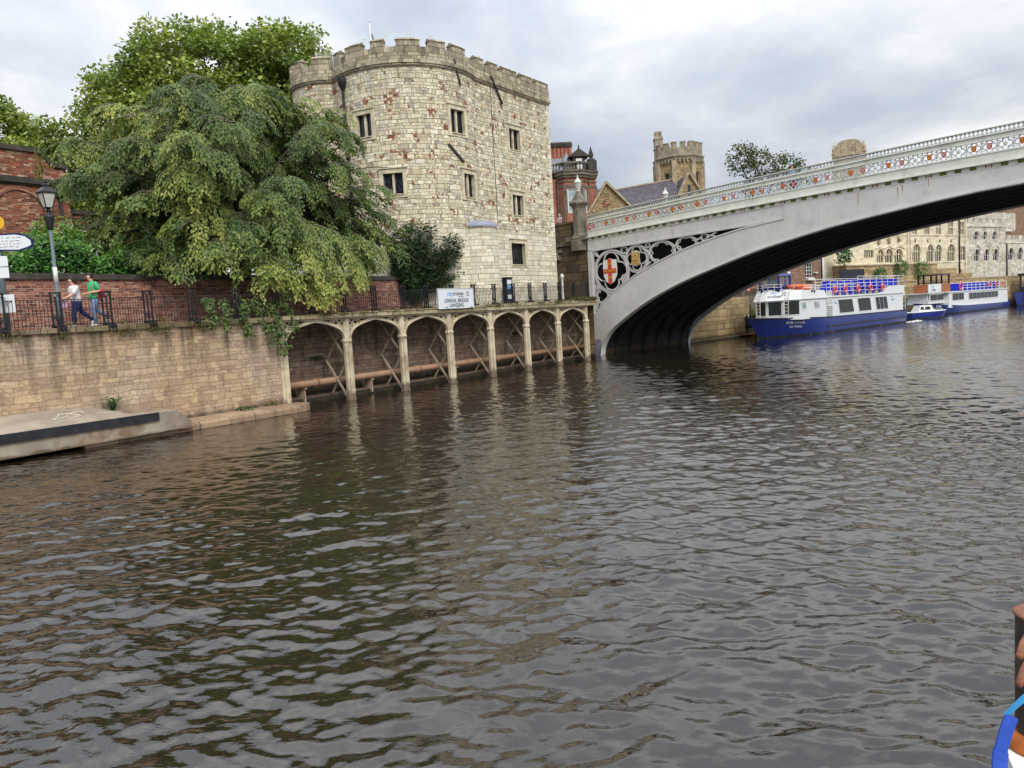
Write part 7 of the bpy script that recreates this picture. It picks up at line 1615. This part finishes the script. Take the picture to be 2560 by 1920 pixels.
life_ring(SB, (29.6, -1.9, 4.9), 'orange lifebuoy hung in front of the large boat wheelhouse', None, .3)
for i, (x, y, s) in enumerate(((24.3,.9,1.0),(27.0,1.6,.8))):
    f_ = MB(); n_ = 22; f_.tube([(x+1.15*s*math.cos(2*PI*k/n_), y+.6*s*math.sin(2*PI*k/n_), 4.62+.12*i) for k in range(n_)], .24*s, 8, closed=True); f_.box(x-.8*s,x+.8*s,y-.4*s,y+.4*s,4.5,4.62)
    solo('life_float', f_, M['orange_raft'], ['larger orange buoyant float stowed on the roof of the large boat', 'smaller flatter orange float stowed near the wheelhouse of the large boat'][i], 'float', SB, (x,y,4.5))
fwp = SB @ Matrix.Translation((27.9,.15,4.36)); person('person in a white shirt sitting at the wheel inside the blue wheelhouse', fwp, (0,0,0), 1.4, dict(lel=(.12,.26,1.14), lwr=(.32,.16,1.15), rel=(.12,-.26,1.14), rwr=(.32,-.16,1.15), lkn=(.35,.12,.75), lan=(.35,.12,.2), lto=(.5,.12,.12), rkn=(.35,-.12,.75), ran=(.35,-.12,.2), rto=(.5,-.12,.12)), 'blouse', 'navy_cloth', 'hair_dark')
# churned water at the stern
random.seed(80); fo = MB()
for k in range(90):
    x, y = ru(-3.5, 1.0), 2.3 + abs(random.gauss(0,.35)); r_ = ru(.03,.12); fo.lathe((x,y,-.03), [(r_,0),(r_*.8,.06*ru(.5,2)),(r_*.2,.1)], 6)
solo('foam', fo, M['fix_white'], 'white churned foam behind the stern of the large boat', 'foam', SB, (-1,2.6,0), kind='stuff')
# ---- second boat
h2 = math.atan2(-.676, -.737); DB = fr(85.9-1.5, 130.6+1.6, h2); RD = thing('passenger_boat', 'smaller blue and white passenger boat with low deckhouse moored further along', 'boat', DB, (16, 0, 0))
zd2 = lambda x: .9 + .25*x + .75*max(0, (x-.6)/.4)**1.6
hm = MB(); s2, top2 = hull(hm, 33, 2.2, zd2, -.7, 5.0, fine=.3); part('hull', hm, [M['boat_blue'], M['boat_boot']], RD); dkm = MB(); deck_cover(dkm, top2, -.02); part('deck', dkm, M['lattice'], RD)
c = MB(); c.box(1.5,30.0,-1.95,1.95,.9,1.8); loft(c, [(1.2,-2.0),(30.0,-2.0),(30.0,2.0),(1.2,2.0)], .95, [(1.5,-1.95),(29.8,-1.95),(29.8,1.95),(1.5,1.95)], 3.1); c.box(1.2,31.0,-2.1,2.1,3.103,3.25); c.box(30,36.5,-1.4,1.4,1.7,2.15); c.box(36.2,36.4,-1.3,1.3,2.15,3.1)
for x in (30.2,33,36): 
    for y in (-1.4,1.4): c.box(x-.06,x+.06,y-.06,y+.06,2.1,3.1)
c.box(30,37.2,-1.6,1.6,3.103,3.22); part('cabin', c, M['boat_white'], RD)
side_window(RD, 6.8, 21.3, 1.9, 2.85, 1.99, gl='glass_boat', bars=7); side_window(RD, 23.6, 28.6, 1.95, 2.95, 1.99, bars=1); side_window(RD, 30.6, 35.9, 2.15, 2.95, 1.45, bars=1)
rl = MB(); rails(rl, [(2,2.0,3.25),(24,2.0,3.25)], (.4,.8,1.2), 2.0, .04); rails(rl, [(2,-2.0,3.25),(24,-2.0,3.25)], (.4,.8,1.2), 2.0, .04); part('guard_rail', rl, M['fix_white'], RD)
for x in (5.5,8.5,11.5,14.5,17.5,20): part('seat_row', MB().box(x,x+.6,-1.7,1.7,3.6,3.9).box(x-.1,x+.1,-1.7,1.7,3.9,4.4).box(x+.1,x+.5,-1.6,1.6,3.25,3.6), M['seat_blue'], RD)
wh = MB()
for x in (27.5,30.5,32.6):
    for y in (-1.2,1.2): wh.box(x-.1,x+.1,y-.1,y+.1,3.25,5.75)
wh.box(27.3,32.8,-1.3,1.3,5.7,5.85); wh.box(27.4,32.7,-1.25,1.25,4.6,4.72); part('wheelhouse_frame', wh, M['black_iron'], RD); part('coaming', MB().box(28.0,33.4,-1.55,1.55,3.253,4.45), M['varnish'], RD)
bd = part('name_board', MB().box(32.0,37.0,1.56,1.62,3.26,4.42), M['sign_white'], RD); part('lettering', text_mb('city', .6, basis((35.3,1.63,4.12),(-1,0,0),(0,0,1))), M['ink_blue'], bd); part('lettering', text_mb('cruises', .6, basis((35.0,1.63,3.65),(-1,0,0),(0,0,1))), M['ink_navy'], bd)
a = Vector(s2[23][4]); b_ = Vector(s2[24][4]); tt_ = (a-b_).normalized(); part('lettering', text_mb('RIVER', .5, basis(Vector(s2[23][4])+Vector((0,.05,.0)), tt_, (0,0,1)), bold=.01), M['lattice'], RD); part('lettering', text_mb('DUCHESS', .5, basis(Vector(s2[23][4])+Vector((0,.05,-.45)), tt_, (0,0,1)), bold=.01), M['lattice'], RD)
for i, (x, R) in enumerate(((25.3,.62),(12.2,.34),(8.5,.34),(4.7,.34))): life_ring(DB, (x,2.15,4.0), ['largest orange ring on the second boat beside its white board', 'orange lifebuoy on the second boat nearest its middle', 'orange lifebuoy on the second boat between two others', 'orange lifebuoy on the second boat nearest its stern'][i], None if i == 0 else 'lifebuoys at the stern rail of the second boat', R)
# ---- small cabin cruiser
CB = fr(54.0, 99.2, math.radians(2)); CC = thing('cabin_cruiser', 'small white and blue cabin cruiser between the two passenger boats', 'boat', CB, (0,0,0)); hm = MB(); s3, top3 = hull(hm, 4.6, 1.05, lambda x: .82+.12*x, -.4, .5, fine=.45); hm.v = [(x-2.3,y,z) for x,y,z in hm.v]; top3 = [(x-2.3,y,z) for x,y,z in top3]
part('hull', hm, [M['boat_blue'], M['boat_boot']], CC); c = MB(); deck_cover(c, top3, .02); loft(c, [(-1.4,-.9),(.9,-.75),(1.5,-.4),(1.5,.4),(.9,.75),(-1.4,.9)], .83, [(-1.0,-.7),(.2,-.65),(.6,-.4),(.6,.4),(.2,.65),(-1.0,.7)], 1.72); c.tube([(p[0],p[1],p[2]+.03) for p in top3], .05, 5); c.tube([(p[0],-p[1],p[2]+.03) for p in top3], .05, 5); part('cabin', c, M['boat_white'], CC)
w = MB(); 
for x0, x1 in ((-1.05,-.55),(-.45,.3)): w.add([(x0,-.84,1.18),(x1,-.8,1.18),(x1-.05,-.74,1.55),(x0+.1,-.76,1.55)], [(0,1,2,3)])
w.add([(.95,-.66,1.15),(1.42,-.38,1.15),(.85,-.4,1.5),(.55,-.6,1.5)], [(0,1,2,3)]); part('window', w, M['glass_boat'], CC)
# ---- third boat at the frame edge
TB = fr(98.9, 139.6, math.atan2(-.53,-.848)); T3 = thing('moored_boat', 'dark blue boat with a grey wheelhouse cut by the right edge of the view', 'boat', TB, (5,0,0)); hm = MB(); s4, top4 = hull(hm, 12, 2.0, lambda x: 1.9+.5*x, -.6, 1.2); part('hull', hm, [M['boat_blue'], M['boat_boot']], T3)
c = MB(); deck_cover(c, top4, 0); part('deck', c, M['boat_white'], T3); c = MB(); c.box(3,8,-1.5,1.5,2.2,3.2); 
for x in (3.1,5.5,7.9):
    for y in (-1.4,1.4): c.box(x-.1,x+.1,y-.1,y+.1,3.2,5.2)
c.box(2.8,8.3,-1.7,1.7,5.2,5.6); part('wheelhouse', c, M['navy_panel'], T3); part('bulwark', MB().box(8,12,1.2,1.35,2.3,3.1), M['boat_white'], T3); life_ring(TB, (10,1.5,2.75), 'orange lifebuoy on the bow of the boat at the right edge', None, .36)
# ================================================================== our own boat: bollard, rusty deck edge, blue webbing
VB = thing('viewing_boat', 'corner of a white rusty boat deck at the lower right with a brown steel bollard', 'boat', W0, (2.6, 2.7, 1.5))
BX, BY = 2.243, 3.2
dk = MB(); dk.prism([(1.93,2.7),(1.975,2.95),(2.05,3.14),(2.12,3.32),(2.5,3.55),(4.5,3.75),(4.5,-1.5),(1.88,-1.5)], (0,0,1.2), (1,0,0), (0,1,0), (0,0,1), .44); part('deck_edge', dk, M['boat_white'], VB)
dk2 = MB(); dk2.lathe((BX,BY,1.62), [(.155,.021),(.152,.04),(.135,.06),(.115,.085)], 24); part('rust_collar', dk2, M['orange_rust'], VB)
bl_ = MB(); bl_.lathe((BX,BY,1.66), [(.105,0),(.105,.02),(.105,.555),(.108,.57),(.1,.575)], 28); bp_ = part('bollard', bl_, M['brown_steel'], VB)
part('bollard_cap', MB().lathe((BX,BY,2.232), [(.112,0),(.114,.01),(.106,.016)], 28), M['rust_steel'], bp_)
for z in (2.09, 1.97): part('peg', MB().tube([(2.17,3.17,z+.1),(2.1,3.12,z+.06),(2.05,3.07,z+.028)], .015, 12), M['rust_steel'], bp_)
sw = MB(); path_ = [(2.2,2.98,2.06),(2.1,2.99,2.02),(2.025,3.0,1.975),(1.985,3.0,1.94),(1.95,3.0,1.905)]
def webbing(mb, pts, w_, th, tilt=(0,-.35,1)):
    A, B = [], []
    for i, p in enumerate(pts):
        p = Vector(p); d = (Vector(pts[min(i+1,len(pts)-1)]) - Vector(pts[max(i-1,0)])).normalized(); s_ = d.cross(Vector(tilt).normalized().cross(d)).normalized(); s_ = Vector(tilt) - d*d.dot(Vector(tilt)); s_.normalize(); A.append(p + s_*w_/2); B.append(p - s_*w_/2)
    n_ = [Vector((.3,.9,.2)).normalized()*th for _ in A]; mb.strip(B, A); A2 = [a+q for a, q in zip(A, n_)]; B2 = [b+q for b, q in zip(B, n_)]; mb.strip(B2, A2, flip=True); mb.strip(A, A2); mb.strip(B2, B); mb.add([A[0],A2[0],B2[0],B[0]], [(0,1,2,3)]); mb.add([A[-1],A2[-1],B2[-1],B[-1]], [(3,2,1,0)])
webbing(sw, path_, .042, .008); WS = thing('blue_strap', 'bright blue webbing strap looped over the boat corner beside the bollard', 'strap', W0, (1.95, 3.0, 1.7)); part('upper_strap', sw, M['strap_cyan'], WS)
s2_ = MB(); webbing(s2_, [(1.972,2.995,1.9),(1.955,2.99,1.872),(1.94,2.985,1.84),(1.925,2.98,1.80),(1.912,2.975,1.765)], .056, .012, (1,.1,.4)); webbing(s2_, [(1.911,2.97,1.768),(1.9,2.96,1.735),(1.888,2.94,1.69),(1.87,2.9,1.62),(1.84,2.86,1.5)], .06, .014, (1,.1,.35)); part('lower_strap', s2_, M['strap_blue'], WS)
